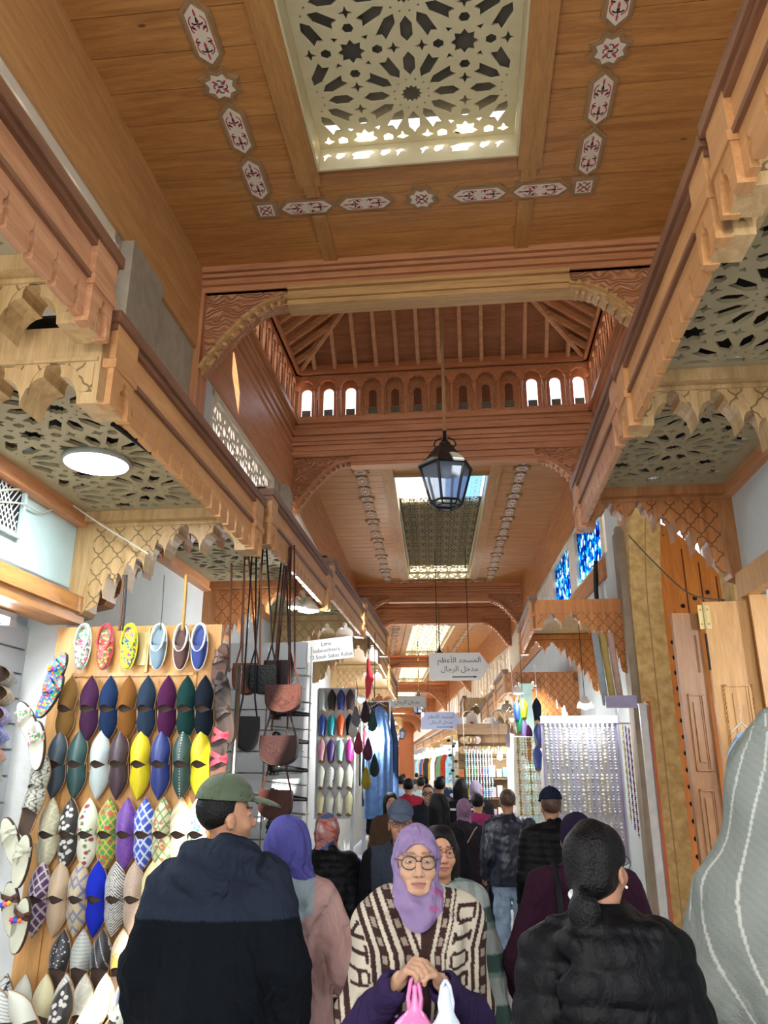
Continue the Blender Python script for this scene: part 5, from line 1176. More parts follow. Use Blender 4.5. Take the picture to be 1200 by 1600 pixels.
def babouche(M, key, label, group=None, simple=False):
    t = thing('babouche', M, label, 'slipper', group); me = upm(key, simple)
    o = bpy.data.objects.new('upper', me); C.objects.link(o); o.parent = t
    for nm, q, mm in (('sole', SOLE, M_sol), ('insole', INSOLE, M_ins)):
        if not q.materials: q.materials.append(mm)
        if simple and nm == 'insole': continue
        o = bpy.data.objects.new(nm, q); C.objects.link(o); o.parent = t
    return t
CI, CF = 1200.0, R(18.43)
def onplane(px, py, F, y):
    """point of the vertical plane y = const of frame F seen at photo pixel (px, py)"""
    fw = Vector((0, math.cos(CF), math.sin(CF))); up = Vector((0, -math.sin(CF), math.cos(CF))); r = fw+Vector((1, 0, 0))*((px-600)/CI)+up*((800-py)/CI)
    Fi = F.inverted(); o = Fi @ Vector((0, 0, 1.7)); d = Fi.to_3x3() @ r; k = (y-o.y)/d.y; return o+d*k
FACE = Matrix.Rotation(R(90), 4, 'X')          # slipper lying on a board that faces the camera: toe up, upper towards -y
t = thing('display_board', F1 @ T(-1.83, 4.14, .10), 'pine shutter panel covered in rows of slippers at the left shop', 'display board')
mb = MB(); mb.box((-.48, 0, 0), (.48, .035, 2.36)); mb.build('panel', W_door, t); 
for z in (2.10, 1.0):
    mb = MB(); mb.box((-.36, -.012, z-.9), (-.34, 0, z)); mb.box((.34, -.012, z-.9), (.36, 0, z)); mb.box((-.36, -.012, z-.02), (.36, 0, z)); mb.box((-.36, -.012, z-.9), (.36, 0, z-.88)); mb.build('moulding', W_door, t)
mb = MB(); mb.box((.0, -.014, 2.14), (.06, 0, 2.32)); mb.box((.085, -.014, 2.14), (.145, 0, 2.32)); mb.tube([(.0725, -.018, 2.10), (.0725, -.018, 2.34)], .010, 8); mb.build('hinge', mat('brass_hinge', 'b5a070', .4, .7), t)
for z in (.52, .88, 1.22, 1.58, 1.95):
    mb = MB(); mb.box((-.46, -.02, z), (.46, -.001, z+.006)); mb.build('clear_ledge', glass('clear_ledge', 'e8ece8', .1, .3), t)
ORD = ['first', 'second', 'third', 'fourth', 'fifth', 'sixth', 'seventh', 'eighth', 'ninth']
rows = [
 ('top pointed row', 1107, [(105, 'ochre', 'ochre suede', 5), (140, 'purple', 'purple suede', 0), (170, 'blue', 'dark blue suede', 0), (199, 'brown', 'tan brown suede', 0), (229, 'slate', 'slate blue suede', 0), (261, 'plum', 'plum suede', 0), (291, 'green', 'dark green suede', 0), (319, 'ink', 'blue black suede', 0)], 'pair'),
 ('second pointed row', 1193, [(89, 'slatelea', 'slate leather', 2), (121, 'greenlea', 'dark green leather', 1), (156, 'whitelea', 'white leather', 0), (186, 'brownlea', 'aubergine leather', 0), (219, 'yellowlea', 'bright yellow leather', 0), (251, 'navylea', 'navy blue leather', 0), (285, 'greendots', 'green leather dotted', 0), (313, 'yellow2', 'yellow leather right hand', 0)], 'pair'),
 ('third row', 1302, [(76, 'sage', 'sage brocade', 3), (107, 'blackflor', 'black floral', 1), (137, 'whitered', 'white and red flowered', 0), (167, 'multi', 'green and red patterned', 0), (197, 'violet', 'violet embroidered', 0), (225, 'bluegeo', 'blue and white geometric', 0), (253, 'multi2', 'cream multicoloured', 0), (281, 'goldchev', 'gold zigzag', 0), (308, 'whitegreen', 'white green and pink flowered', 0)], 'pair'),
 ('fourth row', 1402, [(60, 'purgeo', 'purple geometric', 4), (91, 'gold', 'plain gold', 2), (122, 'goldgeo', 'gold and grey geometric', 1), (151, 'royal', 'royal blue', 0), (180, 'blackchev', 'black and white zigzag', 0), (209, 'rosechev', 'rose gold zigzag', 0), (237, 'paleyel', 'pale yellow', 0), (268, 'bw', 'black and white swirled', 0)], 'pair'),
 ('fifth row', 1512, [(93, 'jewel', 'black jewelled', 2), (127, 'silver', 'silver banded', 0), (158, 'blackswirl', 'black swirl stitched', 0), (190, 'yelgold', 'gold and yellow', 0), (222, 'blackswirl', 'half hidden black', 0)], 'single'),
 ('bottom row', 1585, [(2, 'bw', 'black and white scroll', 2), (32, 'whiteplain', 'plain white satin', 2), (67, 'cream', 'cream satin', 1), (100, 'whitechev', 'white grey zigzag', 0), (130, 'whiteswirl', 'white scroll embroidered', 0), (162, 'whiteflor', 'white flowered with red roses', 0), (196, 'navy', 'navy blue stitched', 0)], 'single')]
for rn, yy, lst, kind in rows:
    for px, key, desc, tilt in lst:
        p = onplane(px, yy, F1, 4.10)
        if kind == 'pair':
            M0 = F1 @ T(p.x, 4.105, p.z, ry=tilt)
            babouche(M0 @ T(0, -.010, .0) @ FACE @ T(0, -.42*SL+.0, 0), key, 'toe up slipper of the %s pair, %s on the board' % (desc, rn), 'slippers on the display board')
            babouche(M0 @ T(.004, .004, -.008) @ FACE @ T(0, .42*SL, 0, rz=180), key, 'toe down slipper of the %s pair, %s on the board' % (desc, rn), 'slippers on the display board')
        else:
            yp = 4.10 if rn[0] == 'f' else 4.02; p = onplane(px, yy, F1, yp); babouche(F1 @ T(p.x, yp-.01, p.z, ry=tilt*2) @ FACE @ T(0, -.42*SL, 0), key, '%s slipper standing toe up in the %s of the display' % (desc, rn), 'slippers on the display board')
for k, (px, py, key, a, d) in enumerate(((8, 1590, 'whitechev', -25, 'white zigzag'), (48, 1590, 'whiteplain', -40, 'white satin'), (92, 1590, 'blackflor', 10, 'black sequinned'), (135, 1592, 'sage', 35, 'pale sage'), (185, 1588, 'whiteflor', 40, 'cream beaded'))):
    p = onplane(px, py, F1, 3.86); babouche(F1 @ T(p.x, 3.86, p.z-.03, ry=a) @ FACE @ T(0, -.12, 0), key, '%s slipper tipped over at the bottom edge of the display' % d, 'slippers on the display board')
# top row: espadrille-like slippers with open collars, toe down
def clog(M, colm, rim, label, emb=False):
    t = thing('slipper', M, label, 'slipper'); L, w = .25, .044
    o = [(w*math.sin(a)*(1 if math.cos(a) > 0 else 1.05), -.125*math.cos(a)) for a in [2*PI*k/28 for k in range(28)]]
    mb = MB(); mb.prism(o, .012); mb.build('sole', mat('rope_sole', 'b8a888', .8), t)
    V = []; Fc = []; n, m = 14, 13
    for i in range(n):
        y = -.122+.150*i/(n-1)
        for j in range(m):
            s = -1+2*j/(m-1); ww = w*math.sqrt(max(0, 1-(y/.125)**2))+.001; yy = y-.03*(1-s*s)*(i/(n-1))*(-1)*(-1); V.append((ww*s, yy, .012+.040*math.sqrt(max(0, 1-abs(s)**2.5))*min(1, .35+.8*i/(n-1))))
    for i in range(n-1):
        for j in range(m-1): Fc.append((i*m+j, (i+1)*m+j, (i+1)*m+j+1, i*m+j+1))
    mb = MB(); mb.add(V, Fc); u = mb.build('upper', colm, t, None, True)
    mb = MB(); mb.tube([(w*.86*math.sin(a), .045+.075*-math.cos(a)+.0, .034+(.012 if math.cos(a) > 0 else 0)) for a in [2*PI*k/24 for k in range(25)]], .0055, 6, cap=False); mb.build('collar', rim, t, None, True)
    mb = MB(); mb.prism([(x*.88, y) for x, y in o if y > -.05], .003, None, .0125); mb.build('insole', colm, t)
    mb = MB(); mb.tube([(w*1.04*math.sin(a), -.128*math.cos(a), .012) for a in [2*PI*k/28 for k in range(29)]], .004, 6, cap=False); mb.build('welt', rim, t, None, True)
    return t
def embm(name, a, cols):
    m, n, l, b = newmat(name); tc = n.new('ShaderNodeTexCoord'); vo = n.new('ShaderNodeTexVoronoi'); vo.inputs['Scale'].default_value = 95; l.new(tc.outputs['Object'], vo.inputs['Vector'])
    sp = n.new('ShaderNodeSeparateColor'); l.new(vo.outputs['Color'], sp.inputs[0]); r = n.new('ShaderNodeValToRGB'); r.color_ramp.interpolation = 'CONSTANT'; cc = [a, a, *cols]
    for i, c in enumerate(cc): e = r.color_ramp.elements[i] if i < 2 else r.color_ramp.elements.new(i/len(cc)); e.position = i/len(cc); e.color = (*srgb(c), 1)
    l.new(sp.outputs[0], r.inputs['Fac']); l.new(r.outputs[0], b.inputs['Base Color']); b.inputs['Roughness'].default_value = .6; return m
for px, m1, m2, d in ((130, embm('emb_white', '9aa89c', ['c84a6a', '3c8a4a', 'd8d8d0']), mat('pale_rim', 'a8b4b0', .6), 'grey embroidered slipper with strap'), (165, embm('emb_red', '9c5a58', ['c8343c', '3c6a4a', 'c8a050']), mat('red_rim', 'a03038', .6), 'red embroidered slipper with strap'), (202, embm('emb_yel', 'b8c020', ['2c6a8a', 'b03a8a', 'd8d840']), mat('yellow_rim', 'c8d020', .6), 'yellow embroidered slipper with strap'), (248, mat('greyblue_leather', '6c8290', .5), mat('cream_rim', 'd0ccbc', .6), 'grey blue slipper with cream piping'), (284, mat('brown_leather2', '4a2c28', .5), mat('cream_rim', 'd0ccbc', .6), 'chocolate slipper with cream piping'), (312, mat('blue_leather2', '1c3478', .5), mat('cream_rim', 'd0ccbc', .6), 'blue slipper with cream piping')):
    p = onplane(px, 1010, F1, 4.09); clog(F1 @ T(p.x, 4.10, p.z) @ FACE, m1, m2, d+' hanging in the top row')
# hangers for the top row
for i, (px, c, r_, d) in enumerate(((185, '5a3a28', .009, 'brown strap'), (190, '1a1a1c', .006, 'black strap'), (249, '3a3a3a', .003, 'thin chain'), (284, 'a88040', .010, 'ochre strap'))):
    a = onplane(px, 985, F1, 4.05); b = onplane(px+4, 925, F1, 4.05); cable(F1, [(a.x, 4.06, a.z), (a.x+.005, 4.05, (a.z+b.z)/2), (b.x, 4.06, b.z+.10)], r_, mat('strap_'+c, c, .6), d+' hanging down to the top row of slippers', 'hanging_strap')
# slippers laid sideways on the slatted wall, toes towards the street
Mx = Matrix.Rotation(R(90), 4, 'Y')            # board faces +x
SIDE = Matrix(((0, 0, 1, 0), (1, 0, 0, 0), (0, 1, 0, 0), (0, 0, 0, 1)))   # slipper x->y? columns: x->(0,1,0), y->(0,0,1), z->(1,0,0)
for i, (py, key, d) in enumerate(((1050, 'greyjewel', 'grey jewelled'), (1079, 'goldjewel', 'gold jewelled'), (1111, 'lilacjewel', 'lilac jewelled'), (1141, 'bluejewel', 'bright blue jewelled'), (1173, 'orangejewel', 'orange jewelled'), (1206, 'whitejewel', 'white jewelled'), (1241, 'navyjewel', 'navy jewelled'), (1279, 'skyblue', 'sky blue'), (1500, 'deepviolet', 'violet'))):
    p = onplane(20, py, F1, 4.0); babouche(F1 @ T(-2.52, 3.84, p.z) @ SIDE @ Matrix.Rotation(R(-90+(-8)), 4, 'Z') @ T(0, 0, 0), key, '%s slipper lying sideways on the slatted wall at the left edge' % d, 'slippers on the slatted wall')
def sandal(M, m, strap, label, poms=None, pair=True, group=None):
    t = thing('sandal', M, label, 'sandal', group); w = .042
    o = [(w*math.sin(a), -.125*math.cos(a)) for a in [2*PI*k/24 for k in range(24)]]
    mb = MB(); mb.prism(o, .02); mb.build('sole', mat('sandal_sole', '3a2a22', .7), t); mb = MB(); mb.prism([(x*.92, y*.96) for x, y in o], .004, None, .02); mb.build('footbed', m, t)
    for y0, tw in ((.035, .02), (.055, -.02)):
        mb = MB(); pts = [(w*math.cos(a)*1.02, y0+tw*math.cos(a), .02+.034*math.sin(a)) for a in [PI*k/10 for k in range(11)]]
        for i in range(10): a, b = pts[i], pts[i+1]; mb.add([(a[0], a[1]-.013, a[2]), (a[0], a[1]+.013, a[2]), (b[0], b[1]+.013, b[2]), (b[0], b[1]-.013, b[2])], [(0, 1, 2, 3)])
        mb.build('strap', strap, t)
    if poms:
        for i, c in enumerate(poms): mb = MB(); mb.ball((-.02+.02*(i % 3), .03+.03*(i//3), .066), .012, 8); mb.build('pompom', mat('pom_'+c, c, .9, bump=.5), t)
    return t
M_tan = mat('tan_sandal', '4e3024', .4); M_dkb = mat('dark_brown_sandal', '241610', .5); M_crs = mat('cream_sandal', 'b8b8a4', .6); M_colr = embm('colour_weave', '3a5ab0', ['c83a4a', 'd8b020', '30a070']); M_rs = mat('red_strap', 'b02838', .5)
for px, py, m, st, a, d, pm in ((345, 1042, M_tan, M_tan, 8, 'glossy tan strapped sandal in the sandal column right of the display board', None), (349, 1085, M_dkb, M_dkb, -10, 'dark brown sandal in the sandal column right of the display board', None), (352, 1125, M_dkb, M_dkb, -16, 'dark brown crossed sandal below the tan one', None), (345, 1163, M_dkb, M_rs, 4, 'sandal with a red strap beside the hanging bags', None), (343, 1200, M_tan, M_rs, 2, 'lower sandal with a red strap beside the hanging bags', None),
    (88, 1055, M_colr, M_colr, 20, 'multicoloured sandal hooked on the board top left corner', ['d8a020', 'c03060', '2050c0']), (80, 1088, M_colr, M_colr, 25, 'multicoloured sandal below its twin on the board left edge', ['d86020', 'e05a80', '2050c0']), (46, 1130, M_crs, embm('pale_emb', 'b0b8a8', ['b05070', '4a8a4a']), -30, 'pale embroidered sandal at the left edge of the board', None), (60, 1165, M_crs, embm('pale_emb2', 'b0b8a8', ['b05070', '4a8a4a']), -8, 'pale embroidered sandal hanging below its twin', None),
    (20, 1315, M_crs, M_crs, -25, 'white platform sandal at the left edge', None), (36, 1345, M_crs, M_crs, 4, 'white platform sandal behind its twin', None), (20, 1420, M_crs, M_tan, -12, 'sandal with bright pompoms low on the left edge', ['2050c0', 'e05a80', 'd8a020']), (34, 1445, M_crs, M_tan, 5, 'sandal with red and blue pompoms below its twin', ['c03060', '2050c0', 'd86020'])):
    yp = 4.05 if px > 300 else (3.98 if px > 75 else 3.92); p = onplane(px, py, F1, yp); sandal(F1 @ T(p.x, yp, p.z, ry=a) @ FACE, m, st, d, pm)
for k, (px, py, a) in enumerate(((61, 1222, 5), (52, 1258, 12))): p = onplane(px, py, F1, 3.98); babouche(F1 @ T(p.x, 3.98, p.z, ry=a) @ FACE @ T(0, -.15, 0), 'leopard', '%s black and silver scrollwork slipper left of the display board' % ('upper', 'lower')[k], 'scrollwork slippers')
# ---- leather bags hung from the third canopy
def bag(px, py, yp, w, h, col, label, topz=3.15, motif_=True, a=0, black=False, sx=0):
    p = onplane(px, py, F1, yp); t = thing('shoulder_bag', F1 @ T(p.x, yp, p.z, ry=0, rz=a), label, 'handbag'); m = mat('bag_'+col, col, .35 if black else .55, noise=.2, bump=.2, spec=.25)
    def P(s, hh=1): return [(-w/2*s, h/2)]+[(-w/2*s-.004*math.sin(PI*k/10), h/2-h*.62*k/10) for k in range(1, 10)]+[(w/2*math.cos(q)*s, -h*.12+(-h*.38)*math.sin(q)) for q in [PI-PI*k/14 for k in range(15)]][0:]+[(w/2*s+.004*math.sin(PI*k/10), h/2-h*.62*k/10) for k in range(9, 0, -1)]+[(w/2*s, h/2)]
    mb = MB(); mb.prism(P(1), .065, T(0, .035, 0) @ XZ); mb.build('body', m, t)
    mb = MB(); mb.prism([(x*1.03, y+.006) for x, y in P(1)], .006, T(0, -.031, 0) @ XZ); fl = mb.build('flap', m, t)
    mb = MB()
    pts = P(.94); mb.tube([(x, -.038, z*.94) for x, z in pts[1:-1]], .0018, 4)
    if motif_:
        for s in (.035, .022): mb.tube([(0, -.038, s-.02), (s*1.3, -.038, -.02), (0, -.038, -s-.02), (-s*1.3, -.038, -.02), (0, -.038, s-.02)], .002, 4)
        for s in (-1, 1): mb.tube([(s*.06, -.038, -.01), (s*.075, -.038, .02)], .002, 4)
    mb.build('tooling', mat('tooling_dark', '2a1612', .6), fl)
    mb = MB(); dz = topz-p.z
    for s in (-1, 1): mb.tube([(s*w*.48, 0, h*.42), (s*w*.30, 0, h*.5+.12), (sx+s*.012, 0, dz)], .006, 6)
    mb.build('strap', m, t); return t
bag(385, 1062, 5.08, .17, .20, '6a341e', 'orange brown leather bag partly hidden by the black one', sx=-.05); bag(410, 1063, 5.0, .19, .18, '0c0e12', 'black leather bag in front of the orange brown one', motif_=False, black=True, sx=-.03)
bag(436, 1054, 5.12, .19, .17, '1e1210', 'dark brown leather bag highest of the hanging bags', motif_=False, sx=.0); bag(443, 1093, 4.98, .22, .17, '3c1c14', 'red brown tooled leather bag in the middle of the hanging bags', sx=.02)
bag(386, 1148, 4.92, .13, .21, '0a0a0c', 'narrow glossy black bag beside the steel pole', motif_=False, black=True, a=30, sx=-.02); bag(436, 1174, 5.02, .23, .18, '2a1412', 'dark tooled leather bag below the red brown one', sx=.0); bag(431, 1258, 5.05, .20, .17, '3a1a12', 'brown leather bag lowest of the hanging bags', sx=.02)
for px, c in ((352, '7a4a34'), (372, '6a4030'), (400, '8a5a3c')): a = onplane(px+6, 1050, F1, 5.0); b = onplane(px+10 if px != 400 else px+8, 880, F1, 5.0); cable(F1, [(a.x, 5.0, a.z), ((a.x+b.x)/2, 5, (a.z+b.z)/2), (b.x, 5.0, b.z)], .007, mat('bagstrap_'+c, c, .6), {352: 'leather strap nearest the sandals hanging from the canopy', 372: 'middle loose leather strap hanging from the canopy', 400: 'light leather strap hanging beside the orange brown bag'}[px], 'hanging_strap')
t = thing('steel_pole', F1 @ T(-1.36, 4.55, .2), 'upright steel tube between the slippers and the leather bags', 'pole'); mb = MB(); mb.tube([(0, 0, 0), (0, 0, 2.08)], .016, 12); mb.build('tube', M_steel, t, None, True); mb = MB(); mb.lathe([(.03, -.2), (.03, -.18), (.017, -.17)], 12); mb.build('foot', M_steel, t)
mb = MB()
for k in range(17): mb.box((-2.3, 5.80, .02+k*.15), (-1.22, 5.83, .02+k*.15+.14))
mb.box((-2.3, 5.831, 0), (-1.22, 5.87, 2.62)); struct('wall_bag_shop', mb, M_slat, F1)
mb = MB(); mb.box((-1.45, 4.24, 0), (-1.36, 4.28, 2.36)); struct('trim', mb, W_door, F1)
# black ankle boots on a wire rack
t = thing('wire_rack', F1 @ T(-1.30, 5.62, .3), 'wire rack holding black shoes beside the slatted wall', 'rack')
for x in (-.16, .16): mb = MB(); mb.tube([(x, 0, 0), (x, 0, 2.25)], .006, 6); mb.build('upright', M_steel, t)
for k in range(9): mb = MB(); mb.tube([(-.16, 0, .55+.19*k), (.16, 0, .52+.19*k), (.16, .1, .52+.19*k), (-.16, .1, .55+.19*k)], .003, 4); mb.build('tier', M_steel, t)
g = SDF((-.16, -.06, -.02), (.17, .06, .12), .006); g.cone((-.10, 0, .03), (.13, 0, .012), .036, .018, .02, fl=(1, 1, 1.1)); g.cone((-.10, 0, .03), (-.09, 0, .07), .036, .034, .02); g.ell((-.08, 0, .10), (.045, .026, .05), .004, 's'); g.zcut(0); BOOT = g.mesh('boot', 1); BOOT.materials.append(mat('patent_black', '101216', .15, spec=.7))
HEEL = MB(); HEEL.box((-.13, -.03, -.02), (-.07, .03, 0)); HEEL = HEEL.mesh('heel'); HEEL.materials.append(M_iron)
for k in range(7):
    t = thing('dress_shoe', F1 @ T(-1.28, 5.60, .3+.58+.19*k+.03), '%s black pointed shoe counted from the top of the wire rack' % ORD[6-k], 'shoe', 'black shoes on the wire rack')
    o = bpy.data.objects.new('upper', BOOT); C.objects.link(o); o.parent = t; o = bpy.data.objects.new('heel', HEEL); C.objects.link(o); o.parent = t
# ---- the shop name panel and the hanging pouch
def sign(F, M, w, h, lines, label, col='d4d4d0', txt='26282c', arrow=None, size=.05, notch=True, cat='sign', t_=.02, poly=None, dark_arrow=True, gap=1.35):
    t = thing('sign', F @ M, label, cat); P = poly or rect(-w/2, -h/2, w/2, h/2)
    mb = MB(); mb.prism(P, t_, T(0, t_/2, 0) @ XZ); mb.build('board', mat('sign_'+col, col, .4, noise=.02), t)
    for i, s in enumerate(lines):
        me = arabic(s, size) if ord(s[0]) > 1500 else textmesh('lettering', s, size, .002)
        link('lettering', me, mat('ink_'+txt, txt, .6), t, T(0, -t_/2-.002, h/2-size*gap*(i+.85)) @ XZ)
    if arrow:
        mb = MB(); a = arrow; y = -h/2+size*.45; L = w*.42; x0 = -w*.12; mb.prism([(x0, y-.012), (x0+L*.85, y-.012), (x0+L*.85, y-.025), (x0+L, y), (x0+L*.85, y+.025), (x0+L*.85, y+.012), (x0, y+.012)], .002, T(0, -t_/2-.001, 0) @ XZ); mb.build('arrow', mat('ink_'+txt, txt, .6), t)
    return t
FORMS = {'ا': 'ﺍﺍﺎﺎ', 'ل': 'ﻝﻟﻠﻞ', 'م': 'ﻡﻣﻤﻢ', 'س': 'ﺱﺳﺴﺲ', 'ج': 'ﺝﺟﺠﺞ', 'د': 'ﺩﺩﺪﺪ', 'أ': 'ﺃﺃﺄﺄ', 'ع': 'ﻉﻋﻌﻊ', 'ظ': 'ﻅﻇﻈﻆ', 'خ': 'ﺥﺧﺨﺦ', 'ر': 'ﺭﺭﺮﺮ'}
def shape_arabic(s):
    """visual order presentation forms for a right-to-left line"""
    out = []
    for w in s.split(' '):
        r = []
        for i, ch in enumerate(w):
            prev = i > 0 and w[i-1] not in 'اأدر'; nxt = i < len(w)-1; joinn = nxt and ch not in 'اأدر'
            f = FORMS[ch]; r.append(f[3] if prev and not joinn else f[2] if prev and joinn else f[1] if joinn else f[0])
        out.append(''.join(r)[::-1])
    return ' '.join(out[::-1])
def arabic(s, size): return textmesh('lettering', shape_arabic(s), size, .002)
# shop sign below the fourth left canopy
sign(F1, T(-1.35, 7.4, 2.79, ry=-6), .52, .21, ['Lime', 'babouchesra', 'N° 13 Souk Sabat Rabat'], 'slanted white panel with black shop lettering under the left canopy', size=.052, gap=1.15)
PG = [(-.62, -.28), (.42, -.28), (.62, 0), (.42, .28), (-.62, .28)]
t = sign(Matrix.Identity(4), T(1.55, 16, 3.68, rz=-4), 1.24, .56, ['المسجد الأعظم', 'مدخل الرجال'], 'large hanging white arrow sign with two lines of Arabic and a black arrow', poly=PG, size=.15, arrow=True, t_=.04, gap=1.2)
for x, L in ((-.45, 2.3), (.2, 2.3)): mb = MB(); mb.tube([(x, 0, .28), (x, 0, .28+L)], .008, 6); mb.build('hanger', M_iron, t)
PG2 = [(x*1.15, y*1.05) for x, y in PG]
t = sign(Matrix.Identity(4), T(2.02, 28, 3.28, rz=-2), 1.42, .58, ['المسجد الأعظم', 'مدخل الرجال'], 'smaller hanging pale blue arrow sign further down the street', poly=PG2, size=.155, arrow=True, col='a9bce4', txt='3a4468', t_=.04, gap=1.2)
for x in (-.45, .3): mb = MB(); mb.tube([(x, 0, .28), (x, 0, 2.6)], .008, 6); mb.build('hanger', M_iron, t)
PG3 = [(.5, -.14), (-.32, -.14), (-.32, -.22), (-.55, 0), (-.32, .22), (-.32, .14), (.5, .14)]
sign(Matrix.Identity(4), T(.62, 21, 3.37, rz=-2), 1.0, .28, ['مدخل الرجال'], 'small grey arrow sign pointing left by the yellow canopy', poly=PG3, size=.13, col='aeb0a8', t_=.04)
t = thing('hanging_pouch', F1 @ T(-1.17, 9.3, 2.72), 'bright red pouch hanging from the left canopy', 'pouch'); g = SDF((-.12, -.08, -.30), (.12, .08, .30), .008); g.cone((0, 0, -.02), (-.01, 0, -.16), .055, .03, .03, fl=(1, 1.6, 1)); g.cone((0, 0, -.02), (-.02, 0, .22), .04, .012, .02); g.cone((-.01, 0, -.16), (-.03, 0, -.24), .025, .004, .02); g.warp(folds(.004, 60, 3)); link('pouch', g.mesh('pouch', 1), mat('pouch_red', 'c81838', .5), t); mb = MB(); mb.tube([(-.02, 0, .2), (-.02, 0, .5)], .004, 5); mb.build('string', M_iron, t)
# ---- street lanterns
def street_lantern(F, x, y, z, rod, label, s=1.0, lit='dcE8ff'):
    t = thing('hanging_lantern', F @ T(x, y, z) @ Matrix.Scale(s, 4), label, 'lantern'); n = 6; a0 = R(15)
    pt = lambda r, zz, k: (r*math.cos(a0+2*PI*k/n), r*math.sin(a0+2*PI*k/n), zz)
    mb = MB()
    for k in range(n):
        mb.tube([pt(.255, 0, k), pt(.155, -.36, k)], .013, 6); mb.tube([pt(.262, .0, k), pt(.262, .0, k+1)], .016, 6); mb.tube([pt(.158, -.36, k), pt(.158, -.36, k+1)], .013, 6); mb.tube([pt(.12, -.40, k), pt(.12, -.40, k+1)], .008, 6); mb.tube([pt(.158, -.36, k), pt(.12, -.40, k)], .008, 5)
    mb.build('frame', M_iron, t)
    for k in range(n): g = MB(); g.add([pt(.245, -.01, k), pt(.245, -.01, k+1), pt(.152, -.35, k+1), pt(.152, -.35, k)], [(0, 1, 2, 3)]); g.build('pane', glass('lantern_glass', 'b8c8e0', .15, .5), t)
    mb = MB(); mb.lathe([(.275, .0), (.26, .03), (.19, .10), (.135, .17), (.10, .22), (.06, .24), (.001, .25)], 6, None, a0, False); mb.build('hood', mat('lantern_hood', '4c4a46', .35, .7), t)
    mb = MB(); mb.lathe([(.05, .24), (.06, .26), (.035, .29), (.02, .33), (.02, .40), (.001, .41)], 10, None, 0, False); mb.tube([(.03, 0, .33), (.09, .0, .30), (.11, 0, .25), (.08, 0, .22)], .008, 6); mb.tube([(-.03, 0, .33), (-.09, 0, .30), (-.11, 0, .25), (-.08, 0, .22)], .008, 6); mb.build('finial', M_iron, t, None, True)
    mb = MB(); mb.ball((0, 0, -.03), (.05, .05, .07), 10); mb.build('bulb', mat('milk_bulb', 'dcdcd4', .3), t, None, True)
    mb = MB(); P = [(.012*math.cos(k*.9), .012*math.sin(k*.9), .40+(rod-.40)*k/40) for k in range(41)]; mb.tube([(0, 0, .38), (0, 0, rod)], .017, 8); mb.tube(P, .010, 5); mb.build('rod', mat('lantern_chain', '9a7c50', .4, .6), t); return t
street_lantern(F1, -.16, 7.75, 4.77, 3.4, 'large black hexagonal lantern hanging on a rod below the raised roof', 1.1)
street_lantern(F2, .0, 10.7, 4.36, 4.2, 'second black hexagonal lantern hanging above the white arrow sign', 1.0)
street_lantern(Matrix.Identity(4), 1.25, 28.5, 3.95, 2.1, 'pale lantern hanging beyond the arrow signs', 1.05)
street_lantern(Matrix.Identity(4), 1.0, 46, 3.7, 2.3, 'smallest lantern far down the street', 1.1)
# ================================================================== THE PEOPLE

solid = lambda h: (lambda V, c=np.array(srgb(h)): np.tile(c, (len(V), 1)))
def ramp2(a, b, f): return lambda V: np.where(f(V)[:, None], np.array(srgb(a)), np.array(srgb(b)))
M_cloth = attrmat('dyed_cloth', .92, .0, bump=.25, bscale=350, spec=.1, wrinkle=.8, gain=.62); M_knit = attrmat('wool_blanket', .95, .0, bump=.8, bscale=200, spec=.1, wrinkle=.35, gain=.8)
M_black_n = mat('black_nylon', '06070b', .55, noise=.15, bump=.25, bscale=90, spec=.16, wrinkle=.3); M_denim = cl('light_denim', '9db4cc', noise=.25); M_darkp = cl('dark_trousers', '0e1014')
M_navyc = cl('navy_cap', '151b30'); M_shoe = mat('black_shoe', '1c1c1e', .5); M_sole = mat('white_sole', 'd8d8d6', .6)
M_hair = mat('black_hair', '070608', .5, noise=.25, nscale=40, bump=.5, bscale=120, spec=.22); M_brown = mat('brown_hair', '4a3428', .5, noise=.3, nscale=60, bump=.5)
M_gl = mat('dark_frames', '2a2022', .3)
# 1 man with the green cap
t = person(-.565, 2.95, 0, 1.74, 'person in an olive green baseball cap and dark hooded jacket seen from behind'); t.scale = (.96,)*3
p = Pose(sh=.175, build=1.08, lw=(-.26, .10, .82), rw=(.26, .10, .82), le=(-.25, -.04, 1.12), re=(.25, -.04, 1.12))
yw = R(-62); me, Q = body(p, 'ab7c60', .008, yaw=yw, z0=.75, fine=[(2, 1.42, 1.75, .0045)]); put(t, 'body', me, M_skin)
put(t, 'hair', hair(p, 'short', .006, yw), M_hair)
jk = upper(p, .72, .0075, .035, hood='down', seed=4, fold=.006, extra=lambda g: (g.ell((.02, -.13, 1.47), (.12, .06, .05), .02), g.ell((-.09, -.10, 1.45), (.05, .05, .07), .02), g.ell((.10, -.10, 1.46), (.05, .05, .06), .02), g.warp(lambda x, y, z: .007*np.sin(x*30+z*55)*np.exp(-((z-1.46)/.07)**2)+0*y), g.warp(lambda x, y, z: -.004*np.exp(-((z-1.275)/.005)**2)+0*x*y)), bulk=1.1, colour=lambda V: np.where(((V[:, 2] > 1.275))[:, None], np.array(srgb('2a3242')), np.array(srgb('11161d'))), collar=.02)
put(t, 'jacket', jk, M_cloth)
put(t, 'trousers', lower(p, .70, 1.0, .02), M_darkp)
gc = mat('olive_cap', '46543f', .8, noise=.08, bump=.3, bscale=400, sheen=.1); ballcap(t, gc, yaw=yw)
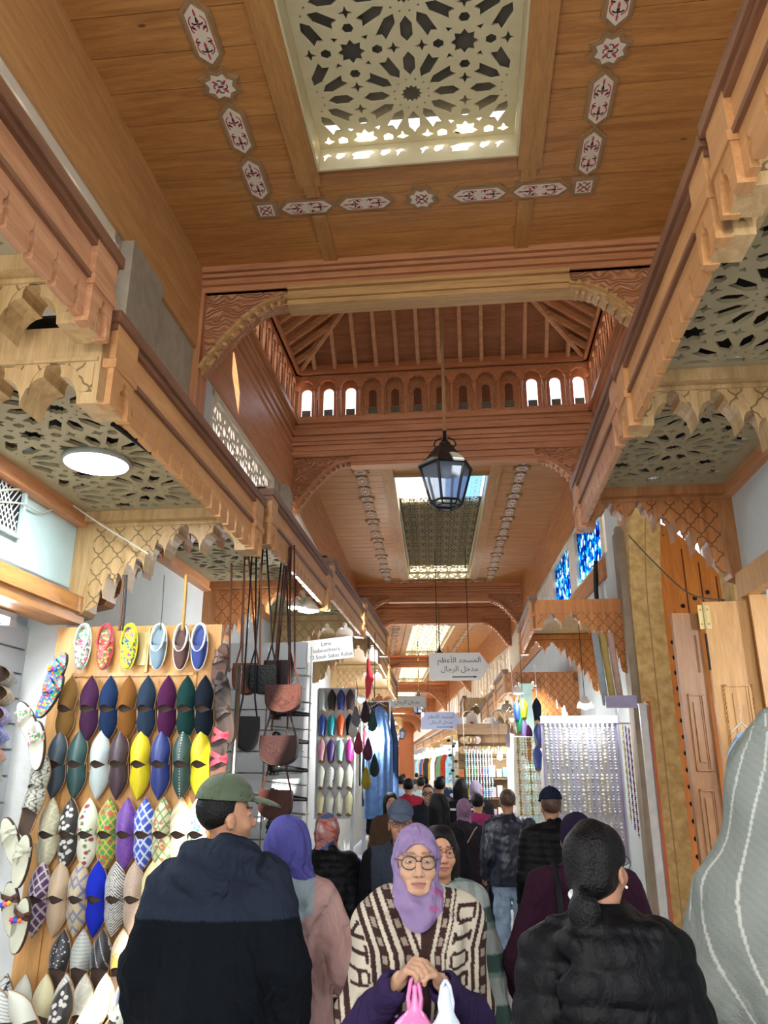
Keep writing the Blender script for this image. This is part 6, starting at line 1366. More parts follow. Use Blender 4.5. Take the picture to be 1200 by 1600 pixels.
# 2 woman with the violet-blue scarf and pink coat
t = person(-.385, 3.38, 0, 1.6, 'person in a violet blue headscarf and pale pink hooded coat seen from behind'); t.scale = (.88,)*3
p = Pose(sh=.155, lw=(-.20, .14, .95), rw=(.24, .16, 1.0), re=(.27, -.06, 1.12), le=(-.22, -.04, 1.10))
me, Q = body(p, 'b98a6c', .011, fem=True, z0=.6); put(t, 'body', me, M_skin); put(t, 'headscarf', hijab(col='5b5aa6', seed=5, yaw=R(-15), drape=.045, bulk=1.24), M_cloth)
def pinkcol(V):
    c = np.tile(np.array(srgb('c9a29c')), (len(V), 1)); m = (V[:, 2] > 1.24+abs(V[:, 0]+.04)*.55) & (V[:, 0] < .13) & (V[:, 1] < .03); c[m] = srgb('9fb2b8'); return c
def hoodroll(g): g.cone((-.16, -.06, 1.40), (.02, -.155, 1.22), .03, .03, .02); g.cone((.02, -.155, 1.22), (.17, -.08, 1.40), .035, .04, .02)
put(t, 'coat', upper(p, .50, .011, .028, flare=.09, seed=9, fold=.007, colour=pinkcol, extra=hoodroll), M_cloth)
# 3 floral scarf, black puffer
t = person(-.355, 5.15, 0, 1.6, 'person in a pink and blue floral headscarf and black quilted jacket seen from behind', z=ground(5.15)); t.scale = (.885,)*3
p = Pose(sh=.16, build=1.1, lw=(-.24, .16, 1.0), rw=(.24, .16, 1.0))
me, Q = body(p, 'b98a6c', .013, fem=True); put(t, 'body', me, M_skin)
def floral(V):
    f = np.sin(V[:, 0]*38+np.sin(V[:, 2]*31)*2)+np.sin(V[:, 1]*35+V[:, 2]*28); c = np.tile(np.array(srgb('c98f8c')), (len(V), 1)); c[f > .8] = srgb('5a6b94'); c[f < -.9] = srgb('dcc4bc'); c[abs(f) < .12] = srgb('c8563c'); return c
put(t, 'headscarf', hijab(seed=3, res=.010, colour=floral), M_cloth)
BP = upper(p, .80, .011, .035, quilt=(.055, .012), seed=8, fold=.004, collar=.04); put(t, 'jacket', BP, M_black_n); put(t, 'trousers', lower(p, .08), M_darkp); shoes(t, p, M_shoe)
# 4 the elderly woman wrapped in the striped blanket
t = person(.105, 2.72, 182, 1.6, 'elderly person in lilac headscarf and glasses wrapped in brown and cream striped blanket'); t.scale = (.885,)*3
p = Pose(sh=.120, build=.92, lw=(-.055, .235, 1.265), rw=(.075, .245, 1.275), le=(-.19, .05, 1.09), re=(.19, .05, 1.09))
me, Q = body(p, 'b48c72', .009, fem=True, old=True, z0=.55, curl=(.75, .8), grip=((0, -.6, -1), (0, -.6, -1)), lip='8f6258', fine=[(2, 1.49, 1.72, .0024), (0, -.085, .085, .0024), (1, .045, .125, .0024), (0, -.12, .12, .004), (2, 1.14, 1.3, .004), (1, .2, .33, .004)])
ob = put(t, 'body', me, M_skin); eyes(ob, Q, .7); glasses(t, Q, 0, M_gl, .027, .022, .0019)
def lilac(V):
    f = np.sin(V[:, 0]*75+np.sin(V[:, 2]*60)*1.5)+np.sin(V[:, 2]*120-V[:, 0]*52); k = np.clip(f*.22, -.5, .5)[:, None]
    c = np.array(srgb('a28cba'))*(1-np.maximum(k, 0))+np.array(srgb('84709e'))*np.maximum(k, 0); m = (V[:, 2] < 1.52) & (V[:, 0] < -.03) & (f > .9); c[m] = srgb('b06a9c'); return c
put(t, 'headscarf', hijab(seed=6, res=.006, colour=lilac, drape=-.02), M_cloth)
put(t, 'robe', upper(p, .85, .010, .014, flare=.08, seed=12, fold=.005, colour=lambda V: np.where((V[:, 2] > 1.36)[:, None], np.array(srgb('5a2438')), np.array(srgb('3a2c55'))), sleeve=1.3, cuff=.86), M_cloth)
put(t, 'skirt', lower(p, .06, .95, .02, skirt=True, flare=.10, colour=solid('33264a')), M_cloth)
FONT = dict(D='11110 10001 10001 10001 10001 10001 11110', I='01110 00100 00100 00100 00100 00100 01110', O='01110 10001 10001 10001 10001 10001 01110', R='11110 10001 10001 11110 10100 10010 10001', K='10001 10010 10100 11000 10100 10010 10001', T='11111 00100 00100 00100 00100 00100 00100', A='01110 10001 10001 11111 10001 10001 10001')
def glyph(ch, u, v):
    """u, v in 0..1, v down; True where inked"""
    rows = [[int(q) for q in r] for r in FONT[ch].split()]; G = np.array(rows, float)
    x = np.clip(u*5-.5, 0, 4); y = np.clip(v*7-.5, 0, 6); x0 = np.floor(x).astype(int); y0 = np.floor(y).astype(int); x1 = np.minimum(x0+1, 4); y1 = np.minimum(y0+1, 6); fx, fy = x-x0, y-y0
    val = G[y0, x0]*(1-fx)*(1-fy)+G[y0, x1]*fx*(1-fy)+G[y1, x0]*(1-fx)*fy+G[y1, x1]*fx*fy
    return (val > .42) & (u > 0) & (u < 1) & (v > 0) & (v < 1)
CREAM, BRN = srgb('c9c0ae'), srgb('3d2a28')
def blanketcol(V):
    x = -V[:, 0]; z = V[:, 2]; n = len(V); c = np.tile(np.array(CREAM), (n, 1)); dot = srgb('9d8f80')
    bend = (1.40-z)*.10
    tr = np.abs(x)*np.where(z < 1.32, 1+.35*(1.32-z), 1)
    # stripes run over the shoulder and down: measured from the neck outwards
    tL = np.where(z > 1.33, tr-(z-1.33)*.35, tr) + bend*.6; tRr = np.where(z > 1.33, tr-(z-1.33)*.35, tr)
    L_ = [(.0, .012, 1), (.028, .062, 2), (.080, .098, 1), (.112, .142, 2), (.158, .176, 1), (.262, .285, 1), (.30, .33, 2), (.35, .37, 1), (.39, .42, 2)]
    R_ = [(-.05, .03, 1), (.042, .066, 2), (.076, .082, 1), (.176, .190, 1), (.205, .240, 2), (.258, .276, 1), (.292, .325, 2), (.345, .365, 1), (.39, .42, 2)]
    for tab, sel, tt in ((L_, x < 0, tL), (R_, x >= 0, tRr)):
        for a, b, k in tab:
            m = sel & (tt > a) & (tt < b); c[m] = BRN
            if k == 2: mid = (a+b)/2; m2 = m & (abs(tt-mid) < (b-a)*.27) & (np.sin(z*2*PI/.052) > .1); c[m2] = dot
    # woven letters, turned a quarter, reading down the front
    for ch, zc in zip('DIOR', (1.440, 1.375, 1.310, 1.243)):
        u = (zc+.027-z)/.054; v = 1-(tRr-.092)/.074; m = (x > 0) & (V[:, 1] > -.02); u = np.clip(u, -1, 2); c[m & glyph(ch, u, v)] = BRN
    for ch, zc in zip('KTA', (1.385, 1.318, 1.25)):
        u = (z-zc+.027)/.054; v = 1-(.255-tL)/.074; m = (x < 0) & (V[:, 1] > -.04); c[m & glyph(ch, np.clip(u, -1, 2), v)] = BRN
    return c
def blanket():
    g = SDF((-.42, -.30, .70), (.42, .34, 1.56), .0046)
    g.cone((-.115, -.01, 1.400), (.115, -.01, 1.400), .104, .104, .05)
    for s in (-1, 1): g.cone((s*.075, .0, 1.435), (s*.16, .0, 1.39), .072, .085, .04); g.ell((0, .0, 1.26), (.200, .165, .19), .05)
    for s in (-1, 1): g.cone((s*.125, -.01, 1.36), (s*.185, .03, 1.14), .088, .090, .06); g.cone((s*.12, .12, 1.40), (s*.05, .17, 1.22), .035, .04, .05)
    g.cone((-.10, .16, 1.20), (-.13, .12, .78), .055, .075, .05, fl=(1, 1.3, 1)); g.cone((.21, .04, 1.1), (.20, .0, .98), .06, .05, .05)
    g.warp(lambda x, y, z: .007*np.sin(x*62+np.sin(z*9)*1.5)*np.clip((1.45-z)*5, 0, 1)); g.warp(folds(.005, 20, 17))
    g.ell((0, .10, 1.47), (.068, .13, .085), .02, 's'); g.cone((0, .20, 1.44), (0, .24, 1.33), .035, .008, .02, 's'); g.cone((0, 0, 1.47), (0, 0, 1.7), .078, .085, .01, 's')
    # lower hem lifted over the forearms
    g.warp(lambda x, y, z: np.maximum(0, 0)+0*x+np.where((y > .0) & (x > -.045), np.maximum(0, (1.125+.35*abs(x)*0-.25*np.maximum(0, abs(x)-.12))-z), 0)*1.6+0*z)
    for s in (-1, 1): g.cone((s*.19, .14, 1.14), (s*.02, .30, 1.255), .062, .050, .02, 's')
    g.cone((-.30, -.3, 1.0), (.3, -.3, .9), .0, .0, 0)
    g.warp(lambda x, y, z: np.where((y < .02) | (x > 0), np.maximum(0, .98-z), 0)*1.5+0*x)
    return g.mesh('blanket', 1, blanketcol)
put(t, 'blanket', blanket(), M_knit, label='brown and cream striped wool blanket with woven letters')
WOMAN = t
# 5 long-haired woman behind her
t = person(.255, 3.75, 178, 1.6, 'person with long black hair and thin glasses in a green and white checked shirt', z=ground(3.75)); t.scale = (.865,)*3
p = Pose(sh=.155, lw=(-.27, .06, .80), rw=(.24, .08, .82), le=(-.23, -.03, 1.08), re=(.22, -.03, 1.08))
me, Q = body(p, 'b88468', .011, fem=True, yaw=R(8), fine=[(2, 1.49, 1.72, .004), (0, -.09, .09, .004), (1, .04, .13, .004)]); ob = put(t, 'body', me, M_skin); eyes(ob, Q); glasses(t, Q, 0, M_gl, .026, .021, .0012); put(t, 'hair', hair(p, 'long', .008), M_hair)
def checks(V):
    c = np.tile(np.array(srgb('aeb6b2')), (len(V), 1)); z = V[:, 2]; x = V[:, 0]
    c[(np.sin(z*2*PI/.21) > .35)] = srgb('4a625e'); c[(np.sin(z*2*PI/.21+1.4) > .93)] = srgb('7e9a96'); m = (np.sin(x*2*PI/.2) > .8); c[m] = c[m]*.75; return c
put(t, 'shirt', upper(p, .74, .011, .03, seed=21, fold=.006, colour=checks, flare=.02), M_cloth); put(t, 'trousers', lower(p, .08), M_darkp); shoes(t, p, M_shoe, M_sole)
BOY = t
# 6 man with blue cap and glasses, grey vest
t = person(.10, 5.0, 180, 1.66, 'person in a blue grey cap and dark vest facing the camera behind the blanket', z=ground(5.0)); t.scale = (.915,)*3
p = Pose(sh=.175, build=1.05); me, Q = body(p, 'a87a60', .011, fine=[(2, 1.49, 1.72, .005), (1, .04, .13, .005)]); ob = put(t, 'body', me, M_skin); eyes(ob, Q); glasses(t, Q, 0, M_gl); put(t, 'hair', hair(p, 'short', .009), M_brown)
put(t, 'vest', upper(p, .80, .012, .03, seed=30, colour=lambda V: np.where((abs(V[:, 0]) < .19)[:, None], np.array(srgb('3c4250')), np.array(srgb('15171d'))), collar=.03), M_cloth); put(t, 'trousers', lower(p, .08), M_darkp); shoes(t, p, M_shoe)
ballcap(t, cl('slate_cap', '4a5568'))
# 7 lilac hijab, dark coat, bag strap
t = person(.82, 8.45, 0, 1.6, 'person in a lilac pink headscarf and dark taupe coat with thin shoulder strap', z=-.15); t.scale = (.90,)*3
p = Pose(sh=.165, build=1.1); me, Q = body(p, 'b98a6c', .013, fem=True); put(t, 'body', me, M_skin); put(t, 'headscarf', hijab(col='a883a0', seed=13, res=.011), M_cloth)
LONGC = upper(p, .45, .013, .03, flare=.07, seed=14, fold=.006, colour=solid('3a3238')); put(t, 'coat', LONGC, M_cloth); put(t, 'trousers', lower(p, .08), M_darkp); shoes(t, p, M_shoe)
s = MB(); s.tube([(.17, -.02, 1.45), (.10, -.13, 1.40), (-.02, -.17, 1.22), (-.16, -.14, 1.02), (-.22, .0, .95)], .008, 6); s.build('bag_strap', cl('tan_strap', 'b09080'), t)
# 8 leather jacket, jeans, trainers
t = person(1.19, 7.9, 4, 1.72, 'person in a dark blue leather jacket and pale blue jeans walking away', z=-.15); t.scale = (.965,)*3
p = Pose(sh=.18, build=1.08, lw=(-.24, .12, .92), stride=.10); me, Q = body(p, 'a87a60', .012); put(t, 'body', me, M_skin); put(t, 'hair', hair(p, 'short', .009), M_brown)
put(t, 'jacket', upper(p, .84, .012, .032, seed=16, fold=.010, colour=solid('1c2234'), collar=.035), attrmat('leather_dyed', .35, bump=.2, bscale=120, spec=.6)); put(t, 'jeans', lower(p, .07, fold=.010), M_denim); shoes(t, p, M_shoe, M_sole)
# 9 navy cap, black puffer
t = person(1.26, 6.2, 0, 1.7, 'person in a navy cap and black quilted jacket seen from behind near the pearls', z=ground(6.2)); t.scale = (.965,)*3
p = Pose(sh=.175, build=1.12); me, Q = body(p, 'b08468', .012); put(t, 'body', me, M_skin); put(t, 'hair', hair(p, 'short', .010), M_brown)
put(t, 'jacket', upper(p, .84, .011, .035, quilt=(.05, .012), seed=18, fold=.004, collar=.045), M_black_n); put(t, 'trousers', lower(p, .08), cl('blue_jeans', '5a6c8c')); shoes(t, p, M_shoe, M_sole)
ballcap(t, M_navyc)
# 10 purple scarf, maroon coat, black strap bag
t = person(.87, 3.75, 2, 1.62, 'person in a dark purple headscarf and maroon coat with black bag strap', z=ground(3.75)); t.scale = (.90,)*3
p = Pose(sh=.175, build=1.2, lw=(-.28, .14, .92), le=(-.31, -.06, 1.08), rw=(.28, .14, .92), re=(.31, -.06, 1.08)); me, Q = body(p, 'b98a6c', .013, fem=True, z0=.5); put(t, 'body', me, M_skin); put(t, 'headscarf', hijab(col='251b33', seed=23), M_cloth)
put(t, 'coat', upper(p, .55, .012, .04, flare=.08, seed=24, fold=.008, colour=solid('34182a'), sleeve=1.3), M_cloth)
s = MB(); s.tube([(-.12, .08, 1.46), (-.13, -.03, 1.485), (-.145, -.15, 1.38), (-.15, -.185, 1.22), (-.16, -.19, 1.02)], [.016]*5, 6); s.build('bag_strap', M_black_n, t)
# 11 ponytail, black jacket, backpack
t = person(.58, 2.27, 0, 1.6, 'person with a black ponytail and white hair tie in a dark quilted jacket with backpack'); t.scale = (.905,)*3
yw = R(-42); p = Pose(sh=.16, build=1.05, lw=(-.24, .1, .85), rw=(.24, .1, .85), le=(-.225, -.04, 1.1), re=(.225, -.04, 1.1)); me, Q = body(p, 'a57860', .008, fem=True, yaw=yw, z0=.75, fine=[(2, 1.42, 1.75, .0045)]); ob = put(t, 'body', me, M_skin); eyes(ob, Q); glasses(t, Q, yw, M_gl, .026, .022, .0013)
put(t, 'hair', hair(p, 'pony', .006, yw), M_hair); s = MB(); s.ball((0, 0, 0), .0045, 8); e = Q(.088, -.004, -.045); s.build('earring', mat('pearl', 'e8e4da', .2), ob, Matrix.Translation(e), True)
s = MB(); q = Q(0, -.122, -.058); s.tube([(q[0]+.026*math.cos(a), q[1]+.02*math.sin(a)-.004, q[2]+.010*math.sin(a)-.004) for a in [2*PI*k/16 for k in range(17)]], .008, 8, cap=False); s.build('hair_tie', mat('white_tie', 'c8ccd0', .7), t, None, True)
def colr(g): g.cone((-.11, -.11, 1.42), (.11, -.11, 1.42), .050, .050, .03); g.ell((0, -.145, 1.30), (.17, .045, .13), .02)
def pufcol(V): return np.tile(np.array(srgb('161c27')), (len(V), 1))
put(t, 'jacket', upper(p, .74, .0085, .032, quilt=(.085, .014), seed=27, fold=.005, collar=.02, extra=colr), M_black_n)
g = SDF((-.22, -.36, .75), (.22, -.08, 1.28), .010); g.box((0, -.225, .99), (.15, .085, .22), .07, .02); g.box((0, -.29, .92), (.115, .05, .12), .04, .02); g.warp(folds(.003, 40, 2))
bp = put(t, 'backpack', g.mesh('backpack', 2), mat('black_backpack', '0d0f14', .7, bump=.2)); s = MB(); s.tube([(.14*math.cos(a), -.312, .96+.12*math.sin(a)) for a in [PI*k/14 for k in range(15)]], .004, 6); s.build('zip', mat('brass_zip', 'a09068', .35, .8), bp)
# 12 hooded wool djellaba at the right edge
t = person(1.165, 2.42, -6, 1.75, 'person in a hooded grey wool robe with thin cream stripes at the right photo edge')
g = SDF((-.40, -.42, .55), (.40, .42, 1.88), .0065)
g.cone((0, -.02, 1.60), (0, -.06, 1.78), .110, .040, .05); g.cone((0, .0, 1.36), (0, -.01, 1.60), .165, .120, .08); g.cone((-.11, -.01, 1.30), (.11, -.01, 1.30), .095, .095, .09); g.cone((0, 0, 1.62), (0, -.02, 1.20), .12, .225, .08); g.ell((0, -.02, 1.15), (.23, .17, .33), .08); g.cone((0, 0, 1.0), (0, 0, .5), .20, .25, .08)
for s_ in (-1, 1): g.cone((s_*.17, -.01, 1.30), (s_*.235, .0, 1.08), .085, .085, .07); g.cone((s_*.235, .0, 1.08), (s_*.16, .26, 1.06), .08, .07, .04)
g.cone((-.02, -.14, 1.42), (0, -.20, 1.05), .06, .03, .04)
g.ell((0, .13, 1.59), (.07, .10, .10), .02, 's'); g.warp(folds(.016, 13, 41)); g.warp(folds(.004, 40, 42, .6)); g.zcut(.58)
def djc(V):
    c = np.tile(np.array(srgb('858c86')), (len(V), 1)); n = np.sin(V[:, 0]*140+V[:, 2]*90)*np.sin(V[:, 2]*150-V[:, 1]*120); c = c*(1+.08*n[:, None])
    a = np.arctan2(V[:, 1], V[:, 0])+.35*np.sin(V[:, 2]*6); m = np.abs(((a*2.3+.4*V[:, 2]) % 1)-.5) < .045; c[m] = srgb('c2c4bc'); return c
put(t, 'robe', g.mesh('robe', 2, djc), M_knit, label='grey wool robe with thin cream stripes')
p = Pose(lw=(-.10, .30, 1.06), rw=(.12, .30, 1.06), le=(-.26, .02, 1.08), re=(.26, .02, 1.08)); me, Q = body(p, 'a87a60', .012, z0=.6); put(t, 'body', me, M_skin)
# the crowd further down the street
pb = Pose(); bodyF, QF = body(pb, 'a87a60', .014); bodyW, QW = body(pb, 'b98a6c', .014, fem=True)
jackF = upper(pb, .82, .014, .03, seed=51, colour=solid('ffffff')); coatF = upper(pb, .45, .014, .03, flare=.06, seed=52, colour=solid('ffffff')); trouF = lower(pb, .08, res=.016)
hairS, hairL, scarfF = hair(pb, 'short', .012), hair(pb, 'long', .012), hijab(res=.012, col='ffffff')
def far(x, y, deg, H, label, top, head, hm, tr='1d1f26', coat=False, fem=False, group=None, strap=False):
    t = person(x, y, deg, H, label, group, z=ground(y)); t.scale = (H/1.74,)*3
    put(t, 'body', (bodyW if fem else bodyF).copy(), M_skin); b = (coatF if coat else jackF).copy(); put(t, 'coat' if coat else 'jacket', b, cl('cloth_'+top, top)); put(t, 'trousers', trouF.copy(), cl('cloth_'+tr, tr)); shoes(t, pb, M_shoe)
    if head == 'scarf': put(t, 'headscarf', scarfF.copy(), cl('scarf_'+hm, hm))
    else: put(t, 'hair', (hairS if head == 'short' else hairL).copy(), M_hair if hm == 'k' else M_brown)
    return t
far(.454, 6.9, 10, 1.656, 'person with shoulder length black hair and black coat behind the checked shirt', '14151b', 'long', 'k', coat=True, fem=True)
far(.75, 11, 0, 1.76, 'person with cropped dark hair and a black coat in the middle of the crowd', '17181e', 'short', 'k')
tt = far(.98, 10.5, 0, 1.73, 'person with black hair and a white striped collar in the crowd', '16171c', 'long', 'k', fem=True); mb = MB(); mb.tube([(.19*math.cos(a), .115*math.sin(a)-.01, 1.36) for a in [2*PI*k/18 for k in range(19)]], .022, 6); mb.build('collar', M_sole, tt)
far(1.29, 11.5, -8, 1.7, 'person in a pale violet headscarf and black robe near the plates stall', '18191f', 'scarf', 'a79ab4', coat=True, fem=True)
far(1.06, 9.3, -12, 1.6, 'person with black hair and a magenta jacket in the crowd', '8c2458', 'short', 'k', fem=True)
tt = far(.36, 12, 0, 1.73, 'person with black hair and a red hooded jacket far down the street', '9a2336', 'short', 'k')
far(.30, 15, 0, 1.75, 'person in a pale blue shirt far down the street', '8fb0c8', 'short', 'k')
far(.66, 14.6, 0, 1.72, 'person in a pale green shirt beyond the red jacket', 'a9c0bc', 'short', 'k')
tt = far(.08, 9.2, 186, 1.6, 'person in a brown coat with loose dark hair walking towards the camera', '4e3a2a', 'long', 'k', coat=True, fem=True)
tt = far(.56, 10.4, 176, 1.67, 'person in black sunglasses walking towards the camera', '20222a', 'short', 'k'); glasses(tt, QF, 0, M_gl, .028, .018, .006)
far(-.02, 14, 0, 1.72, 'person in a long black robe beside the blue robes', '101116', 'scarf', '101116', coat=True, fem=True)
far(.80, 16, 5, 1.72, 'person in a grey jacket far down the middle of the street', '5c5a60', 'short', 'k')
far(1.3, 18.3, 0, 1.7, 'person in a dark blue jacket far down on the right side', '2a3450', 'short', 'k')
far(.1, 19, 0, 1.7, 'person in a beige coat far down on the left side', 'a8967c', 'scarf', 'c8b8a0', coat=True, fem=True)
far(1.0, 22, 180, 1.7, 'person in a white top far down the street facing the camera', 'c8c8c4', 'short', 'k')
far(.62, 26, 0, 1.7, 'person in a maroon top furthest but one down the street', '6a2430', 'short', 'k')
far(1.2, 30, 0, 1.7, 'person in dark clothes furthest down the street', '202028', 'short', 'k')
# ---- carried bags
def carrier(x, y, z, w, h, col, label, d=None, writing=False, seed=1, thin=.5):
    t = thing('carrier_bag', Matrix.Translation((x, y, z)), label, 'plastic bag')
    g = SDF((-w, -w*.8, -h-.03), (w, w*.8, .04), .0065)
    g.ell((0, 0, -h*.62), (w*.50, w*.30, h*.38), .03); g.cone((0, 0, -.025), (0, 0, -h*.34), .014, w*.40, .02, fl=(1, 1.7, 1)); g.cone((0, 0, .015), (0, 0, -.1), .010, .016, .02)
    g.warp(lambda X, Y, Z: .007*np.sin(np.arctan2(Y+0*Z, X+1e-6)*13+Z*6+seed)*np.clip(-Z*6, .2, 1)); g.warp(folds(.004, 40, seed, .5))
    def c(V):
        cc = np.tile(np.array(srgb(col)), (len(V), 1))
        if writing:
            z_ = (V[:, 2]+h)/.022; x_ = V[:, 0]/.013+np.floor(z_)*.37; m = (V[:, 2] < -h*.42) & (V[:, 2] > -h*.95) & ((z_ % 1) < .5) & ((x_ % 1) < .55) & (np.abs(V[:, 0]) < w*.38); cc[m] = srgb('3a3c48')
        return cc
    o = link('bag_body', g.mesh('bag_body', 1, c), M_bag, t); hm = MB()
    for s in (-1, 1): hm.tube([(s*.012, 0, -.05), (s*.018, 0, -.01), (s*.010, .0, .03), (0, 0, .045)], [.008, .006, .006, .005], 6)
    hm.build('handle', mat('handle_'+col, col, .4), t, None, True); return t
M_bag = attrmat('thin_plastic', .25, bump=.1, bscale=60, spec=.6)
carrier(.085, 2.45, 1.105, .26, .40, 'd57ab0', 'pink plastic carrier bag held in the hands of the blanket wrapped woman', seed=3)
carrier(.170, 2.42, 1.10, .22, .38, 'c9d6e6', 'pale blue white plastic bag with small dark print held in front', writing=True, seed=9)
carrier(.51, 3.70, .66, .17, .40, '2aa7ae', 'turquoise plastic bag held by the person in the checked shirt', seed=5)
carrier(.12, 3.1, .98, .22, .42, '4a7fb4', 'blue plastic bag hanging behind the pink coat', seed=7)
# ================================================================== STALLS AND GOODS further along
def strand(F, x, y, z, L, cols, r=.009, step=None, label='', group=None, name='bead_necklace'):
    """necklace strand hung straight down; beads in one mesh per colour is one strung object"""
    n = int(L/(step or r*2.05)); mb = MB()
    for k in range(n):
        rr = r*(1+.25*math.sin(k*1.7)); mb.ball((.002*math.sin(k*2.1), 0, -k*(step or r*2.05)), rr, 6)
    mb.tube([(0, 0, .02), (0, 0, -L)], r*.25, 4)
    return mb.build(name, cols, None, F @ T(x, y, z), True, label=label, cat='necklace', group=group)
M_pearl = [mat('pearl_'+c, c, .25, noise=.15, nscale=60, spec=.7) for c in ('d8d4c4', 'c8c8d8', 'b8c0cc', 'dcd8c0', 'ccc4dc', 'a8a8b0')]
M_goldb = mat('gold_beads', 'a89048', .3, .6, noise=.3, nscale=60); M_vio = mat('violet_beads', '5a3a8c', .3, noise=.3, nscale=60); M_crim = mat('crimson_beads', '7a2a48', .3, noise=.3, nscale=60)
t = thing('necklace_board', F1 @ T(1.215, 9.05, .75), 'white display board hung with rows of pearl necklaces on the right', 'display board')
mb = MB(); mb.box((-.41, 0, 0), (.41, .03, 1.50)); mb.build('panel', mat('lilac_white', 'c2c4cc', .5), t); mb = MB(); mb.box((-.42, -.05, 1.42), (.42, -.001, 1.50)); mb.box((-.42, -.03, 0), (-.40, -.001, 1.42)); mb.box((.40, -.03, 0), (.42, -.001, 1.42)); mb.build('frame', mat('violet_frame', 'a49cc0', .4), t)
area(t, .8, 5, T(0, -.22, 1.62, rx=25), (.92, .92, 1), sy=.15)
for row, (z0, L) in enumerate(((2.15, .50), (1.62, .46), (1.13, .36))):
    for k in range(15):
        m = M_pearl[(k*2+row*3+k//4) % 6]; strand(F1, .845+.052*k, 9.005, z0, L*(1 if k % 3 else .93), m, .015 if (k+row) % 4 else .019, label='pearl necklace strand on the white board, %s tier' % ('upper', 'middle', 'lower')[row], group='pearl necklaces, %s tier of the white board' % ('upper', 'middle', 'lower')[row])
for k in range(9):
    m = (M_goldb, M_vio, M_crim, M_vio, M_goldb, M_pearl[3], M_goldb, M_blk, M_pearl[0])[k]
    strand(F1, 1.66+.032*k, 8.9, 2.14-.02*k, 1.0+.05*(k % 3), m, .010, label='long hanging strand between the pearl board and the white post', group='long strands beside the white post')
for k in range(8): strand(F1, .60+.035*k, 10.2, 2.05, .95, (M_goldb, M_pearl[3], M_pearl[0], M_pearl[3])[k % 4], .016, label='yellowish bead strand hanging left of the pearl board', group='yellowish strands left of the pearl board')
t = thing('pillar', F1 @ T(.84, 11.6, -.15), 'pale green square pillar behind the large glowing bulb', 'pillar'); mb = MB(); mb.box((-.09, 0, 0), (.09, .2, 2.95)); mb.build('shaft', mat('pale_green', 'a4c0b8', .6), t); mb = MB(); mb.box((-.11, -.02, 2.95), (.11, .22, 3.02)); mb.build('cap', mat('pale_green', 'a4c0b8', .6), t)
for px0, px1, z1, m, d in ((997, 1010, 2.42, mat('white_post', 'd0ccc8', .5), 'white upright board edge beside the gold stone arch'), (1008, 1015, 2.44, mat('orange_post', 'c0582c', .5), 'thin orange upright beside the white board edge')):
    a = onplane(px0, 1110, F1, 8.0); w = .085 if px0 < 1000 else .04; t = thing('post', F1 @ T(a.x+.02, 8.02, -.13), d, 'post'); mb = MB(); mb.box((0, 0, 0), (w, .05, z1)); mb.build('board', m, t); mb = MB(); mb.box((-.004, -.004, z1), (w+.004, .054, z1+.015)); mb.build('cap', m, t)
t = thing('name_board', F1 @ T(1.50, 7.98, 2.26), 'plain pale violet board above the hanging strands', 'board'); mb = MB(); mb.box((-.15, 0, 0), (.15, .02, .12)); mb.build('panel', mat('violet_frame', 'a49cc0', .4), t); mb = MB(); mb.box((-.15, -.008, .0), (.15, 0, .008)); mb.build('edge', M_slat, t)
for k, c in enumerate(('9aa4a8', 'b09a5c', 'b89a90')): t = thing('fabric_roll', F1 @ T(1.38+.075*k, 8.15, 2.30, ry=-4), ('silver grey', 'golden', 'dusty pink')[k]+' fabric roll standing above the pearl stall', 'fabric roll'); mb = MB(); mb.lathe([(.032, 0), (.034, .02), (.034, .70), (.030, .72), (.012, .725)], 12); mb.build('cloth', cl('roll_'+c, c), t, None, True); mb = MB(); mb.lathe([(.010, -.03), (.010, .76)], 8); mb.build('core', M_wire, t)
# generic display racks
def rack(F, x, y, rz, w, h, label, rows, cols, keys, z0=1.0, back='c8c8cc', step=.30, dx=None, group=None, pair=False, kind='babouche', base=True):
    t = thing('display_rack', F @ T(x, y, z0, rz=rz), label, 'display rack'); mb = MB(); mb.box((-w/2, .02, 0), (w/2, .05, h)); mb.build('back', mat('rack_'+back, back, .5), t)
    mb = MB(); mb.box((-w/2-.015, -.01, 0), (-w/2, .05, h)); mb.box((w/2, -.01, 0), (w/2+.015, .05, h)); mb.box((-w/2, -.01, h), (w/2, .05, h+.015)); mb.build('frame', M_slat, t)
    if base: mb = MB(); mb.box((-w/2, .02, -z0-.14), (-w/2+.04, .05, 0)); mb.box((w/2-.04, .02, -z0-.14), (w/2, .05, 0)); mb.build('legs', M_slat, t)
    FM = F @ T(x, y, z0, rz=rz); i = 0
    for r in range(rows):
        for c in range(cols):
            k = keys[i % len(keys)]; i += 1; xx = -w/2+w*(c+.5)/cols; zz = h-step*(r+.55)
            babouche(FM @ T(xx, 0.0, zz) @ FACE @ T(0, -.13, 0), k, 'small slipper on the %s' % label, group or 'slippers on the '+label, simple=True)
    return t
rack(F1, -1.64, 9.75, 0, .46, 1.52, 'white rack of bright slippers in the middle left', 5, 4, ['whitelea', 'black', 'navylea', 'brownlea', 'bluebright', 'teal', 'orange', 'ink', 'pink', 'deepviolet', 'mint', 'magenta', 'whiteplain', 'whitechev', 'whiteplain', 'whiteswirl', 'cream', 'whiteplain', 'whiteswirl', 'cream'], z0=1.12)
rack(F1, -1.18, 10.05, 0, .34, 1.25, 'dark column of mixed slippers beside the blue robes', 4, 3, ['leopard', 'plum', 'brown', 'red', 'cream', 'black', 'slate', 'sage', 'yellowlea', 'whiteplain', 'red', 'blue'], z0=1.25, back='4a3a34')
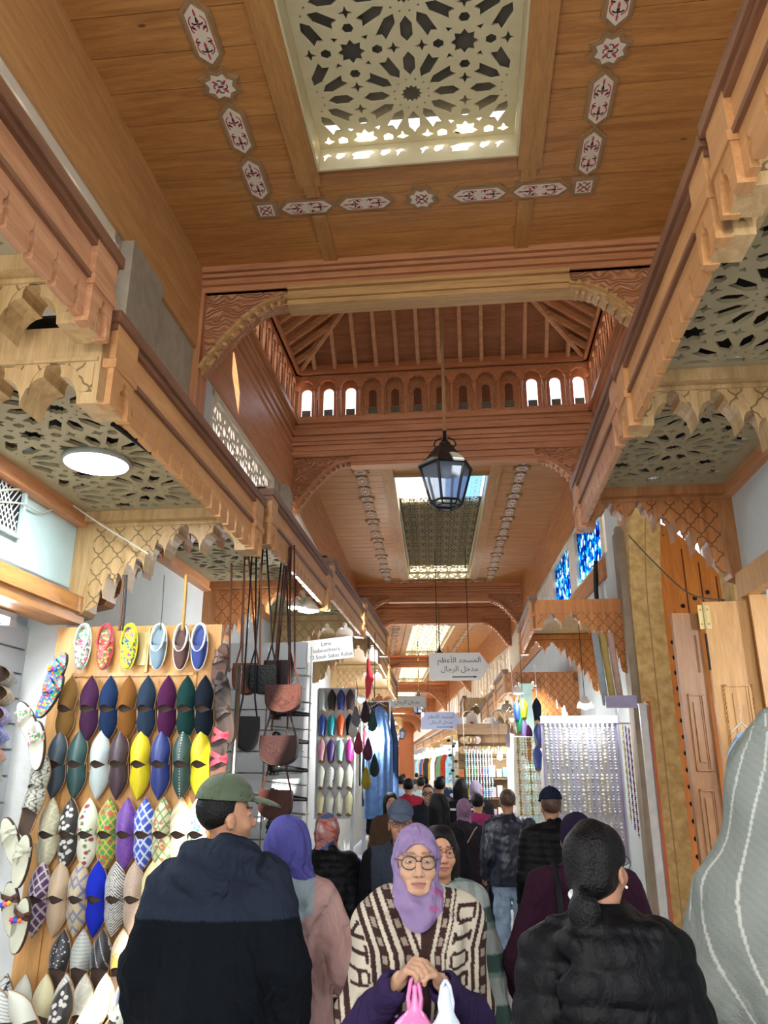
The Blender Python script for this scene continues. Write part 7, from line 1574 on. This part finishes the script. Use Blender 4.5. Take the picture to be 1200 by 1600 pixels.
rack(F2, .42, 5.6, 0, .30, .8, 'narrow rack of bright slippers by the glowing bulbs', 3, 3, ['bluebright', 'lime', 'black', 'emerald', 'lilac', 'plum', 'ink', 'whiteplain', 'orange'], z0=1.68, back='a8c8c4', base=False) if False else None
for k, (px, py, key, yp, d) in enumerate(((808, 1112, 'bluebright', 10.8, 'bright blue'), (818, 1108, 'lime', 10.8, 'lime green'), (812, 1130, 'emerald', 10.8, 'emerald green'), (818, 1140, 'lilac', 10.8, 'lilac'), (826, 1150, 'plum', 10.8, 'plum'), (816, 1163, 'mint', 10.8, 'mint green'), (825, 1172, 'orange', 10.8, 'orange'), (839, 1110, 'ink', 9.6, 'blue black'), (841, 1150, 'navylea', 9.6, 'navy'), (840, 1185, 'bluebright', 9.6, 'cobalt blue'))):
    p = onplane(px, py, F1, yp); babouche(F1 @ T(p.x, yp, p.z-.02) @ FACE @ T(0, -.13, 0), key, '%s slipper hanging between the bulb and the pearl board' % d, 'slippers between the bulb and pearls', simple=True)
# hanging robes, left
def garment(F, x, y, z, w, L, col, label, rz=0, group=None, seed=1, dep=.05):
    t = thing('hanging_robe', F @ T(x, y, z, rz=rz), label, 'garment', group); m = 22; n = 14; V = []; r = random.Random(seed); ph = r.uniform(0, 6)
    for side in (0, 1):
        for j in range(n+1):
            v = j/n
            for i in range(m+1):
                u = i/m*2-1; ww = w/2*(.55+.45*min(1, v*3.5)); V.append((u*ww, (dep if side else -dep)*(1-abs(u)**4)*(.6+.4*v)+.015*math.sin(u*14+ph+v*2)*min(1, v*3), -.02-.06*abs(u)*(1-v)-L*v))
    Fc = []; N = (m+1)*(n+1)
    for j in range(n):
        for i in range(m): a = j*(m+1)+i; Fc.append((a, a+m+1, a+m+2, a+1)); Fc.append((N+a, N+a+1, N+a+m+2, N+a+m+1))
    for j in range(n): a = j*(m+1); Fc.append((a, N+a, N+a+m+1, a+m+1)); a += m; Fc.append((a, a+m+1, N+a+m+1, N+a))
    mb = MB(); mb.add(V, Fc); mb.build('cloth', cl('robe_'+col, col, noise=.2), t, None, True)
    mb = MB(); mb.tube([(-w*.28, 0, -.03), (0, 0, .02), (w*.28, 0, -.03)], .006, 6); mb.tube([(0, 0, .02), (0, 0, .06), (.015, 0, .08), (0, 0, .10)], .003, 5); mb.build('hanger', M_wire, t); return t
for k, (x, y, z, w, L, c, d) in enumerate(((-1.10, 9.7, 2.45, .34, 1.3, '5a78a8', 'sky blue'), (-1.12, 10.6, 2.5, .36, 1.4, '2c4468', 'navy'), (-1.24, 11.4, 2.5, .36, 1.4, '8094b4', 'grey blue'), (-1.32, 12.3, 2.5, .36, 1.5, '24344c', 'midnight blue'), (-1.32, 10.45, 2.3, .25, .8, '2c5048', 'bottle green'))):
    garment(F1, x, y, z, w, L, c, '%s robe hanging on the left past the slipper racks' % d, seed=k)
for k, (px, py, c, d) in enumerate(((556, 1120, '6a6a70', 'grey cloth bag'), (571, 1112, '3a2a30', 'dark tapered bag'), (560, 1160, '7a3040', 'maroon pouch'), (575, 1170, '4a2434', 'wine coloured pouch'), (582, 1125, '2c4440', 'green black pouch'), (552, 1135, 'a8a8a0', 'pale grey pouch'), (585, 1195, '20302c', 'round black pouch'), (572, 1215, '8a7a2c', 'mustard pouch'))):
    p = onplane(px, py, F1, 9.4); g = thing('cloth_pouch', F1 @ T(p.x, 9.4, p.z), d+' hanging beside the blue robes', 'bag'); mb = MB(); mb.lathe([(.004, .13), (.02, .10), (.05, .0), (.06, -.06), (.045, -.11), (.01, -.135)], 12, Matrix.Scale(.6, 4, (0, 1, 0))); mb.build('pouch_body', cl('pouch_'+c, c), g, None, True); mb = MB(); mb.tube([(0, 0, .12), (.02, 0, .3), (0, 0, .42)], .004, 5); mb.build('cord', M_iron, g)
# low shoe tables on the left
def table(F, x, y, w, d, h, label, cols, n, col='8a8c90', rz=0):
    t = thing('shoe_table', F @ T(x, y, -.15 if y > 6 else ground(y), rz=rz), label, 'table'); mb = MB(); mb.box((-w/2, -d/2, h-.03), (w/2, d/2, h)); mb.build('top', mat('table_'+col, col, .5), t)
    for sx in (-1, 1):
        for sy in (-1, 1): mb = MB(); mb.box((sx*(w/2-.03)-.015, sy*(d/2-.03)-.015, 0), (sx*(w/2-.03)+.015, sy*(d/2-.03)+.015, h-.03)); mb.build('leg', M_steel, t)
    z0 = (-.15 if y > 6 else ground(y))+h
    for k in range(n):
        c = cols[k % len(cols)]; xx = -w/2+.08+(k % 3)*(w-.16)/2; yy = -d/2+.16+(k//3)*.13
        q = thing('flat_shoe', F @ T(x, y, z0, rz=rz) @ T(xx, yy, 0, rz=90+(k*17) % 30), '%s flat shoe laid on the %s' % ({'16161a': 'black', '5a2a2c': 'wine', '8c8c90': 'silver', '3a2a24': 'brown'}[c], label), 'shoe', 'flat shoes on the '+label)
        o = bpy.data.objects.new('upper', FLAT[c]); C.objects.link(o); o.parent = q; o = bpy.data.objects.new('sole', FLATS); C.objects.link(o); o.parent = q
g = SDF((-.06, -.15, -.02), (.06, .15, .08), .007); g.cone((0, -.08, .02), (0, .09, .012), .036, .030, .02, fl=(1, 1, 1.2)); g.ell((0, -.05, .055), (.028, .06, .04), .004, 's'); g.zcut(.0); _f = g.mesh('flat', 1); FLAT = {}
for c in ('16161a', '5a2a2c', '8c8c90', '3a2a24'): q = _f.copy(); q.materials.append(mat('flat_'+c, c, .3)); FLAT[c] = q
mb = MB(); mb.prism([(.038*math.sin(a), -.13*math.cos(a)) for a in [2*PI*k/20 for k in range(20)]], .006); FLATS = mb.mesh('sole'); FLATS.materials.append(M_iron)
table(F1, -1.15, 7.6, .6, 1.1, .80, 'low shoe table behind the black quilted jacket', ['16161a', '5a2a2c', '8c8c90', '16161a', '3a2a24'], 18)
table(F1, -1.15, 6.35, .5, .8, .55, 'lower shoe shelf behind the blue cap', ['16161a', '8c8c90'], 12)
g = thing('cloth_heap', F1 @ T(-1.12, 8.0, -.15+.80), 'crumpled bright blue cloth on the left shoe table', 'cloth'); q = SDF((-.3, -.25, -.02), (.3, .25, .3), .012); q.ell((0, 0, .05), (.16, .16, .10), .03); q.cone((.05, 0, .08), (.0, .05, .2), .07, .03, .04); q.warp(folds(.016, 34, 3, 1)); q.zcut(.002); link('cloth', q.mesh('cloth', 1), cl('blue_tarp', '2060b4', .5), g)
# plates stall on the right
t = thing('stall_shelf', F2 @ T(.72, 5.6, -.15), 'brown stall crowded with plates and bright boxes on the right', 'stall'); mb = MB()
mb.box((-.45, 0, 0), (.45, .04, 2.45)); mb.build('back', mat('stall_back', '7a5c3c', .7), t)
mb = MB(); mb.box((-.47, -.22, 2.45), (.47, .06, 2.64)); mb.build('valance', wood('stall_wood', '8a6a48', '6a4e34', 'x', knots=False), t)
for z in (.95, 1.3, 1.65, 2.0): mb = MB(); mb.box((-.45, -.2, z), (.45, 0, z+.02)); mb.build('shelf', mat('stall_back', '7a5c3c', .7), t)
M_pl = [mat('plate_'+c, c, .35, noise=.3, nscale=30) for c in ('b89a70', 'c8b48c', '9a7450', 'c0a8a0', 'b8b070')]
for k in range(14):
    x = -.38+.085*(k % 10)+(.03 if k > 9 else 0); z = 2.12+.0 if k < 10 else 2.30
    q = thing('plate', F2 @ T(.72+x, 5.5, z-.15+.05) @ Matrix.Rotation(R(80), 4, 'X'), ('tan', 'cream', 'brown', 'rosy', 'olive')[k % 5]+' ceramic plate leaning on the top shelf of the plates stall', 'plate', 'plates on the top shelf'); mb = MB(); mb.lathe([(.02, 0), (.05, .002), (.075, .014), (.078, .016), (.05, .006), (.001, .004)], 18, cap=False); mb.build('dish', M_pl[k % 5], q, None, True)
for k in range(24):
    c = ('c86a20', 'c8b020', '8aa830', 'c84a6a', '4a78c0', 'd0a8b8', 'e0d8c8', '6ac0b8')[k % 8]; x = -.40+.115*(k % 8); z = (1.67, 1.32, .97)[k//8]
    q = thing('gift_box', F2 @ T(.72+x, 5.50, z-.13), '%s small box on a shelf of the plates stall' % ('orange', 'yellow', 'green', 'pink', 'blue', 'rose', 'cream', 'turquoise')[k % 8], 'box', 'small boxes in the plates stall'); h = .14+.06*((k*7) % 3)/2
    mb = MB(); mb.box((-.045, -.05, 0), (.045, .05, h)); mb.build('carton', mat('carton_'+c, c, .4, noise=.3, nscale=40), q); mb = MB(); mb.box((-.047, -.052, h-.025), (.047, .052, h+.002)); mb.build('lid', mat('lid_'+c, c, .35), q)
for k in range(10): strand(F2, .40+.052*k, 5.28, 2.0, .85, M_pearl[k % 6] if k % 3 else mat('aqua_beads', '90c0c0', .3), .017, label='silvery strand hanging in front of the plates stall', group='silvery strands at the plates stall')
# sunglasses / trinket stand
for j, (x, y) in enumerate(((.20, 7.3), (.58, 7.0))):
    t = thing('trinket_stand', F2 @ T(x, y, -.15), ('left', 'right')[j]+' tall stand covered in black and white trinkets beyond the plates', 'stand'); mb = MB(); mb.tube([(0, 0, 0), (0, 0, 2.5)], .02, 8); mb.build('pole', M_steel, t); mb = MB(); mb.lathe([(.16, 0), (.16, .02), (.03, .04)], 16); mb.build('foot', M_steel, t)
    for k in range(26):
        a = k*2.4; z = .9+.06*k; s = MB(); s.ball((.085*math.cos(a), .085*math.sin(a), z), (.045, .02, .030), 8); s.build('trinket', (M_iron, M_sole, M_pearl[1], M_blk, mat('trinket_teal', '4a8a8c', .4))[k % 5], t, None, True)
# ---- more shops: side counters, curtains of goods along both walls of the far bays
cols = ('b84a3a', '3a5a9a', 'c8a84a', '5a8a6a', 'c8c0b0', '2a2a34', '8a4a7a', '7aa8c0', 'd08040', 'e0e0d8')
r_ = random.Random(5)
for side in (-1, 1):
    for k in range(16):
        y = 1.0+k*2.6+r_.uniform(-.3, .3); x = side*(1.62+r_.uniform(-.12, .05)); c = cols[(k*3+(side > 0)*2) % 10]
        garment(F3, x, y, 2.35, .5, 1.1+.3*r_.random(), c, 'garment hanging at a shop front far down the %s side, %s' % ('left' if side < 0 else 'right', {'b84a3a': 'brick red', '3a5a9a': 'blue', 'c8a84a': 'mustard', '5a8a6a': 'sage green', 'c8c0b0': 'beige', '2a2a34': 'black', '8a4a7a': 'purple', '7aa8c0': 'light blue', 'd08040': 'orange', 'e0e0d8': 'white'}[c]), group='garments far down the %s side' % ('left' if side < 0 else 'right'), seed=k)
        if k % 2 == 0:
            t = thing('shop_sign', F3 @ T(side*1.5, y+1.2, 2.35), '%s shop sign box far down the %s side' % (('white', 'cream', 'pale', 'lit', 'small white', 'low cream', 'further white', 'last lit')[k//2], 'left' if side < 0 else 'right'), 'sign'); mb = MB(); mb.box((-.35, 0, 0), (.35, .1, .28)); mb.build('panel', glow('sign_lit', 'f4e8d0', 1.6), t); mb = MB(); mb.box((-.37, .0, -.02), (.37, .11, 0)); mb.box((-.37, 0, .28), (.37, .11, .30)); mb.build('frame', M_slat, t)
            point(t, 60, T(-side*.2, -.5, -.3), (1, .93, .8), .15)
for k, y in enumerate((3.0, 6.6)):
    t = thing('shop_lamp', F2 @ T(-1.35, y, 2.75), ('nearer', 'further')[k]+' lamp inside the left shops of the second bay', 'lamp'); mb = MB(); mb.lathe([(.07, 0), (.06, .05), (.02, .08)], 14); mb.build('shade', M_slat, t, None, True); mb = MB(); mb.ball((0, 0, -.01), .045, 10); mb.build('bulb', G_white, t, None, True); point(t, 40, T(0, 0, -.12), (.97, .98, 1), .1)
    t = thing('shop_lamp', F2 @ T(1.5, y+1, 2.7), ('nearer', 'further')[k]+' lamp inside the right shops of the second bay', 'lamp'); mb = MB(); mb.lathe([(.07, 0), (.06, .05), (.02, .08)], 14); mb.build('shade', M_slat, t, None, True); mb = MB(); mb.ball((0, 0, -.01), .045, 10); mb.build('bulb', G_white, t, None, True); point(t, 22, T(0, 0, -.12), (.97, .98, 1), .1)

p = onplane(1158, 1135, F1, 4.55); garment(F1, p.x, 4.55, p.z, .20, .28, '8ea2bc', 'light blue garment hung on the open right shutters above the grey hood', seed=77, dep=.04)

for F, x0, x1, xw, y, z, d in ((F1, .56, .88, None, 10.2, 2.07, 'rail carrying the yellowish strands left of the pearl board'), (F1, 1.62, 1.80, None, 8.9, 2.16, 'rail carrying the long strands beside the white post'), (F2, .36, .92, None, 5.28, 2.02, 'rail carrying the silvery strands at the plates stall')):
    t = thing('hanging_rail', F @ T(x0, y, z), d, 'rail'); mb = MB(); mb.tube([(0, 0, 0), (x1-x0, 0, 0)], .008, 6); mb.build('bar', M_steel, t)
    for q in (.01, x1-x0-.01): mb = MB(); mb.tube([(q, 0, 0), (q, .0, .9)], .005, 5); mb.build('hanger', M_steel, t)
